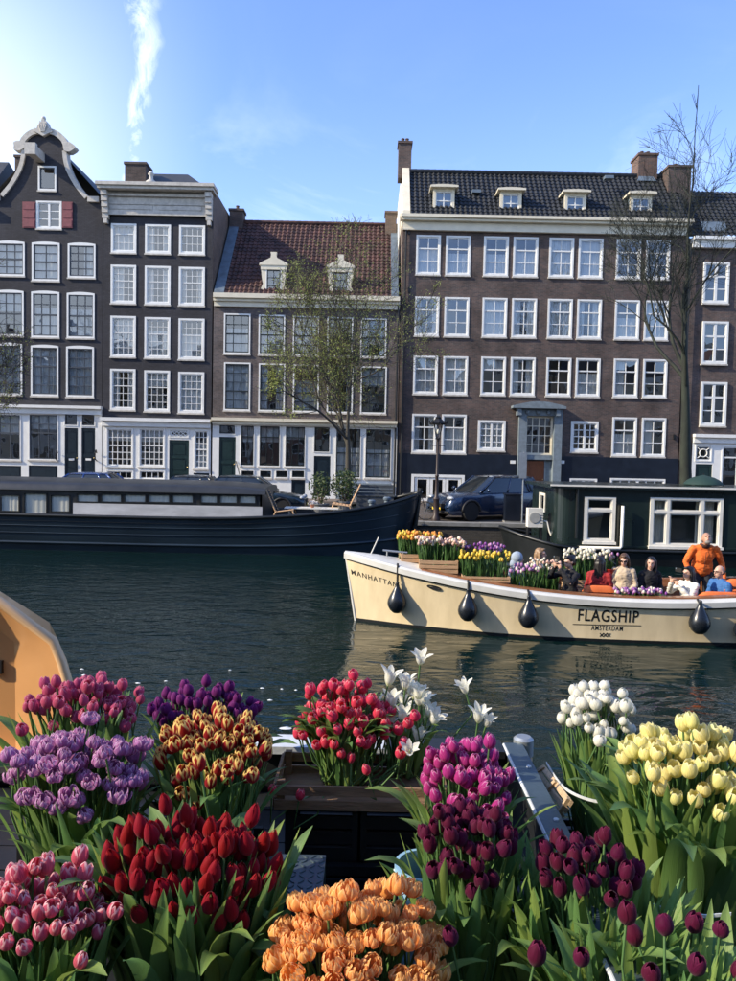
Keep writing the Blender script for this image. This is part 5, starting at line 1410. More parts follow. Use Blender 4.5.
def bicycle(loc, rz, label, paint):
    b_ = empty('bicycle', loc, label, 'bicycle', 'bicycles on the far quay', rz)
    for x in (-.52, .52):
        wl_ = empty('wheel', (x, 0, .34)); wl_.parent = b_
        mb = MB(); mb.tube([(.33 * math.cos(t), 0, .33 * math.sin(t)) for t in [2 * PI * k / 24 for k in range(25)]], .018, 6); mb.build('tyre', pm('tyre_rubber', (.012, .012, .012), .8), wl_, world=False)
        mb = MB()
        for k in range(10): a = 2 * PI * k / 10; mb.tube([(0, 0, 0), (.32 * math.cos(a), 0, .32 * math.sin(a))], .003, 4)
        mb.build('spokes', M_lead, wl_, world=False)
    mb = MB(); F_ = [((-.52, 0, .34), (-.1, 0, .30)), ((-.1, 0, .30), (-.24, 0, .88)), ((-.52, 0, .34), (-.22, 0, .78)), ((-.1, 0, .30), (.36, 0, .78)), ((-.22, 0, .78), (.36, 0, .82)), ((.34, 0, .95), (.52, 0, .34))]
    for a, b in F_: mb.tube([a, b], .018, 6)
    mb.build('frame', paint, b_, world=False)
    mb = MB(); mb.tube([(.2, -.26, 1.0), (.34, -.2, 1.05), (.36, 0, 1.0), (.34, .2, 1.05), (.2, .26, 1.0)], .014, 6); mb.build('handlebar', M_lead, b_, world=False)
    mb = MB(); mb.ellipsoid((-.26, 0, .93), (.14, .08, .04), 10, 6); mb.build('saddle', M_iron, b_, world=False, smooth=True)
    mb = MB(); mb.box(-.75, -.35, -.06, .06, .70, .72); mb.build('luggage_rack', M_iron, b_, world=False)
    return b_
p = at(20, 480, 29.5); bicycle((p.x, 27.0, QZ), .2, 'black bicycle on the far quay behind the houseboat at left edge', M_iron)
p = at(404, 505, 27.2); bicycle((p.x + .3, 27.3, QZ), -.3, 'black bicycle on the far quay behind the dark houseboat bow', M_iron)
# ------------------------------------------------------------------ cream open boat with passengers
FB = empty('open_boat', (-.16, 13.95, 0), 'cream open tour boat carrying crates of tulips and passengers', 'boat', rz=R(-3.0))
FBM = Matrix.Translation((-.16, 13.95, 0)) @ Matrix.Rotation(R(-3.0), 4, 'Z')
def fw(x, y, z): return FBM @ Vector((x, y, z))
FL = 9.6
f_sheer = [(0, 1.31), (1.0, 1.10), (2.1, .935), (3.2, .82), (4.4, .76), (5.6, .765), (7, .84), (8.4, .97), (9.6, 1.12)]
f_bg = [(0, .035), (.35, .30), (1.0, .62), (2.0, .90), (3.0, 1.05), (4.5, 1.13), (6.5, 1.10), (8.4, .86), (9.6, .60)]
f_bw = [(0, .015), (.35, .16), (1.0, .42), (2.0, .73), (3.0, .93), (4.5, 1.04), (6.5, 1.0), (8.4, .70), (9.6, .42)]
def f_b(x, z):
    zs = interp(f_sheer, x); g, w = interp(f_bg, x), interp(f_bw, x)
    t = max(-.3, min(1, z / zs)); return max(.004, w + (g - w) * (abs(t) ** 1.4 if t > 0 else t * .5))
def f_rake(x, z): return -.24 * max(0, z) / 1.28 * max(0, 1 - x / 1.6) ** 2 if x < 1.6 else 0
def f_pt(i, j, s, n=56, m=10, v0=-.22, v1=None):
    x = FL * (i / n) ** 1.35; zs = interp(f_sheer, x); z1 = zs if v1 is None else v1(zs)
    z = v0 + (z1 - v0) * j / m if not callable(v0) else v0(zs) + (z1 - v0(zs)) * j / m
    return (x + f_rake(x, z), s * f_b(x, z), z)
M_fhull = pm('cream_hull_paint', (0.80, 0.65, 0.40), 0.32, var=0.10, scale=2.0, stretch=(2.2, 1, .7), coat=.2, detail=8, c2=(.80, .66, .42))
M_fband = pm('pale_grey_gunwale', (0.62, 0.62, 0.58), 0.45, var=.1, scale=3)
M_letter = pm('black_lettering', (0.012, 0.011, 0.010), 0.5, var=.05)
mb = MB()
for s in (-1, 1): mb.grid(lambda i, j: f_pt(i, j, s), 56, 10, flip=s > 0)
mb.add([f_pt(56, j, -1) for j in range(11)] + [f_pt(56, j, 1) for j in range(11)], [(j, j + 1, j + 12, j + 11) for j in range(10)])
mb.build('hull', M_fhull, FB, smooth=True, sharp=50, world=False)
mb = MB()
for s in (-1, 1): mb.grid(lambda i, j: (lambda p: (p[0] - (.012 if i == 0 else 0), p[1] + s * .006, p[2]))(f_pt(i, j, s, v1=lambda zs: .055, m=3)), 56, 3, flip=s > 0)
mb.build('boot_stripe', M_hullblack, FB, smooth=True, world=False)
for s in (-1, 1):
    mb = MB()
    def P(i, j):
        x, y, z = f_pt(i, 10, s)
        prof = [(.0, -.125), (.030, -.115), (.035, -.02), (.0, .015), (-.11, .02), (-.12, -.10)]
        d, h = prof[j]; return (x - (.02 if i == 0 and d > 0 else 0), y + s * d if abs(y) > .12 else y + s * max(d, -abs(y) + .01), z + h)
    mb.grid(P, 56, 5, flip=s > 0); mb.build('gunwale', M_fband, FB, smooth=True, sharp=35, world=False)
    mb = MB(); mb.tube([(lambda p: (p[0], p[1] + s * .012, p[2]))(f_pt(i, 10, s, v1=lambda zs: zs - .135)) for i in range(57)], .011, 6); mb.build('rubbing_strip', M_hullblack, FB, world=False)
    mb = MB()
    def P(i, j):
        x, y, z = f_pt(12 + i, 10, s); prof = [(-.10, .024), (-.10, .05), (-.26, .05), (-.26, .0)]
        return (x, y + s * prof[j][0], z + prof[j][1])
    mb.grid(P, 44, 3, flip=s > 0); mb.build('wood_coaming', M_wood, FB, smooth=True, sharp=35, world=False)
    mb = MB(); mb.grid(lambda i, j: (lambda p: (p[0], p[1] - s * (.26 + .1 * (1 - j)), .12 + (p[2] - .12) * j))(f_pt(14 + i, 10, s)), 40, 1, flip=s < 0); mb.build('inner_lining', M_wood, FB, smooth=True, world=False)
mb = MB()
def P(i, j):
    x, y, z = f_pt(i, 10, 1); u = -1 + 2 * j / 8; return (x, u * max(.0, y - .05), z + .012 + .05 * (1 - u * u) * min(1, i / 6))
mb.grid(P, 12, 8, flip=True); mb.build('foredeck', M_fband, FB, smooth=True, world=False)
mb = MB()
xq = f_pt(12, 10, 1); mb.box(xq[0] - .03, xq[0] + .02, -xq[1] + .30, xq[1] - .30, .2, xq[2] + .05); mb.build('bulkhead', M_wood, FB, world=False)
mb = MB(); mb.grid(lambda i, j: (lambda p: (p[0], p[1] * (-.92 + 1.84 * j), .12))(f_pt(10 + i, 2, 1)), 46, 1, flip=True); mb.build('sole_boards', M_greywood, FB, world=False)
mb = MB(); mb.tube([(-.235, 0, 1.31), (-.02, 0, .0), (.1, 0, -.2)], .03, 8); mb.build('stem_band', M_fband, FB, world=False)
# deck fittings at the bow
mb = MB(); x0 = .55; z0 = interp(f_sheer, x0) + .07
mb.tube([(x0, -.10, z0), (x0, -.10, z0 + .10)], .016, 6); mb.tube([(x0 + .3, -.10, z0 - .04), (x0 + .3, -.10, z0 + .07)], .016, 6); mb.tube([(x0 - .08, -.10, z0 + .11), (x0 + .38, -.10, z0 + .075)], .02, 6)
mb.build('mooring_cleat', pm('galvanised_steel', (.35, .38, .40), .45, metal=.6), FB, world=False)
mb = MB(); mb.tube([(.22, .0, 1.23), (.38, .0, 1.60)], .014, 6); mb.build('flag_staff', M_fband, FB, world=False)
mb = MB(); px_ = 1.42; zz = .80
mb.tube([(px_ + .12 * math.cos(t), -f_b(px_ + .12 * math.cos(t), zz) - .008, zz - .02 * math.cos(t) + .03 * math.sin(t)) for t in [2 * PI * k / 14 for k in range(15)]], .012, 5)
mb.add([(px_ + .11 * math.cos(t), -f_b(px_ + .11 * math.cos(t), zz) - .004, zz + .026 * math.sin(t)) for t in [2 * PI * k / 12 for k in range(12)]], [tuple(range(12))]); mb.build('hawse_hole', M_iron, FB, world=False)
# lettering laid on the curved side
def lettering(body, x0, z0, w, h, slope=0.0, spacing=1.15, bold=0.0, curve=None):
    cu = bpy.data.curves.new('lettering', 'FONT'); cu.body = body; cu.space_character = spacing; cu.offset = bold; cu.resolution_u = 3
    me = eval_mesh(cu)
    bm = bmesh.new(); bm.from_mesh(me); bmesh.ops.triangulate(bm, faces=bm.faces[:])
    bmesh.ops.subdivide_edges(bm, edges=[e for e in bm.edges if e.calc_length() > .25], cuts=1)
    xs = [v.co.x for v in bm.verts]; ys = [v.co.y for v in bm.verts]; ax_, bx_ = min(xs), max(xs); ay, by = min(ys), max(ys)
    for v in bm.verts:
        u = (v.co.x - ax_) / (bx_ - ax_); q = (v.co.y - ay) / (by - ay)
        x = x0 + w * u; z = z0 + h * q + (slope * w * u if curve is None else curve(u))
        v.co = (x + f_rake(x, z), -f_b(x, z) - .0028, z)
    bmesh.ops.recalc_face_normals(bm, faces=bm.faces[:])
    bm.to_mesh(me); bm.free(); me.materials.clear(); me.materials.append(M_letter); me.name = 'lettering'
    o = link('lettering', me, FB); o['label'] = 'black letters reading ' + body
    return o
def fx(px, py):
    """boat x,z of a point seen on the near side"""
    x = 2.0
    for _ in range(8):
        Yw = fw(x, -f_b(x, .5), .5).y; X = X_(px, py, Yw); x = (X + .16) / math.cos(R(3)) + .0
        x = (FBM.inverted() @ Vector((X, Yw, 0))).x
    return x, Z_(px, py, Yw)
x0, z0 = fx(360, 574.5); x1, z1 = fx(399, 587)
lettering('MANHATTAN', x0, z0, x1 - x0, .095, (z1 - z0) / (x1 - x0), 1.25, .012)
x0, z0 = fx(578, 621); x1, z1 = fx(638.5, 623)
lettering('FLAGSHIP', x0, z0, x1 - x0, .215, (z1 - z0) / (x1 - x0), 1.12, .012)
xl, zl = fx(573, 624.2); xm, zm = fx(641.5, 625.6)
mb = MB(); mb.grid(lambda i, j: (lambda x, z: (x, -f_b(x, z) - .0028, z))(xl + (xm - xl) * i / 10, zl + (zm - zl) * i / 10 - .014 * j), 10, 1, flip=True); mb.build('lettering_rule', M_letter, FB, world=False)
x0, z0 = fx(591.5, 630.6); x1, z1 = fx(623, 631.6); lettering('AMSTERDAM', x0, z0, x1 - x0, .085, (z1 - z0) / (x1 - x0), 1.18, .006)
for k in range(3):
    xa, za = fx(602 + 3.6 * k, 637.6); mb = MB(); e = .030
    for s in (-1, 1):
        c = [(-e, -s * e - .011), (-e, -s * e + .011), (e, s * e + .011), (e, s * e - .011)]
        mb.add([(xa + a, -f_b(xa + a, za + .035 + b) - .003 - .0008 * (s + 1), za + .035 + b) for a, b in c], [(0, 1, 2, 3) if s < 0 else (3, 2, 1, 0)])
    mb.build('cross_mark', M_letter, FB, world=False)
# fenders hang outside
fl_lab = ('black teardrop fender nearest the bow, hanging under the last letter of bow name', 'black teardrop fender below the wooden crate, second from the bow', 'black teardrop fender left of the big lettering on the cream boat', 'black teardrop fender right of the big lettering below the white jacket woman', 'black teardrop fender at the right edge of the picture')
M_fend = pm('black_rubber', (0.010, 0.013, 0.018), 0.28, var=.15, scale=4)
for k, (px, py) in enumerate(((397, 602), (467, 609.5), (527, 616.5), (696, 622), (741, 629))):
    x, z = fx(px, py); r_ = .175; f_ = empty('boat_fender', fw(x, -f_b(x, z) - r_ * .92, z - r_), fl_lab[k], 'fender', 'black fenders along the cream boat')
    mb = MB(); mb.lathe([(.001, 0), (.07, .012), (.125, .06), (.165, .13), (.175, .19), (.165, .25), (.13, .33), (.085, .41), (.045, .48), (.03, .54), (.035, .56), (.02, .58)], (0, 0, 0), 20); mb.build('body', M_fend, f_, smooth=True, world=False)
    zg = interp(f_sheer, x); tp = fw(x, -f_b(x, zg) - .045, zg + .03) - Vector(f_.location)
    mb = MB(); mb.tube([(0, 0, .56), tuple(tp * 1 + Vector((0, 0, -.03))), tuple(tp + Vector((0, .06, .0)))], .022, 6); mb.build('rope', M_letter, f_, world=False)

# ------------------------------------------------------------------ crates and tulips on the boat
M_tgreen = pm('tulip_leaf_far', (0.055, 0.13, 0.030), 0.5, var=.4, scale=14, transl=.25)
def small_head(mb, c, r, h):
    mb.lathe([(r * .25, 0), (r * .85, h * .22), (r, h * .45), (r * .82, h * .75), (r * .45, h)], c, 6)
def boat_bunch(cx, cy, z, w, d, h, n, hr_, mats, label, seed, sink=0.0):
    """a block of tulips standing in a crate, in boat coordinates"""
    rr = random.Random(seed); root = empty('tulip_bunch', fw(cx, cy, z), label, 'tulips', 'tulips on the cream boat', R(-3))
    mb, mg = MB(), MB()
    for k in range(n):
        x, y = rr.uniform(-w / 2, w / 2), rr.uniform(-d / 2, d / 2); hz = h * rr.uniform(.78, 1.08)
        tx, ty = x * 1.12 + rr.gauss(0, .02), y * 1.12 + rr.gauss(0, .02)
        mb.mi = rr.randrange(len(mats)); small_head(mb, (tx, ty, hz), hr_ * rr.uniform(.85, 1.15), hr_ * 2.3)
        mg.tube([(x, y, 0), (tx, ty, hz)], .006, 4, cap=False)
    for k in range(int(n * 1.6)):
        x, y = rr.uniform(-w / 2, w / 2), rr.uniform(-d / 2, d / 2); a = rr.uniform(0, 2 * PI); l_ = h * rr.uniform(.6, .98); ww = .016
        dx, dy = math.cos(a), math.sin(a); o = rr.uniform(.03, .12)
        mg.add([(x - dy * ww, y + dx * ww, 0), (x + dy * ww, y - dx * ww, 0), (x + dx * o * .5 + dy * ww, y + dy * o * .5 - dx * ww, l_ * .6), (x + dx * o * .5 - dy * ww, y + dy * o * .5 + dx * ww, l_ * .6), (x + dx * o, y + dy * o, l_)], [(0, 1, 2, 3), (3, 2, 4)])
    o1 = mb.build('blooms', mats, root, smooth=True, sharp=60, world=False); o1['kind'] = 'stuff'
    o2 = mg.build('foliage', M_tgreen, root, world=False); o2['kind'] = 'stuff'
def boat_crate(cx, cy, z, w, d, h, label, tilt=0.0):
    root = empty('wooden_crate', fw(cx, cy, z), label, 'crate', 'wooden crates on the cream boat', R(-3) + tilt)
    nb = max(2, round(h / .085)); t = .012
    for s in (-1, 1):
        for k in range(nb):
            mb = MB(); z0 = h * k / nb + .006; mb.box(-w / 2, w / 2, s * d / 2 - t / 2, s * d / 2 + t / 2, z0, z0 + h / nb - .016); mb.build('slat', M_plank, root, world=False)
            mb = MB(); mb.box(s * w / 2 - t / 2, s * w / 2 + t / 2, -d / 2 + .01, d / 2 - .01, z0, z0 + h / nb - .016); mb.build('slat', M_plank, root, world=False)
        for s2 in (-1, 1):
            mb = MB(); mb.box(s * (w / 2 - .03) - .015, s * (w / 2 - .03) + .015, s2 * (d / 2 - .025) - .012, s2 * (d / 2 - .025) + .012, 0, h); mb.build('corner_post', M_plank, root, world=False)
    mb = MB(); mb.box(-w / 2 + .01, w / 2 - .01, -d / 2 + .01, d / 2 - .01, .004, .016); mb.build('base', M_plank, root, world=False)
C = lambda n, c, v=.18: pm(n, c, .5, var=v, scale=30, transl=.25)
P_or, P_ye, P_pk, P_wh, P_pu, P_li = C('orange_petal', (.75, .32, .05)), C('yellow_petal', (.80, .58, .07)), C('pale_pink_petal', (.75, .50, .40)), C('ivory_petal', (.80, .76, .62)), C('purple_petal', (.22, .05, .28)), C('lilac_petal', (.50, .25, .48))
boat_crate(1.10, .10, 1.15, .62, .42, .17, 'weathered wooden crate highest at the bow holding orange tulips', .12)
boat_bunch(1.16, .14, 1.20, .76, .34, .44, 110, .031, [P_or, P_or, P_ye], 'orange and yellow tulips topmost at the bow', 21)
boat_crate(1.50, -.32, 1.03, .70, .40, .24, 'large pine crate of pale tulips standing on the gunwale')
boat_bunch(1.54, -.24, 1.12, .76, .32, .46, 95, .030, [P_pk, P_wh, P_pk], 'pale pink tulips in the large pine crate', 22)
boat_crate(2.34, -.58, .93, .84, .34, .11, 'low long pine tray of yellow tulips on boat side')
boat_bunch(2.32, -.52, .96, .80, .28, .42, 52, .031, [P_ye, P_ye, P_ye], 'yellow tulips in a row in the low pine tray', 23)
boat_bunch(2.22, .0, .98, .86, .34, .48, 80, .029, [P_pu, P_li, P_pu], 'purple tulips standing behind the yellow ones', 24)
boat_bunch(3.02, -.62, .76, .58, .34, .42, 46, .030, [P_li, P_li, P_wh], 'lilac and white tulips below the hooded passenger', 25)
boat_crate(3.02, -.62, .70, .60, .36, .11, 'low pine tray of lilac tulips below hooded passenger')
boat_bunch(3.50, .05, .58, .50, .36, .60, 50, .027, [P_wh, P_pk, P_pk], 'white and pink tulips beside the passenger with phone', 26)
boat_crate(3.50, .05, .50, .56, .36, .20, 'pine crate of white and pink tulips beside passenger with phone')
boat_bunch(4.36, .55, .70, .70, .36, .62, 70, .034, [P_wh, P_wh, P_wh], 'tall ivory tulips behind the passenger with phone', 27)
boat_crate(4.36, .55, .55, .76, .40, .30, 'pine crate of tall ivory tulips amidships')
boat_bunch(5.00, -.82, .62, .74, .22, .24, 95, .028, [P_li, P_pu, P_li, P_wh], 'low violet flowers along boat side in front of two women', 28)
boat_crate(5.00, -.84, .52, .76, .24, .12, 'shallow pine tray of violet flowers in front of two women')
boat_bunch(4.82, .60, .78, .26, .26, .50, 20, .03, [P_li, P_pk, P_wh], 'small pink tulips in the red bucket', 29)
bk = empty('red_bucket', fw(4.82, .58, .70), 'small red bucket holding pink tulips amidships', 'bucket')
mb = MB(); mb.lathe([(.13, 0), (.18, .34), (.19, .34), (.19, .36), (.165, .35), (.12, .02)], (0, 0, 0), 14); mb.build('pail', pm('red_plastic', (.42, .03, .02), .4), bk, world=False, smooth=True, sharp=40)
mb = MB(); mb.tube([(.19 * math.cos(t), 0, .34 + .16 * math.sin(t)) for t in [PI * k / 10 for k in range(11)]], .008, 5); mb.build('handle', M_lead, bk, world=False)
# benches and orange upholstery
M_orange = pm('orange_upholstery', (.70, .16, .035), .55, var=.1, scale=5, bump=.2)
def cushion(name, cx, cy, z, w, d, h, label, tilt=0.0, cat='cushion'):
    r_ = empty(name, fw(cx, cy, z), label, cat, 'orange cushions on the cream boat', R(-3))
    mb = MB()
    def P(i, j, top):
        u, v = -1 + 2 * i / 10, -1 + 2 * j / 8; e = (1 - abs(u) ** 6) * (1 - abs(v) ** 6)
        return (u * w / 2, v * d / 2, h / 2 + top * h / 2 * max(.15, e) ** .5)
    mb.grid(lambda i, j: P(i, j, 1), 10, 8); mb.grid(lambda i, j: P(i, j, -1), 10, 8, flip=True)
    n_ = 11 * 9
    b_ = mb.build('pad', M_orange, r_, smooth=True, world=False)
    mb = MB(); mb.tube([(u * w / 2, v * d / 2, h / 2) for u, v in ((-1, -1), (1, -1), (1, 1), (-1, 1), (-1, -1))], h * .09, 6); mb.build('piping', M_orange, r_, world=False)
    if tilt: r_.rotation_euler = (tilt, 0, R(-3))
for s in (-1, 1):
    mb = MB()
    mb.grid(lambda i, j: (lambda p: (p[0], s * (abs(p[1]) - .20 - .38 * j), .44))(f_pt(26 + i, 10, 1)), 26, 1, flip=s > 0)
    mb.grid(lambda i, j: (lambda p: (p[0], s * (abs(p[1]) - .58), .12 + .32 * j))(f_pt(26 + i, 10, 1)), 26, 1, flip=s > 0)
    mb.build('side_bench', M_wood, FB, world=False)
cushion('seat_cushion', 4.36, -.62, .55, .60, .12, .36, 'orange seat back beside the passenger with raised phone', 0, 'cushion')
cushion('seat_cushion', 6.5, -.60, .56, .80, .14, .30, 'orange seat back behind the white jacket woman')
cushion('seat_cushion', 6.98, -.22, .62, .55, .16, .42, 'orange seat back behind the man in blue at right edge')
# ------------------------------------------------------------------ trees
def make_tree(name, label, base, height, trunk_r, spread, seed, fork, levels=5, leaf_n=0, leaf_size=.05, leaf_mat=None, lean=(0, 0), bark=None, up=.35, nkids=(3, 4), twig_r=.006, leaf_from=3, droop=0.0, env=None, lens=None):
    """env: crown ellipsoid (centre height, horizontal radius, vertical radius) that branch ends stay inside"""
    rr = random.Random(seed); root = empty(name, base, label, 'tree', 'trees along the far quay')
    trunk, limbs, twigs, lv = MB(), MB(), MB(), MB(); ends = []
    def inside(p):
        if env is None: return True
        return ((p.x - lean[0] * height) / env[1]) ** 2 + ((p.y - lean[1] * height) / env[1]) ** 2 + ((p.z - env[0]) / env[2]) ** 2 < 1.0
    def branch(p, d, r0, L, lev, lead=False):
        n = 5 if lev < 2 else 4; pts = [p]; rad = [r0]; q = p.copy(); dd = d.copy()
        for k in range(n):
            j = Vector((rr.gauss(0, 1), rr.gauss(0, 1), rr.gauss(0, 1))) * (.025 if lev == 0 else .05 if lead else .10 + .04 * lev)
            dd = (dd + j + Vector((0, 0, (.5 if lead else up) * .12 - droop * .05 * lev))).normalized(); q = q + dd * (L / n); pts.append(q.copy()); rad.append(max(twig_r * .55, r0 * (1 - .55 * (k + 1) / n)))
            if lev > 0 and not inside(q): break
        (trunk if lev == 0 else limbs if lev <= 2 else twigs).tube(pts, rad, 9 if lev == 0 else 6 if lev <= 2 else 3, cap=False)
        if lev >= leaf_from and leaf_n:
            for _ in range(leaf_n):
                k = rr.randrange(len(pts) - 1); c = pts[k].lerp(pts[k + 1], rr.random()) + Vector((rr.gauss(0, .05), rr.gauss(0, .05), rr.gauss(0, .05)))
                a = Vector((rr.gauss(0, 1), rr.gauss(0, 1), rr.gauss(0, 1))).normalized(); b = a.orthogonal().normalized(); s = leaf_size * rr.uniform(.5, 1.3)
                lv.quad(c - a * s, c - b * s * .45, c + a * s, c + b * s * .45)
        if lev >= levels: return
        kids = rr.randint(*nkids) + (1 if lev >= 1 else 0)
        for k in range(kids):
            t = rr.uniform(.35, 1.0) if lev > 0 else rr.uniform(.78, 1.0)
            i = min(len(pts) - 2, int(t * (len(pts) - 1))); c = pts[i].lerp(pts[i + 1], t * (len(pts) - 1) - i)
            if not inside(c) and lev > 1: continue
            ang = rr.uniform(.45, .95) * spread; az_ = rr.uniform(0, 2 * PI) + k * 2 * PI / kids
            ax1 = dd.orthogonal().normalized(); ax2 = dd.cross(ax1)
            nd = (dd * math.cos(ang) + (ax1 * math.cos(az_) + ax2 * math.sin(az_)) * math.sin(ang) + Vector((0, 0, up))).normalized()
            branch(c, nd, max(twig_r, rad[i] * rr.uniform(.42, .62)), (lens if lens and lev == 0 else L) * rr.uniform(.58, .82), lev + 1)
        # leader goes on
        if lev < 3: branch(pts[-1], (dd + Vector((0, 0, up))).normalized(), rad[-1], (lens if lens and lev == 0 else L) * rr.uniform(.75, .95), lev + 1, lead=(lead or lev == 0))
    d0 = Vector((lean[0], lean[1], 1)).normalized()
    trunk.tube([(0, 0, -.1), (0, 0, .15)], [trunk_r * 1.5, trunk_r * 1.08], 9, cap=False)
    branch(Vector((0, 0, .1)), d0, trunk_r, fork, 0)
    bark = bark or pm('bark', (.055, .050, .040), .9, var=.35, scale=5, stretch=(1, 1, .3), bump=.6, bscale=15)
    trunk.build('trunk', bark, root, smooth=True, world=False)
    o = limbs.build('branches', bark, root, smooth=True, world=False); o['kind'] = 'stuff'
    o = twigs.build('twigs', bark if bark is M_bark_dark else pm('twig_bark', (.075, .062, .048), .9, var=.25), root, world=False); o['kind'] = 'stuff'
    if leaf_n:
        o = lv.build('crown', leaf_mat, root, world=False); o['kind'] = 'stuff'
    return root, (len(limbs.f), len(twigs.f), len(lv.f))
M_bud = pm('spring_bud', (.33, .39, .10), .6, var=.4, scale=20, transl=.35)
M_bark_dark = pm('dark_wet_bark', (.010, .012, .010), .85, var=.5, scale=3, stretch=(1, 1, .4), bump=.7, bscale=12, c2=(.020, .026, .018))
TX = X_(349, 495, 29.6)
make_tree('budding_tree', 'young tree with budding yellow green twigs before the red roofed house', (TX, 29.6, QZ), 10.5, .17, 1.0, 17, 3.2, levels=5, leaf_n=6, leaf_size=.034, leaf_mat=M_bud, lean=(.02, 0), up=.28, nkids=(3, 4), twig_r=.009, env=(6.3, 3.7, 5.2), lens=4.0)
TX2 = X_(686, 492, 27.6)
make_tree('bare_tree', 'tall dark bare tree in front of the wide brick house corner', (TX2, 27.6, QZ), 16, .25, .90, 5, 6.0, levels=5, lean=(.012, 0), up=.30, nkids=(3, 3), twig_r=.008, bark=M_bark_dark, env=(9.6, 3.5, 5.6), lens=4.4)
TX3 = X_(-60, 490, 28.5)
make_tree('budding_tree', 'budding tree reaching in at the left edge before bell gable house', (TX3, 28.5, QZ), 10, .17, 1.0, 31, 3.6, levels=5, leaf_n=1, leaf_size=.04, leaf_mat=M_bud, up=.20, nkids=(3, 4), twig_r=.009, env=(6.4, 3.2, 4.6), lens=3.4)
# ------------------------------------------------------------------ flower barge in the foreground
BZ = 2.0
M_barge = pm('black_barge_steel', (0.012, 0.014, 0.016), 0.45, var=.4, scale=3, bump=.3, bscale=12)
M_beam = pm('blue_grey_steel', (0.065, 0.095, 0.115), 0.38, var=.25, scale=4, metal=.3, bump=.2, bscale=25)
M_rimw = pm('worn_white_rim', (0.55, 0.58, 0.60), 0.5, var=.2, scale=6, bump=.2)
M_blackplastic = pm('black_plastic', (0.010, 0.010, 0.011), 0.5, var=.2)
BG = empty('flower_barge', (-.6, 1.2, 0), 'black steel barge with grey gunwale carrying the foreground tulips', 'barge')
bx0_, bx1_, by0_, by1_ = -2.2, .62, -.45, 2.95
mb = MB()
mb.box(bx0_, -.462, by1_ - .05, by1_, -.4, 1.84); mb.box(-.462, bx1_, by1_ - .05, by1_, -.4, BZ - .03); mb.box(bx0_, bx0_ + .05, by0_, by1_ - .05, -.4, BZ - .03); mb.box(bx1_ - .05, bx1_, by0_, by1_ - .05, -.4, BZ - .03); mb.box(bx0_, bx1_, by0_ - .05, by0_, -.4, BZ - .03); mb.box(bx0_ + .05, bx1_ - .05, by0_, by1_ - .05, 1.16, 1.2)
mb.build('hull', M_barge, BG)
mb = MB(); mb.box(-.46, .1, by1_ - .10, by1_ + .03, BZ - .03, BZ); mb.build('far_gunwale', M_rimw, BG); mb = MB(); mb.box(.102, bx1_ - .06, by1_ - .10, by1_ + .03, BZ - .03, BZ - .002); mb.build('far_gunwale', M_barge, BG); mb = MB(); mb.box(bx0_ - .03, -.462, by1_ - .10, by1_ + .03, 1.84, 1.87); mb.build('far_gunwale', M_barge, BG)
mb = MB(); mb.box(bx1_ - .05, bx1_ + .022, by0_, by1_ - .02, BZ - .03, BZ + .004); bm_ = mb.build('side_gunwale', M_beam, BG)
mb = MB(); mb.tube([(bx1_ - .05, by0_, BZ - .005), (bx1_ - .05, by1_ - .02, BZ - .005)], .008, 6); mb.build('gunwale_edge', M_rimw, bm_)
mb = MB(); mb.box(bx1_ + .0, bx1_ + .020, by0_, by1_ - .02, BZ - .16, BZ - .032); mb.build('gunwale_web', M_beam, bm_)
for k in range(7):
    mb = MB(); mb.lathe([(.010, 0), (.009, .004), (.004, .006)], (bx1_ + .0, .3 + .4 * k, BZ + .004), 8); mb.build('bolt', M_rimw, bm_)
# plank decks left and right of the open well
WX0, WX1, WY0, WY1 = -.30, .26, 1.45, 2.36
def deck_boards(x0, x1, y0, y1, z, par, w=.145):
    y = y0
    while y < y1 - .02:
        mb = MB(); mb.box(x0, x1, y + .003, min(y + w, y1) - .003, z - .03, z + rnd.uniform(-.002, .002)); mb.build('deck_board', M_barge, par); y += w
deck_boards(bx0_ + .05, WX0, by0_, by1_ - .05, 1.80, BG); deck_boards(WX1, bx1_ - .05, by0_, by1_ - .05, 1.80, BG); deck_boards(WX0, WX1, WY1, by1_ - .05, 1.80, BG); deck_boards(WX0, WX1, by0_, WY0, 1.70, BG)
for k in range(6):
    mb = MB(); mb.box(WX0, WX1, WY1 - .012, WY1, 1.24 + .09 * k, 1.315 + .09 * k); mb.build('well_slat', M_barge, BG)
# step of chequer plate beside the well
cp = empty('chequer_plate_step', (-.17, 2.02, 1.80), 'blue grey chequer plate step beside the open well', 'step')
mb = MB(); mb.box(-.245, -.10, 1.90, 2.10, 1.955, 1.985); mb.box(-.245, -.10, 2.07, 2.10, 1.80, 1.955); mb.box(-.245, -.10, 1.90, 1.93, 1.80, 1.955); mb.build('plate', M_beam, cp)
mz = MB(); mz.lathe([(.012, 0), (.010, .0025), (.003, .003)], (0, 0, 0), 8, 1.0, .30); lz = mz.mesh('tread_lozenge', M_beam)
for i in range(6):
    for j in range(8): link('tread_lozenge', lz, cp, Vector((-.235 + .025 * i, 1.912 + .025 * j, 1.9852)) - wloc(cp), (0, 0, PI / 4 if (i + j) % 2 else -PI / 4))
wb = empty('plastic_bucket', (.172, 1.93, 1.76), 'pale blue plastic bucket standing in front of the magenta tulips', 'bucket')
M_bucket = pm('pale_blue_plastic', (.26, .45, .60), .4, var=.12)
mb = MB(); mb.lathe([(.060, 0), (.072, .27), (.080, .272), (.080, .30), (.070, .30), (.066, .27), (.055, .01)], (0, 0, 0), 28); mb.build('pail', M_bucket, wb, world=False, smooth=True, sharp=35)
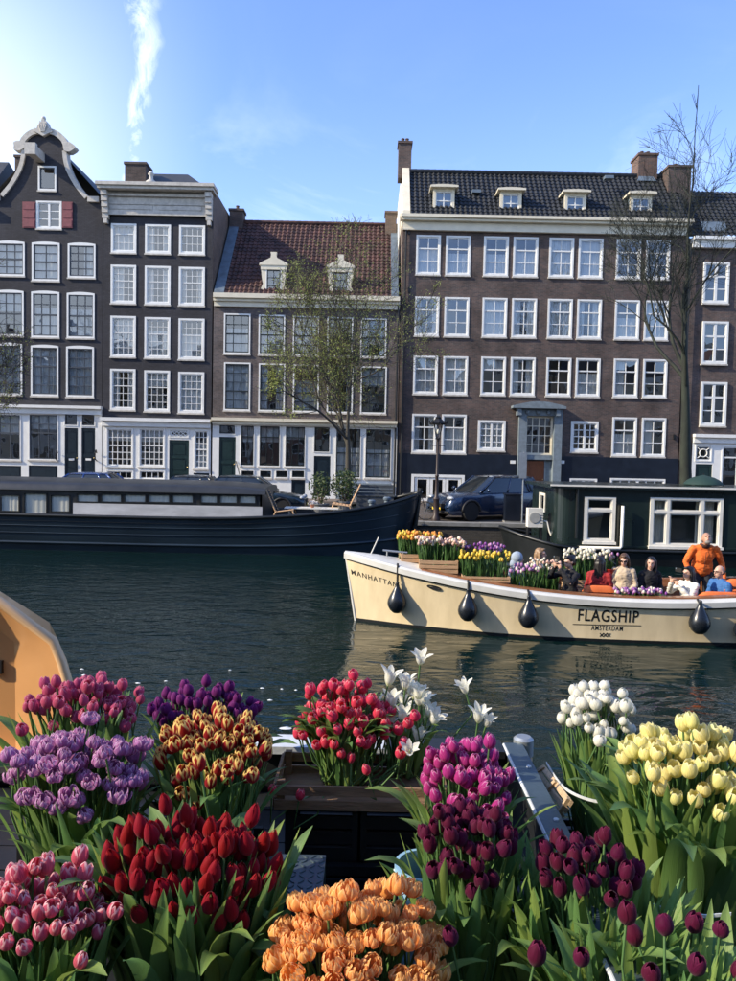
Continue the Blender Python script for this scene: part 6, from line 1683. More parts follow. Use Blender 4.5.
mb = MB(); mb.tube([(.08 * math.cos(t), -.085 * math.sin(t), .285 - .09 * math.sin(t)) for t in [PI * k / 12 for k in range(13)]], .003, 5); mb.build('handle', M_rimw, wb, world=False)
# raft to the right
RF = empty('flower_raft', (1.6, 1.2, 0), 'low black raft beside the barge carrying white and yellow tulips', 'raft')
mb = MB(); mb.box(.69, 2.9, -.45, 2.95, -.4, 1.62); mb.build('pontoon', M_barge, RF)
deck_boards(.69, 2.9, -.45, 2.95, 1.66, RF)

# ------------------------------------------------------------------ tulips
def petal_mat(name, base, edge=None, ew=.5, basal=None, bw=.2, transl=.42, rough=.62, hue=.007, streak=.12):
    m, n, l = nodes_of(name)
    out = n.new('ShaderNodeOutputMaterial'); p = n.new('ShaderNodeBsdfPrincipled'); p.inputs['Roughness'].default_value = rough; p.inputs['Specular IOR Level'].default_value = .12
    p.inputs['Sheen Weight'].default_value = .15
    uv = n.new('ShaderNodeUVMap'); s = n.new('ShaderNodeSeparateXYZ'); l.new(uv.outputs[0], s.inputs[0])
    def ma(op, a, b, clamp=False):
        k = n.new('ShaderNodeMath'); k.operation = op; k.use_clamp = clamp
        for i, v in enumerate((a, b)):
            if v is None: continue
            if isinstance(v, (int, float)): k.inputs[i].default_value = v
            else: l.new(v, k.inputs[i])
        return k.outputs[0]
    def mr(x, a, b, c=0, d=1):
        k = n.new('ShaderNodeMapRange'); k.interpolation_type = 'SMOOTHSTEP'; l.new(x, k.inputs[0])
        for i, v in enumerate((a, b, c, d)): k.inputs[i + 1].default_value = v
        return k.outputs[0]
    def mx(f, a, b):
        k = n.new('ShaderNodeMix'); k.data_type = 'RGBA'; l.new(f, k.inputs[0])
        for i, v in ((6, a), (7, b)):
            if isinstance(v, tuple): k.inputs[i].default_value = (*v, 1)
            else: l.new(v, k.inputs[i])
        return k.outputs[2]
    oi = n.new('ShaderNodeObjectInfo'); t = n.new('ShaderNodeTexCoord')
    cmb = n.new('ShaderNodeCombineXYZ'); l.new(ma('MULTIPLY', s.outputs[0], 26.0), cmb.inputs[0]); l.new(ma('MULTIPLY', s.outputs[1], 2.2), cmb.inputs[1]); l.new(ma('MULTIPLY', oi.outputs['Random'], 40.0), cmb.inputs[2])
    nz = n.new('ShaderNodeTexNoise'); nz.inputs['Scale'].default_value = 1.0; nz.inputs['Detail'].default_value = 3; l.new(cmb.outputs[0], nz.inputs[0])
    e = ma('ABSOLUTE', ma('MULTIPLY_ADD', s.outputs[0], 2.0), None); n_ = e
    k = n.new('ShaderNodeMath'); k.operation = 'MULTIPLY_ADD'; l.new(s.outputs[0], k.inputs[0]); k.inputs[1].default_value = 2; k.inputs[2].default_value = -1
    e = ma('ABSOLUTE', k.outputs[0], 0)
    c = base
    hv = n.new('ShaderNodeHueSaturation'); hv.inputs['Color'].default_value = (*base, 1)
    l.new(mr(oi.outputs['Random'], 0, 1, .5 - hue, .5 + hue), hv.inputs['Hue'])
    l.new(mr(nz.outputs[0], .2, .8, 1 - streak * 2, 1 + streak * 2), hv.inputs['Value'])
    c = hv.outputs[0]
    if edge:
        f = ma('ADD', ma('MULTIPLY', e, s.outputs[1]), ma('MULTIPLY', ma('SUBTRACT', nz.outputs[0], .5), .35)); f = ma('ADD', f, ma('MULTIPLY', ma('POWER', s.outputs[1], 5.0), .5))
        c = mx(mr(f, ew - .12, ew + .16), c, edge)
    if basal:
        c = mx(mr(s.outputs[1], bw + .12, bw - .12), c, basal)
    l.new(c, p.inputs['Base Color'])
    bp = n.new('ShaderNodeBump'); bp.inputs['Strength'].default_value = .25; bp.inputs['Distance'].default_value = .002; l.new(nz.outputs[0], bp.inputs['Height']); l.new(bp.outputs[0], p.inputs['Normal'])
    tr = n.new('ShaderNodeBsdfTranslucent'); l.new(c, tr.inputs[0])
    ms = n.new('ShaderNodeMixShader'); ms.inputs[0].default_value = transl
    l.new(p.outputs[0], ms.inputs[1]); l.new(tr.outputs[0], ms.inputs[2]); l.new(ms.outputs[0], out.inputs[0])
    MATS[name] = m
    return m
def leaf_mat():
    m, n, l = nodes_of('tulip_leaf')
    out = n.new('ShaderNodeOutputMaterial'); p = n.new('ShaderNodeBsdfPrincipled')
    uv = n.new('ShaderNodeUVMap'); oi = n.new('ShaderNodeObjectInfo')
    mp = n.new('ShaderNodeMapping'); mp.inputs['Scale'].default_value = (30, 1.5, 1); l.new(uv.outputs[0], mp.inputs[0])
    nz = n.new('ShaderNodeTexNoise'); nz.inputs['Scale'].default_value = 1; nz.inputs['Detail'].default_value = 3; l.new(mp.outputs[0], nz.inputs[0])
    a = n.new('ShaderNodeMix'); a.data_type = 'RGBA'; a.inputs[6].default_value = (.125, .235, .065, 1); a.inputs[7].default_value = (.280, .390, .155, 1); l.new(nz.outputs[0], a.inputs[0])
    b = n.new('ShaderNodeMix'); b.data_type = 'RGBA'; b.blend_type = 'MULTIPLY'; b.inputs[0].default_value = 1; l.new(a.outputs[2], b.inputs[6])
    cr = n.new('ShaderNodeValToRGB'); l.new(oi.outputs['Random'], cr.inputs[0]); cr.color_ramp.elements[0].color = (.62, .85, .80, 1); cr.color_ramp.elements[1].color = (1.25, 1.12, .75, 1)
    l.new(cr.outputs[0], b.inputs[7]); l.new(b.outputs[2], p.inputs['Base Color'])
    p.inputs['Roughness'].default_value = .42; p.inputs['Specular IOR Level'].default_value = .45
    bp = n.new('ShaderNodeBump'); bp.inputs['Strength'].default_value = .35; bp.inputs['Distance'].default_value = .003; l.new(nz.outputs[0], bp.inputs['Height']); l.new(bp.outputs[0], p.inputs['Normal'])
    tr = n.new('ShaderNodeBsdfTranslucent'); l.new(b.outputs[2], tr.inputs[0])
    ms = n.new('ShaderNodeMixShader'); ms.inputs[0].default_value = .42
    l.new(p.outputs[0], ms.inputs[1]); l.new(tr.outputs[0], ms.inputs[2]); l.new(ms.outputs[0], out.inputs[0])
    return m
M_leaf = leaf_mat()
M_stem = pm('tulip_stem', (.085, .17, .055), .45, var=.25, scale=10, transl=.1)

def curve_tab(tab):
    return lambda v: interp(tab, v)
KINDS_ = {
    'classic': dict(R=.0245, H=.058, f=[(0, .22), (.12, .66), (.35, 1.0), (.65, .96), (.88, .72), (1, .46)], layers=((3, 1.03, 0, 1.0), (3, .97, 1, 1.0)), A=1.0),
    'long': dict(R=.0235, H=.074, f=[(0, .22), (.12, .66), (.32, 1.0), (.62, .93), (.86, .62), (1, .30)], layers=((3, 1.03, 0, 1.0), (3, .97, 1, 1.02)), A=1.02),
    'flame': dict(R=.0215, H=.054, f=[(0, .22), (.12, .66), (.36, 1.0), (.68, .98), (.88, .80), (1, .62)], layers=((3, 1.03, 0, .98), (3, .96, 1, 1.0)), A=.92),
    'round': dict(R=.026, H=.054, f=[(0, .25), (.12, .72), (.36, 1.0), (.62, .98), (.86, .66), (1, .30)], layers=((3, 1.03, 0, 1.0), (3, .97, 1, 1.0)), A=1.06),
    'goblet': dict(R=.0275, H=.062, f=[(0, .25), (.12, .68), (.36, 1.0), (.66, 1.0), (.88, .86), (1, .72)], layers=((3, 1.04, 0, 1.0), (3, .95, 1, 1.02)), A=.98),
    'double': dict(R=.034, H=.052, f=[(0, .25), (.15, .72), (.4, 1.0), (.7, 1.02), (.9, .88), (1, .74)], layers=((5, 1.05, 0, .92), (5, .88, 1, 1.0), (4, .66, 0, 1.05), (3, .42, 1, 1.0)), A=.70, ruffle=.10),
    'lily': dict(R=.022, H=.066, f=[(0, .22), (.15, .60), (.4, .92), (.65, 1.05), (.86, 1.6), (1, 2.3)], layers=((3, 1.04, 0, .95), (3, .95, 1, 1.0)), A=.72),
}
def tulip_mesh(kind, mat, seed):
    K = KINDS_[kind]; rr = random.Random(seed); mb = MB(); open_ = rr.choice((-.18, -.10, -.03, .03, .12, .24)); sk = rr.uniform(.93, 1.07); f = K['f']; ruf = K.get('ruffle', 0)
    for cnt, rs, off, hs in K['layers']:
        for k in range(cnt):
            ph = 2 * PI * (k + .5 * off) / cnt + rr.gauss(0, .07); A = K['A'] * rr.uniform(.93, 1.07) * (1.0 if cnt == 3 else 3.4 / cnt)
            h = K['H'] * hs * rr.uniform(.94, 1.05); op = rr.gauss(0, .06); n1, n2 = rr.uniform(0, 50), rr.uniform(0, 50)
            def P(i, j):
                u = -1 + 2 * i / 6; v = j / 8
                w = (.45 + .55 * min(1, v / .34) ** .8) * max(.0, 1 - max(0, (v - .42) / .58) ** 2.3) ** .75
                if v >= 1: w = .07
                r = K['R'] * rs * (interp(f, v) + (op + open_) * v * v) * (1 - .05 * u * u * (1 - v)) * (1.0 + (.05 if off == 0 else 0) * (1 - u * u) * math.sin(PI * v))
                a = ph + u * A * w
                rz_ = ruf * mnoise.noise(Vector((u * 2.2 + n1, v * 3, n2)))
                r *= 1 + rz_ + .02 * mnoise.noise(Vector((u * 1.5 + n2, v * 2, n1)))
                z = h * (v - .07 * u * u * v * (1 - v) - .03 * (1 - u * u) * (v > .97)) + ruf * .02 * mnoise.noise(Vector((u * 3, v * 4 + n1, n2)))
                return (r * math.cos(a), r * math.sin(a), z)
            mb.grid(P, 6, 8, uv=True)
    if kind == 'lily':
        mb.tube([(0, 0, .005), (0, 0, .035)], [.004, .003], 6)
    return mb.mesh('tulip_flower', mat, smooth=True)
def leaf_mesh(L, W, bend, curl, seed):
    rr = random.Random(seed); mb = MB(); n = 12; pts = []; x = z = 0; th = rr.uniform(.05, .18)
    for j in range(n + 1):
        pts.append((x, z, th)); th += (bend * (j / n) ** 1.3 * 2.2 + rr.gauss(0, .04)) / n + (curl / n if j > n * .62 else 0)
        x += math.sin(th) * L / n; z += math.cos(th) * L / n
    tw = rr.gauss(0, .5); s1, s2 = rr.uniform(0, 9), rr.uniform(0, 9)
    def P(i, j):
        t = j / n; u = -1 + 2 * i / 4; w = W * (math.sin(PI * (t * .88 + .10)) ** .75 if t < 1 else .02); fold = .32 * (1 - .5 * t)
        cx, cz, a = pts[j]; nx, nz_ = -math.cos(a), math.sin(a)          # towards the inner side of the leaf
        o = abs(u) ** 1.5 * w * fold + .10 * w * math.sin(t * 9 + s1 + u * 2)
        yy = u * w * (1 - .1 * fold); tt = tw * t
        return (cx + nx * o + math.sin(tt) * yy * .35, yy * math.cos(tt) + .02 * math.sin(t * 4 + s2) * L, cz + nz_ * o + math.sin(tt) * yy * .3)
    mb.grid(P, 4, n, uv=True)
    return mb.mesh('leaf', M_leaf, smooth=True)
LEAVES = {'up': [leaf_mesh(.33, .0165, .22, 0, k) for k in range(5)], 'arch': [leaf_mesh(.34, .021, .70, .3, 20 + k) for k in range(6)], 'flop': [leaf_mesh(.37, .028, 1.0, 1.7, 40 + k) for k in range(6)]}

ncount = [0]
def tulip_bunch(label, kind, mat, centre, rx, ry, dome, n, seed, zbase, spacing=.043, front=.25, scale=1.0, base_sc=.55, n_leaf=45, leaf_k=(.5, .35, .15), extra=(), leaf_sc=1.0, tilt=.30, rot=0.0, group='bunches of tulips in the foreground', zj=.026, lshift=(0, 0), stem_bow=.02, name='tulip_bunch'):
    """one bunch: every flower and every leaf its own mesh object; the thin stems are one part"""
    rr = random.Random(seed); c = Vector(centre); root = empty(name, (c.x + lshift[0], c.y + lshift[1], zbase), label, 'tulips', group)
    heads = []; tries = 0; cr_, sr_ = math.cos(rot), math.sin(rot)
    while len(heads) < n and tries < 9000:
        tries += 1; a, b = rr.uniform(-1, 1), rr.uniform(-1, 1); rho = a * a + b * b
        if rho > 1: continue
        x, y = a * rx, b * ry; x, y = x * cr_ - y * sr_, x * sr_ + y * cr_
        if any((x - q[0]) ** 2 + (y - q[1]) ** 2 < (spacing * (1 if tries < 5000 else .8)) ** 2 for q in heads): continue
        heads.append((x, y, dome * (1 - rho) - dome * .5 + front * min(0, b) * ry + rr.gauss(0, zj)))
    heads = [(c.x + x, c.y + y, c.z + z, x / rx, y / ry) for x, y, z in heads]
    heads += [(p.x, p.y, p.z, rr.uniform(-.6, .6), rr.uniform(-1, 0)) for p in extra]
    ms = [tulip_mesh(kind, mat, seed * 10 + k) for k in range(7)]
    st = MB(); zo = Vector(root.location)
    for (x, y, z, a, b) in heads:
        s = scale * rr.triangular(.72, 1.14, 1.0); tx, ty = a * tilt + rr.gauss(0, .17), b * tilt + rr.gauss(0, .17)
        q = Vector((tx, ty, 1)).normalized(); rot_ = Vector((0, 0, 1)).rotation_difference(q).to_euler()
        e = rot_.to_matrix() @ Matrix.Rotation(rr.uniform(0, 6.28), 3, 'Z')
        link('tulip_flower', ms[rr.randrange(7)], root, Vector((x, y, z)) - zo, e.to_euler(), (s, s, s * rr.uniform(1.04, 1.22)))
        bx, by = zo.x + (x - zo.x) * base_sc, zo.y + (y - zo.y) * base_sc
        p0 = Vector((bx, by, zbase)); p3 = Vector((x, y, z + .003)); p2 = p3 - q * .09; p1 = p0.lerp(p2, .5) + Vector((rr.gauss(0, stem_bow), rr.gauss(0, stem_bow), 0))
        st.tube([p - zo for p in (p0, p1, p2, p3)], [.0048 * scale, .0045 * scale, .004 * scale, .0045 * scale], 5, cap=False)
    o = st.build('stems', M_stem, root, world=False, smooth=True); o['kind'] = 'stuff'
    kk = ('up', 'arch', 'flop')
    for _ in range(n_leaf):
        t = rr.random(); k = kk[0] if t < leaf_k[0] else kk[1] if t < leaf_k[0] + leaf_k[1] else kk[2]
        a = rr.uniform(0, 2 * PI); rho = math.sqrt(rr.uniform(.1 if k == 'up' else .45, 1)) * base_sc * 1.1
        x, y = math.cos(a) * rx * rho, math.sin(a) * ry * rho
        H = (c.z - zbase); s = leaf_sc * H / .34 * rr.uniform(.78, 1.06)
        link('leaf', rr.choice(LEAVES[k]), root, (x, y, rr.uniform(0, .02)), (rr.gauss(0, .08), rr.gauss(0, .08), a + rr.gauss(0, .5)), (s, s * rr.uniform(.9, 1.2), s))
    ncount[0] += len(heads)
    return root
def hd(px, py, Y): return at(px, py, Y)

T_pink = petal_mat('pink_tulip', (.50, .075, .17), (.66, .26, .35), .74, (.60, .45, .30), .05)
T_dpurple = petal_mat('dark_purple_tulip', (.17, .016, .15), (.30, .06, .26), .80)
T_lilac = petal_mat('lilac_double_tulip', (.46, .18, .40), (.68, .44, .62), .62)
T_flame = petal_mat('red_yellow_tulip', (.30, .006, .010), (.86, .62, .20), .40, (.34, .012, .012), .05, hue=.004)
T_red = petal_mat('dark_red_tulip', (.30, .004, .012), (.40, .015, .022), .85, hue=.004)
T_pinkw = petal_mat('pink_white_tulip', (.62, .10, .17), (.84, .50, .52), .50, (.75, .40, .40), .08)
T_orange = petal_mat('orange_double_tulip', (.90, .40, .11), (.92, .55, .22), .50, (.80, .25, .06), .10)
T_coral = petal_mat('coral_tulip', (.72, .050, .115), (.82, .32, .34), .70, (.80, .62, .55), .10, hue=.006)
T_white = petal_mat('white_tulip', (.80, .79, .70), (.84, .83, .78), .7, (.66, .70, .42), .10, hue=.01)
T_lily = petal_mat('white_lily_tulip', (.80, .79, .68), (.84, .83, .76), .7, (.70, .72, .40), .18, hue=.01)
T_magenta = petal_mat('magenta_tulip', (.46, .035, .22), (.68, .28, .48), .70, (.62, .45, .45), .05)
T_burg = petal_mat('burgundy_tulip', (.105, .005, .034), (.18, .016, .065), .8, hue=.012)
T_yellow = petal_mat('pale_yellow_tulip', (.86, .78, .32), (.88, .83, .50), .7, (.78, .66, .22), .08, hue=.008)

DZL = 1.80
tulip_bunch('rose pink tulips at the back left, in front of the orange boat', 'classic', T_pink, hd(85, 704, 2.35), 0.18, 0.09, 0.025, 72, 101, DZL, spacing=0.026, front=0.15, n_leaf=90, leaf_k=(.7, .25, .05), extra=[hd(24, 735, 2.2), hd(58, 708, 2.15), hd(85, 706, 2.14)], scale=0.68)
tulip_bunch('dark purple tulips at the back between pink and coral ones', 'classic', T_dpurple, hd(206, 709, 2.60), 0.185, 0.11, 0.05, 84, 102, DZL, spacing=0.028, front=.25, scale=0.68, n_leaf=64, leaf_k=(.5, .35, .15))
tulip_bunch('ruffled lilac double tulips at left', 'double', T_lilac, hd(78, 765, 2.08), 0.19, 0.125, .07, 80, 103, DZL - .0, spacing=0.0335, front=0.25, scale=0.7, n_leaf=95, leaf_k=(0.65, 0.27, 0.08), base_sc=.5)
tulip_bunch('red tulips with yellow edges behind the dark red ones', 'flame', T_flame, hd(214, 745, 2.22), 0.155, 0.145, .07, 76, 104, DZL, spacing=0.0295, front=.30, scale=0.84, n_leaf=80, leaf_k=(.7, .2, .1), extra=[hd(184, 780, 2.02), hd(201, 772, 2.02), hd(229, 775, 2.02), hd(252, 783, 2.05)])
tulip_bunch('large dark red tulips in the left foreground', 'long', T_red, hd(192, 862, 1.76), 0.205, 0.13, .08, 135, 105, DZL - .06, spacing=0.027, front=0.28, scale=0.75, n_leaf=170, leaf_k=(0.7, 0.24, 0.06), leaf_sc=1.12, base_sc=.75)
tulip_bunch('pink tulips with pale rims in the bottom left corner', 'classic', T_pinkw, hd(40, 903, 1.62), 0.14, 0.09, .06, 66, 106, DZL - .06, spacing=0.0265, front=0.28, scale=0.66, n_leaf=110, leaf_k=(0.7, 0.24, 0.06), extra=[hd(114, 917, 1.6), hd(78, 968, 1.5), hd(22, 883, 1.62)], base_sc=.75)
tulip_bunch('apricot orange double tulips at the bottom centre', 'double', T_orange, hd(356, 938, 1.6), 0.185, 0.14, .06, 100, 107, 1.70, spacing=0.031, front=.22, scale=0.7, n_leaf=48, leaf_k=(.3, .5, .2), base_sc=.7)
tulip_bunch('coral red tulips sprawling from a wooden crate at centre', 'classic', T_coral, hd(345, 711, 2.55), .165, 0.12, .13, 100, 108, 2.0, spacing=0.0275, front=.5, scale=0.68, n_leaf=110, leaf_k=(.05, .35, .60), leaf_sc=1.15, base_sc=.45, extra=[hd(398, 735, 2.5), hd(385, 735, 2.48), hd(402, 748, 2.45), hd(410, 728, 2.5), hd(416, 721, 2.5), hd(368, 775, 2.36), hd(299, 801, 2.34), hd(272, 795, 2.34), hd(400, 758, 2.44)])
tulip_bunch('white pointed tulips standing tall behind the magenta ones', 'lily', T_lily, hd(405, 712, 2.62), .11, .08, .10, 18, 109, 2.0, spacing=.045, front=.2, scale=0.78, n_leaf=25, leaf_k=(.4, .4, .2), extra=[hd(420, 665, 2.62), hd(388, 686, 2.6), hd(409, 755, 2.42), hd(417, 700, 2.6), hd(466, 694, 2.6), hd(478, 723, 2.5), hd(486, 727, 2.5), hd(405, 690, 2.6)], base_sc=.5)
tulip_bunch('magenta pink tulips at centre right above the burgundy ones', 'classic', T_magenta, hd(466, 770, 2.14), .115, .16, .08, 84, 110, DZL, spacing=0.027, front=.42, scale=0.68, n_leaf=54, leaf_k=(.6, .3, .1), base_sc=.6)
tulip_bunch('dark burgundy tulips below the magenta ones', 'classic', T_burg, hd(468, 838, 1.86), 0.108, 0.11, .06, 72, 111, DZL - .05, spacing=0.0265, front=.38, scale=0.7, n_leaf=110, leaf_k=(.78, .18, .04), leaf_sc=1.0, base_sc=.8)
tulip_bunch('dark burgundy tulips around the steel gunwale at lower right', 'classic', T_burg, hd(588, 866, 1.78), 0.115, 0.08, .06, 38, 112, 1.70, spacing=0.03, front=.3, scale=0.7, n_leaf=190, leaf_k=(.75, .2, .05), leaf_sc=0.95, base_sc=1.25, extra=[hd(626, 925, 1.55), hd(534, 966, 1.5), hd(580, 965, 1.48), hd(452, 945, 1.6)])
tulip_bunch('round white tulips at the back right', 'round', T_white, hd(598, 708, 2.66), .125, .10, .08, 62, 113, 1.70, spacing=0.028, front=.35, scale=0.76, n_leaf=80, leaf_k=(.88, .12, .0), leaf_sc=.86, extra=[hd(597, 746, 2.5), hd(626, 712, 2.56)], base_sc=0.45)
tulip_bunch('pale yellow tulips at the right edge', 'goblet', T_yellow, hd(694, 760, 2.22), .20, .14, .07, 70, 114, 1.70, spacing=0.035, front=.42, scale=0.76, n_leaf=170, leaf_k=(.55, .32, .13), leaf_sc=.98, extra=[hd(632, 752, 2.3), hd(652, 781, 2.1), hd(655, 760, 2.16)], base_sc=0.8)

tulip_bunch('loose leafy burgundy tulips in the bottom right corner', 'classic', T_burg, hd(668, 950, 1.52), .15, .09, .04, 7, 115, 1.70, spacing=.06, scale=.74, n_leaf=120, leaf_k=(.62, .3, .08), leaf_sc=1.0, base_sc=1.2)
# crates that hold the bunches
def plastic_crate(cx, cy, z0, w, d, h, label):
    r_ = empty('plastic_crate', (cx, cy, z0), label, 'crate', 'black plastic flower crates'); t = .012
    mb = MB(); mb.box(-w / 2, w / 2, -d / 2, d / 2, 0, t); mb.build('base', M_blackplastic, r_, world=False)
    nb = 3
    for s in (-1, 1):
        for k in range(nb):
            a = t + (h - t) * k / nb; b = a + (h - t) / nb - .012
            mb = MB(); mb.box(-w / 2, w / 2, s * d / 2 - t / 2, s * d / 2 + t / 2, a, b); mb.build('side_bar', M_blackplastic, r_, world=False)
            mb = MB(); mb.box(s * w / 2 - t / 2, s * w / 2 + t / 2, -d / 2 + .008, d / 2 - .008, a, b); mb.build('side_bar', M_blackplastic, r_, world=False)
        for s2 in (-1, 1):
            mb = MB(); mb.box(s * w / 2 - .02, s * w / 2 + .009, s2 * d / 2 - .009, s2 * d / 2 + .009, t, h + .01); mb.build('corner_post', M_blackplastic, r_, world=False)
    return r_
for (px, py, Y_, w, d, z0, lab) in ((85, 697, 2.36, .30, .20, DZL, 'under the rose pink tulips'), (206, 706, 2.62, .30, .18, DZL, 'under the dark purple tulips'), (78, 770, 2.08, .30, .24, DZL, 'under the lilac double tulips'), (214, 748, 2.24, .26, .24, DZL, 'under the red and yellow tulips'), (466, 776, 2.16, .20, .24, DZL, 'under the magenta tulips'), (596, 708, 2.68, .24, .20, 1.66, 'under the white tulips'), (694, 760, 2.24, .38, .26, 1.66, 'under the pale yellow tulips')):
    plastic_crate(X_(px, py, Y_), Y_, z0, w, d, .12, 'black slatted plastic crate ' + lab)
# wooden crate of the coral tulips
def wood_crate(c, w, d, h, rz, label, nslat=2, mat=None):
    r_ = empty('wooden_crate', c, label, 'crate', 'wooden flower crates in the foreground', rz); t = .010; mat = mat or pm('old_crate_wood', (.22, .13, .07), .8, var=.35, scale=7, stretch=(1, 8, 8), bump=.4, bscale=40)
    for s in (-1, 1):
        for k in range(nslat):
            a = h * k / nslat + .004; b = a + h / nslat - .016
            mb = MB(); mb.box(-w / 2, w / 2, s * d / 2 - t / 2, s * d / 2 + t / 2, a, b); mb.build('slat', mat, r_, world=False)
            mb = MB(); mb.box(s * w / 2 - t / 2, s * w / 2 + t / 2, -d / 2 + .01, d / 2 - .01, a, b); mb.build('slat', mat, r_, world=False)
        for s2 in (-1, 1):
            mb = MB(); mb.box(s * (w / 2 - .02) - .012, s * (w / 2 - .02) + .012, s2 * (d / 2 - .016) - .01, s2 * (d / 2 - .016) + .01, 0, h); mb.build('corner_post', mat, r_, world=False)
    mb = MB(); mb.box(-w / 2 + .006, w / 2 - .006, -d / 2 + .006, d / 2 - .006, .001, .010); mb.build('base', mat, r_, world=False)
    return r_
wood_crate((-.005, 2.50, 1.985), .56, .27, .095, 0, 'long old wooden crate under the coral and white tulips', 2)
for s, x in ((0, -.20), (1, .20)):
    pc = plastic_crate(x * .6, 2.50, 1.80, .22, .22, .17, 'black plastic crate under the coral crate, %s one' % ('left' if s == 0 else 'right'))
# pale slatted tray leaning by the gunwale, with its post and strap
wd = empty('slatted_tray', (.70, 2.62, 1.80), 'pale slatted wooden tray leaning beside the grey gunwale', 'tray')
A_, B_ = at(524, 752, 2.86), at(556, 792, 2.48)
A2, B2 = at(546, 765, 2.82), at(573, 800, 2.44)
def lerp3(a, b, t): return a.lerp(b, t)
M_tray = pm('pale_tray_wood', (.50, .36, .22), .7, var=.2, scale=8, stretch=(1, 8, 8), bump=.3)
lowA, lowB = at(528, 776, 2.86), at(560, 820, 2.48)
for k in range(3):
    t0, t1 = k / 3 + .02, (k + 1) / 3 - .05
    a, b, c, d = lerp3(lowA, A2, t0), lerp3(lowB, B2, t0), lerp3(lowB, B2, t1), lerp3(lowA, A2, t1)
    nrm = (b - a).cross(d - a).normalized() * .006
    mb = MB(); vs = [p + nrm for p in (a, b, c, d)] + [p - nrm for p in (a, b, c, d)]
    mb.add(vs, [(0, 1, 2, 3), (7, 6, 5, 4), (0, 4, 5, 1), (1, 5, 6, 2), (2, 6, 7, 3), (3, 7, 4, 0)]); mb.build('slat', M_tray, wd)
for t in (.05, .5, .95):
    a, b = lerp3(lowA, lowB, t), lerp3(A2, B2, t); mb = MB(); off = Vector((-.012, -.008, 0)); mb.tube([a + off, b + off + Vector((0, 0, .004))], .009, 4); mb.build('batten', M_tray, wd)
ps = empty('mooring_post', at(523, 752, 2.96) - Vector((0, 0, .26)), 'round wooden mooring post with steel cap at end of gunwale', 'post')
mb = MB(); mb.lathe([(.038, -.2), (.038, .27), (.034, .28)], (0, 0, 0), 16); mb.build('shaft', M_tray, ps, world=False, smooth=True, sharp=40)
mb = MB(); mb.lathe([(.041, .25), (.041, .315), (.03, .325)], (0, 0, 0), 16); mb.build('cap', pm('galvanised_steel', (.35, .38, .40), .45, metal=.6), ps, world=False, smooth=True, sharp=40)
mb = MB(); pp = [at(546, 764, 2.80), at(560, 785, 2.6), at(575, 796, 2.48), at(597, 803, 2.42), at(618, 803, 2.40)]
sm = [Vector([interp([(i, p[k]) for i, p in enumerate(pp)], t * 4 / 20) for k in range(3)]) for t in range(21)]
for a, b in zip(sm, sm[1:]): mb.add([a, b, b + Vector((0, 0, .009)), a + Vector((0, 0, .009)), a + Vector((.002, .003, 0)), b + Vector((.002, .003, 0)), b + Vector((.002, .003, .009)), a + Vector((.002, .003, .009))], [(0, 1, 2, 3), (7, 6, 5, 4), (3, 2, 6, 7), (0, 4, 5, 1)])
tag(mb.build('binding_strap', M_rimw), 'white plastic strap curving round the white tulips', 'strap', 'white plastic straps')
mb = MB(); pp = [at(640, 902, 1.85), at(655, 908, 1.82), at(676, 915, 1.80), at(705, 918, 1.79), at(731, 916, 1.79)]
for a, b in zip(pp, pp[1:]): mb.add([a, b, b + Vector((0, 0, .008)), a + Vector((0, 0, .008)), a + Vector((.002, .003, 0)), b + Vector((.002, .003, 0)), b + Vector((.002, .003, .008)), a + Vector((.002, .003, .008))], [(0, 1, 2, 3), (7, 6, 5, 4), (3, 2, 6, 7), (0, 4, 5, 1)])
tag(mb.build('binding_strap', M_rimw), 'white plastic strap low in front of the yellow tulips', 'strap', 'white plastic straps')
bc = at(590, 832, 2.2)
plastic_crate(bc.x + .02, 2.28, 1.66, .20, .16, .18, 'black slatted plastic crate standing empty between gunwale and yellow tulips')

# ------------------------------------------------------------------ orange boat at the left edge
OB = empty('orange_boat', (-1.75, 3.5, 0), 'orange fibreglass boat end with thick rounded rim at the left edge', 'boat')
M_orboat = pm('orange_gelcoat', (.63, .32, .12), .35, var=.08, scale=2, coat=.3)
M_orrim = pm('pale_orange_rim', (.68, .44, .24), .4, var=.08, scale=3)
rim_px = [(82, 815), (80, 760), (72, 697), (62, 662), (53, 641), (0, 602), (-40, 580), (-90, 580), (-130, 602), (-183, 641), (-192, 662), (-202, 697), (-210, 760), (-212, 815)]
bak_px = [(17, 815), (16, 760), (15.5, 697), (15, 670), (14, 642), (-6, 626), (-40, 608), (-90, 608), (-124, 626), (-144, 642), (-145, 670), (-145, 697), (-146, 760), (-147, 815)]
rim = [at(a, b, 3.3) for a, b in rim_px]; bak = [at(a, b, 3.42) for a, b in bak_px]
out_ = [Vector((p.x * 1.17 if p.x > -2 else p.x, 3.82, p.z - .04)) for p in rim]
n = len(rim); mb = MB()
mb.add(rim + bak, [(i, i + 1, n + i + 1, n + i) for i in range(n - 1)]); mb.add(bak, [tuple(range(n))])
mb.build('inner_shell', M_orboat, OB, smooth=True, sharp=25)
mb = MB(); mb.add(rim + out_, [(i + 1, i, n + i, n + i + 1) for i in range(n - 1)]); mb.add(out_, [tuple(range(n - 1, -1, -1))]); mb.build('outer_shell', M_orboat, OB, smooth=True, sharp=25)
mb = MB(); mb.tube(rim, .022, 10); mb.build('rim', M_orrim, OB, smooth=True)
mb = MB(); p = at(0, 667, 3.41); mb.box(p.x - .05, p.x + .012, p.y - .01, p.y + .02, p.z - .03, p.z + .03); mb.build('vent', M_blackplastic, OB)
mb = MB(); lo_ = min(p.z for p in rim)
hx0, hx1 = min(p.x for p in rim), max(p.x for p in rim)
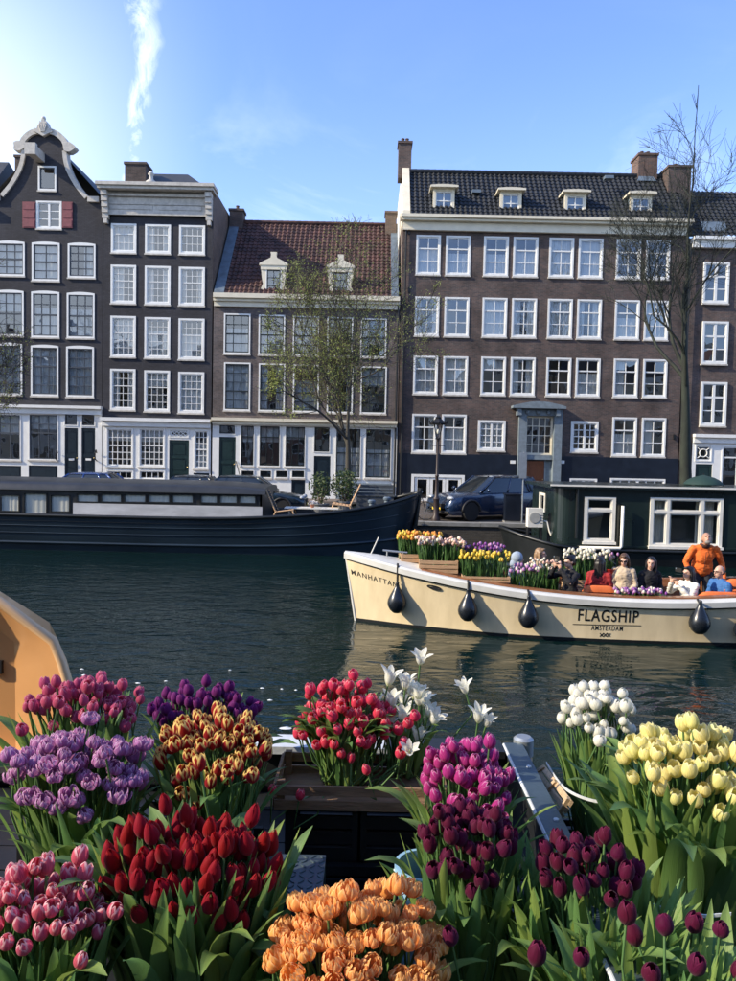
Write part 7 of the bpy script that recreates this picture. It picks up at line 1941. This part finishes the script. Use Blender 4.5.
mb.add([(hx0, 3.27, lo_), (hx1, 3.27, lo_), (hx1 * 1.2, 3.9, lo_), (hx0, 3.9, lo_), (hx0 + .2, 3.4, -.3), (hx1 - .15, 3.4, -.3), (hx1 * 1.2 - .15, 3.85, -.3), (hx0 + .2, 3.85, -.3)], [(0, 1, 2, 3), (0, 4, 5, 1), (1, 5, 6, 2), (2, 6, 7, 3), (3, 7, 4, 0)]); mb.build('hull', M_orboat, OB)
mb = MB(); q = at(16, 762, 3.3); mb.box(q.x - 1.0, q.x + .10, 3.30, 3.42, q.z - .06, q.z); mb.build('ledge', M_orrim, OB)

# bits of white fluff and petals drifting on the water
dr = random.Random(12)
wh = ('nearest the orange boat', 'left of the dark purple tulips', 'behind the dark purple tulips', 'near the coral tulips', 'farther out left', 'above the purple tulips', 'beside coral tulips, larger', 'out in the open water left', 'between purple and coral tulips', 'farther right of those')
for k, (px, py) in enumerate(((82, 669), (138, 683), (166, 681), (262, 688), (282, 689), (296, 690), (285, 728), (84, 675), (270, 700), (230, 670))):
    d = ray(px, py); t = -(CAM_Z - .006) / d.z; p = Vector((0, 0, CAM_Z)) + d * t; mb = MB(); s = dr.uniform(.016, .034) * (2.4 if k == 6 else 1)
    m_ = 9; ring = [(p.x + s * math.cos(2 * PI * q / m_) * dr.uniform(.7, 1.3) * 1.3, p.y + s * math.sin(2 * PI * q / m_) * dr.uniform(.6, 1.2)) for q in range(m_)]
    mb.add([(x, y, .004) for x, y in ring] + [(p.x, p.y, .016)], [(q, (q + 1) % m_, m_) for q in range(m_)])
    tag(mb.build('floating_petals', pm('white_floating_petal', (.62, .64, .62), .6, var=.1)), 'small white scrap floating on the canal, ' + wh[k], 'petals', 'white scraps floating on the canal')
# ------------------------------------------------------------------ people
def capsule(mb, a, b, ra, rb=None, n=10):
    rb = ra if rb is None else rb; a, b = Vector(a), Vector(b); d = (b - a); d = d.normalized() if d.length > 1e-6 else Vector((0, 0, 1))
    mb.tube([a - d * ra * .97, a - d * ra * .7, a, b, b + d * rb * .7, b + d * rb * .97], [ra * .24, ra * .71, ra, rb, rb * .71, rb * .24], n)
def fused(mb, voxel, smooth_it=4):
    """union of overlapping solids as one continuous skin"""
    me = mb.mesh('tmp', [])
    r_ = eval_mesh(me, (('REMESH', dict(mode='VOXEL', voxel_size=voxel)), ('SMOOTH', dict(iterations=smooth_it, factor=.5)))); bpy.data.meshes.remove(me)
    r_.polygons.foreach_set('use_smooth', [True] * len(r_.polygons)); r_.materials.clear()
    return r_
def puff(me, f):
    cn = [(v.co.copy(), v.normal.copy()) for v in me.vertices]; out = []
    for c, n in cn: out.extend(c + n * f(c))
    me.vertices.foreach_set('co', out); me.update()
def hand(mb, wrist, d, up_, s=1.0):
    d = Vector(d).normalized(); u = Vector(up_); u = (u - d * u.dot(d)).normalized(); sd_ = d.cross(u)
    w = Vector(wrist); capsule(mb, w, w + d * .035 * s, .026 * s, .030 * s); capsule(mb, w + d * .03 * s - sd_ * .018 * s, w + d * .075 * s - sd_ * .022 * s, .018 * s); capsule(mb, w + d * .03 * s + sd_ * .018 * s, w + d * .075 * s + sd_ * .022 * s, .018 * s)
    for k, (off, ln) in enumerate(((-.031, .060), (-.011, .072), (.010, .068), (.030, .052))):
        a = w + d * .082 * s + sd_ * off * s; b = a + (d * .8 - u * .45) * ln * .55 * s; c = b + (d * .35 - u * .95) * ln * .5 * s
        capsule(mb, a, b, .0105 * s, .010 * s, 6); capsule(mb, b, c, .010 * s, .0085 * s, 6)
    a = w + d * .025 * s - sd_ * .028 * s; b = a + (d * .5 - sd_ * .8 - u * .2) * .035 * s; c = b + (d * .85 - u * .5) * .03 * s
    capsule(mb, a, b, .013 * s, .012 * s, 6); capsule(mb, b, c, .0115 * s, .009 * s, 6)
SKIN = {'a': pm('skin_light', (.56, .34, .25), .5, var=.08, scale=12), 'b': pm('skin_tan', (.42, .23, .15), .5, var=.08, scale=12)}
def person(label, head, yaw, shirt, hair=None, hair_kind='short', skin='a', arms=None, head_yaw=0.0, head_pitch=0.0, lean=0.0, pose='sit', trousers=None, hood=None, glasses=False, female=False, loose=1.0, collar=None):
    """head: world position of the head's centre. Local frame: the person faces -Y."""
    hz = .735 if pose == 'sit' else 1.56
    ly, lz = -math.sin(lean), math.cos(lean)
    hip = Vector((0, 0, .10 if pose == 'sit' else .90)); torso = .42
    def T(x, y, z):                       # a point of the upper body, leaning about the hips
        return Vector((x, hip.y + y * lz + z * ly, hip.z + z * lz - y * ly))
    hc = T(0, -.035, .635)
    root = empty('person', Vector(head) - Matrix.Rotation(yaw, 3, 'Z') @ hc, label, 'person', 'people aboard the cream boat', yaw)
    sw = .165 if female else .19
    arms = arms or {}
    def arm(s):
        k = arms.get('L' if s > 0 else 'R')
        sh = T(s * sw, 0, .42)
        if k is None: el, wr, hd_, hu = T(s * (sw + .06), -.03, .15), T(s * (sw - .04), -.25, .06), Vector((-s * .5, -1, -.1)), Vector((0, 0, 1))
        else: el, wr, hd_, hu = T(*k[0]), T(*k[1]), Vector(k[2]), Vector(k[3])
        return sh, el, wr, hd_, hu
    legs = []
    for s in (-1, 1):
        if pose == 'sit': legs.append((Vector((s * .09, 0, .09)), Vector((s * .11, -.40, .12)), Vector((s * .11, -.42, -.30))))
        else: legs.append((Vector((s * .09, 0, .88)), Vector((s * .10, -.04, .48)), Vector((s * .11, .02, .07))))
    hm = Matrix.Rotation(head_yaw, 3, 'Z') @ Matrix.Rotation(-head_pitch, 3, 'X')
    HP = lambda x, y, z: hc + hm @ Vector((x, y, z))
    # skin
    mb = MB()
    mb.ellipsoid(T(0, 0, .30), (.15, .095, .19), 14, 10); mb.ellipsoid(T(0, 0, .10), (.14, .10, .16), 14, 10); mb.ellipsoid(hip, (.16, .115, .11), 14, 10)
    capsule(mb, T(0, .01, .42), hc + Vector((0, .015, -.05)), .055, .048)
    mb.ellipsoid(HP(0, .012, .02), (.074, .092, .098), 16, 12, hm); mb.ellipsoid(HP(0, -.022, -.045), (.056, .066, .068), 14, 10, hm); mb.ellipsoid(HP(0, -.045, -.088), (.030, .030, .026), 10, 8, hm)
    capsule(mb, HP(0, -.086, .012), HP(0, -.104, -.022), .009, .014, 8)
    mb.ellipsoid(HP(0, -.088, -.056), (.024, .012, .010), 8, 6, hm)
    for s in (-1, 1): mb.ellipsoid(HP(s * .076, .012, -.004), (.010, .020, .030), 8, 6, hm); capsule(mb, HP(s * .012, -.086, .026), HP(s * .045, -.076, .026), .009, .008, 6)
    for s in (-1, 1):
        sh, el, wr, hd_, hu = arm(s)
        capsule(mb, sh, el, .046, .038); capsule(mb, el, wr, .038, .026); hand(mb, wr, hd_, hu)
    for a, b, c in legs: capsule(mb, a, b, .085, .058); capsule(mb, b, c, .055, .038); capsule(mb, c, c + Vector((0, -.14, -.03)), .04, .034)
    me = fused(mb, .0105, 2); me.materials.append(SKIN[skin]); link('body', me, root)
    # clothes
    mb = MB(); L_ = loose
    mb.ellipsoid(T(0, 0, .31), (.175 * L_, .122 * L_, .19), 14, 10); mb.ellipsoid(T(0, 0, .10), (.172 * L_, .130 * L_, .18), 14, 10); mb.ellipsoid(hip, (.18 * L_, .135 * L_, .12), 14, 10)
    capsule(mb, T(-sw * .55, .0, .44), T(sw * .55, .0, .44), .066)
    for s in (-1, 1):
        sh, el, wr, hd_, hu = arm(s); capsule(mb, sh, el, .062 * L_, .050 * L_); capsule(mb, el, el.lerp(wr, .93), .050 * L_, .040 * L_)
    mb.lathe([(.062, 0), (.074, .05), (.066, .07)], T(0, .01, .445), 12)
    me = fused(mb, .014, 3)
    # folds
    puff(me, lambda c: mnoise.noise(c * 14 + Vector((root.location.x * 3, 0, 0))) * .012 + mnoise.noise(Vector((c.x * 22, c.y * 22, c.z * 48))) * .009)
    me.materials.append(shirt); link('jacket', me, root)
    mb = MB()
    for a, b, c in legs: capsule(mb, a, b, .098, .070); capsule(mb, b, c, .068, .055)
    mb.ellipsoid(hip, (.172, .13, .11), 12, 8)
    me = fused(mb, .016, 2); me.materials.append(trousers or pm('dark_trousers', (.02, .022, .03), .8)); link('trousers', me, root)
    for a, b, c in legs:
        mb = MB(); mb.ellipsoid(c + Vector((0, -.06, -.045)), (.05, .13, .045), 10, 6); mb.build('shoe', pm('dark_shoe', (.02, .018, .016), .5), root, smooth=True, world=False)
    # face
    for s in (-1, 1):
        mb = MB(); mb.ellipsoid(HP(s * .030, -.083, .008), (.012, .006, .006), 8, 6, hm); mb.build('eye', pm('dark_eye', (.02, .015, .012), .2), root, smooth=True, world=False)
    mb = MB(); mb.ellipsoid(HP(0, -.096, -.056), (.020, .006, .006), 8, 6, hm); mb.build('mouth', pm('lip', (.36, .12, .10), .45), root, smooth=True, world=False)
    if glasses:
        mb = MB()
        for s in (-1, 1):
            if glasses == 'sun': mb.ellipsoid(HP(s * .034, -.092, .008), (.028, .007, .020), 10, 6, hm)
            else: mb.tube([HP(s * .033 + .024 * math.cos(t), -.094, .008 + .018 * math.sin(t)) for t in [2 * PI * k / 12 for k in range(13)]], .003, 5)
            mb.tube([HP(s * .058, -.085, .012), HP(s * .077, .01, .012)], .003, 5)
        mb.tube([HP(-.01, -.097, .012), HP(.01, -.097, .012)], .003, 5)
        mb.build('glasses', pm('black_frame', (.008, .008, .009), .15), root, world=False, smooth=True)
    if collar is not None:
        mb = MB(); mb.lathe([(.078, 0), (.092, .055), (.080, .075), (.066, .05), (.066, 0)], T(0, -.005, .445), 14); mb.build('collar', collar, root, smooth=True, world=False)
        mb = MB(); mb.tube([T(0, -.135, .43), T(0, -.150, .25), T(0, -.150, .05)], .006, 5); mb.build('zip', collar, root, world=False)
        mb = MB(); mb.ellipsoid(HP(0, -.060, -.088), (.052, .040, .036), 12, 8, hm); mb.build('beard', hair, root, smooth=True, world=False)
    if hair is not None:
        mb = MB()
        if hair_kind == 'bald':
            for s in (-1, 1): mb.ellipsoid(HP(s * .062, .035, .0), (.022, .055, .045), 10, 8, hm)
            mb.ellipsoid(HP(0, .078, -.01), (.060, .032, .05), 10, 8, hm)
        else:
            mb.ellipsoid(HP(0, .030, .040), (.086, .096, .088), 16, 12, hm); mb.ellipsoid(HP(0, .052, -.005), (.082, .070, .085), 14, 10, hm); mb.ellipsoid(HP(0, -.045, .094), (.056, .045, .026), 12, 8, hm)
            if hair_kind == 'bun': mb.ellipsoid(HP(0, .11, .08), (.045, .045, .045), 10, 8)
            if hair_kind in ('long', 'mid'):
                dn = -.30 if hair_kind == 'long' else -.17
                for s in (-1, 1):
                    capsule(mb, HP(s * .068, .02, .03), HP(s * .085, .015, dn * .55), .034, .032); capsule(mb, HP(s * .085, .015, dn * .55), HP(s * .088, -.01, dn), .032, .020)
                    capsule(mb, HP(s * .035, .085, .0), HP(s * .045, .10, dn), .045, .035)
                capsule(mb, HP(0, .085, .0), HP(0, .11, dn), .055, .04)
        me = fused(mb, .012, 2)
        puff(me, lambda c: mnoise.noise(Vector((c.x * 60, c.y * 60, c.z * 8))) * .006)
        me.materials.append(hair); link('hair', me, root)
    if hood is not None:
        mb = MB(); mb.ellipsoid(HP(0, .022, .028), (.105, .118, .122), 16, 12, hm); mb.ellipsoid(HP(0, .07, -.10), (.11, .09, .10), 14, 10, hm); capsule(mb, HP(-.09, -.02, -.13), HP(.09, -.02, -.13), .05)
        me = fused(mb, .014, 2); me.materials.append(hood); link('hood', me, root)
    return root
H_black = pm('black_hair', (.010, .008, .008), .45, var=.3, scale=20); H_brown = pm('brown_hair', (.10, .055, .030), .5, var=.3, scale=20); H_fair = pm('fair_hair', (.26, .16, .085), .5, var=.3, scale=20); H_grey = pm('grey_hair', (.22, .20, .18), .6, var=.2, scale=20)
S_grey = pm('blue_grey_hoodie', (.28, .34, .42), .85, var=.12); S_black = pm('black_knit', (.010, .010, .013), .9, var=.3); S_red = pm('dark_red_knit', (.30, .018, .020), .85, var=.2)
S_beige = pm('beige_trench', (.52, .41, .29), .8, var=.1); S_white = pm('cream_jacket', (.68, .65, .57), .8, var=.08); S_orange = pm('orange_fleece', (.72, .15, .025), .9, var=.1, bump=.3, bscale=60); S_blue = pm('blue_shirt', (.030, .12, .32), .75, var=.12); S_tan = pm('tan_knit', (.35, .25, .16), .85, var=.12)
def at_head(px, py, Y_): return at(px, py, Y_)
person('person in blue grey hooded sweatshirt with the hood up beside lilac tulips', at_head(518, 559, 14.35), R(50), S_grey, hood=S_grey, head_yaw=R(20), hair=None)
person('person with wavy light brown hair sitting behind the white and pink tulips', at_head(541, 554, 14.75), R(70), S_tan, hair=H_fair, hair_kind='mid', female=True)
up_arms = {'R': ((-.26, -.24, .34), (-.07, -.30, .56), (.3, -.3, 1), (0, 1, 0)), 'L': ((.26, -.24, .30), (.07, -.30, .54), (-.3, -.3, 1), (0, 1, 0))}
person('person in black sweater raising a phone with both hands amidships', at_head(569, 562, 13.25), R(-62), S_black, hair=H_black, hair_kind='bun', arms=up_arms, female=True, head_pitch=R(-8))
person('person with long dark hair and dark red top seen from behind', at_head(600, 563, 13.5), R(150), S_red, hair=H_black, hair_kind='long', female=True)
person('woman in beige trench coat wearing dark sunglasses', at_head(624, 560, 14.1), R(-12), S_beige, hair=H_brown, hair_kind='mid', glasses='sun', female=True, head_pitch=R(-16), head_yaw=R(-15), loose=1.06)
person('woman in black coat with dark hair next to the beige trench coat', at_head(651, 563, 14.15), R(10), S_black, hair=H_black, hair_kind='mid', skin='a', female=True, head_yaw=R(-35), loose=1.05)
ph_arms = {'R': ((-.24, -.22, .26), (-.06, -.36, .47), (.2, -.2, 1), (0, 1, 0)), 'L': ((.24, -.20, .22), (.06, -.34, .44), (-.2, -.2, 1), (0, 1, 0))}
person('woman in cream jacket with long black hair photographing with a phone', at_head(688, 573, 13.35), R(-68), S_white, hair=H_black, hair_kind='long', arms=ph_arms, female=True, loose=1.06)
lean_arms = {'R': ((-.30, -.06, .18), (-.24, -.22, .02), (0, -.4, -1), (0, -1, 0)), 'L': ((.32, .02, .16), (.36, -.16, -.08), (0, -.4, -1), (0, -1, 0))}
person('balding man in orange fleece standing and leaning over the seats', at_head(706, 545, 14.0), R(-10), S_orange, hair=H_grey, hair_kind='bald', skin='b', pose='stand', lean=R(20), head_pitch=R(28), arms=lean_arms, loose=1.06, collar=pm('dark_collar', (.05, .018, .012), .8)).scale = (1.08, 1.08, 1.08)
person('man in blue shirt with glasses sitting below the orange fleece', at_head(719, 572, 13.5), R(-72), S_blue, hair=H_black, hair_kind='bald', skin='a', glasses=True, loose=1.12)
# phones held up
for (px, py, Y_, rz, lab) in ((556.5, 558, 13.15, R(-62), 'dark phone held up by the person in black sweater'), (678.5, 570, 13.21, R(-68), 'dark phone held by the woman in cream jacket')):
    p = at(px, py, Y_); ph = empty('mobile_phone', p, lab, 'phone', 'phones in passengers hands', rz)
    mb = MB(); mb.box(-.075, .075, -.004, .004, -.037, .037); mb.build('case', M_letter, ph, world=False)
    mb = MB(); mb.box(-.070, .070, .0042, .0052, -.033, .033); mb.build('screen', pm('phone_glass', (.02, .025, .03), .1), ph, world=False)
    mb = MB(); mb.box(-.068, -.045, -.007, -.0042, .008, .031); mb.build('camera_bump', M_lead, ph, world=False)

if _tmp[0] is not None: bpy.data.scenes.remove(_tmp[0])
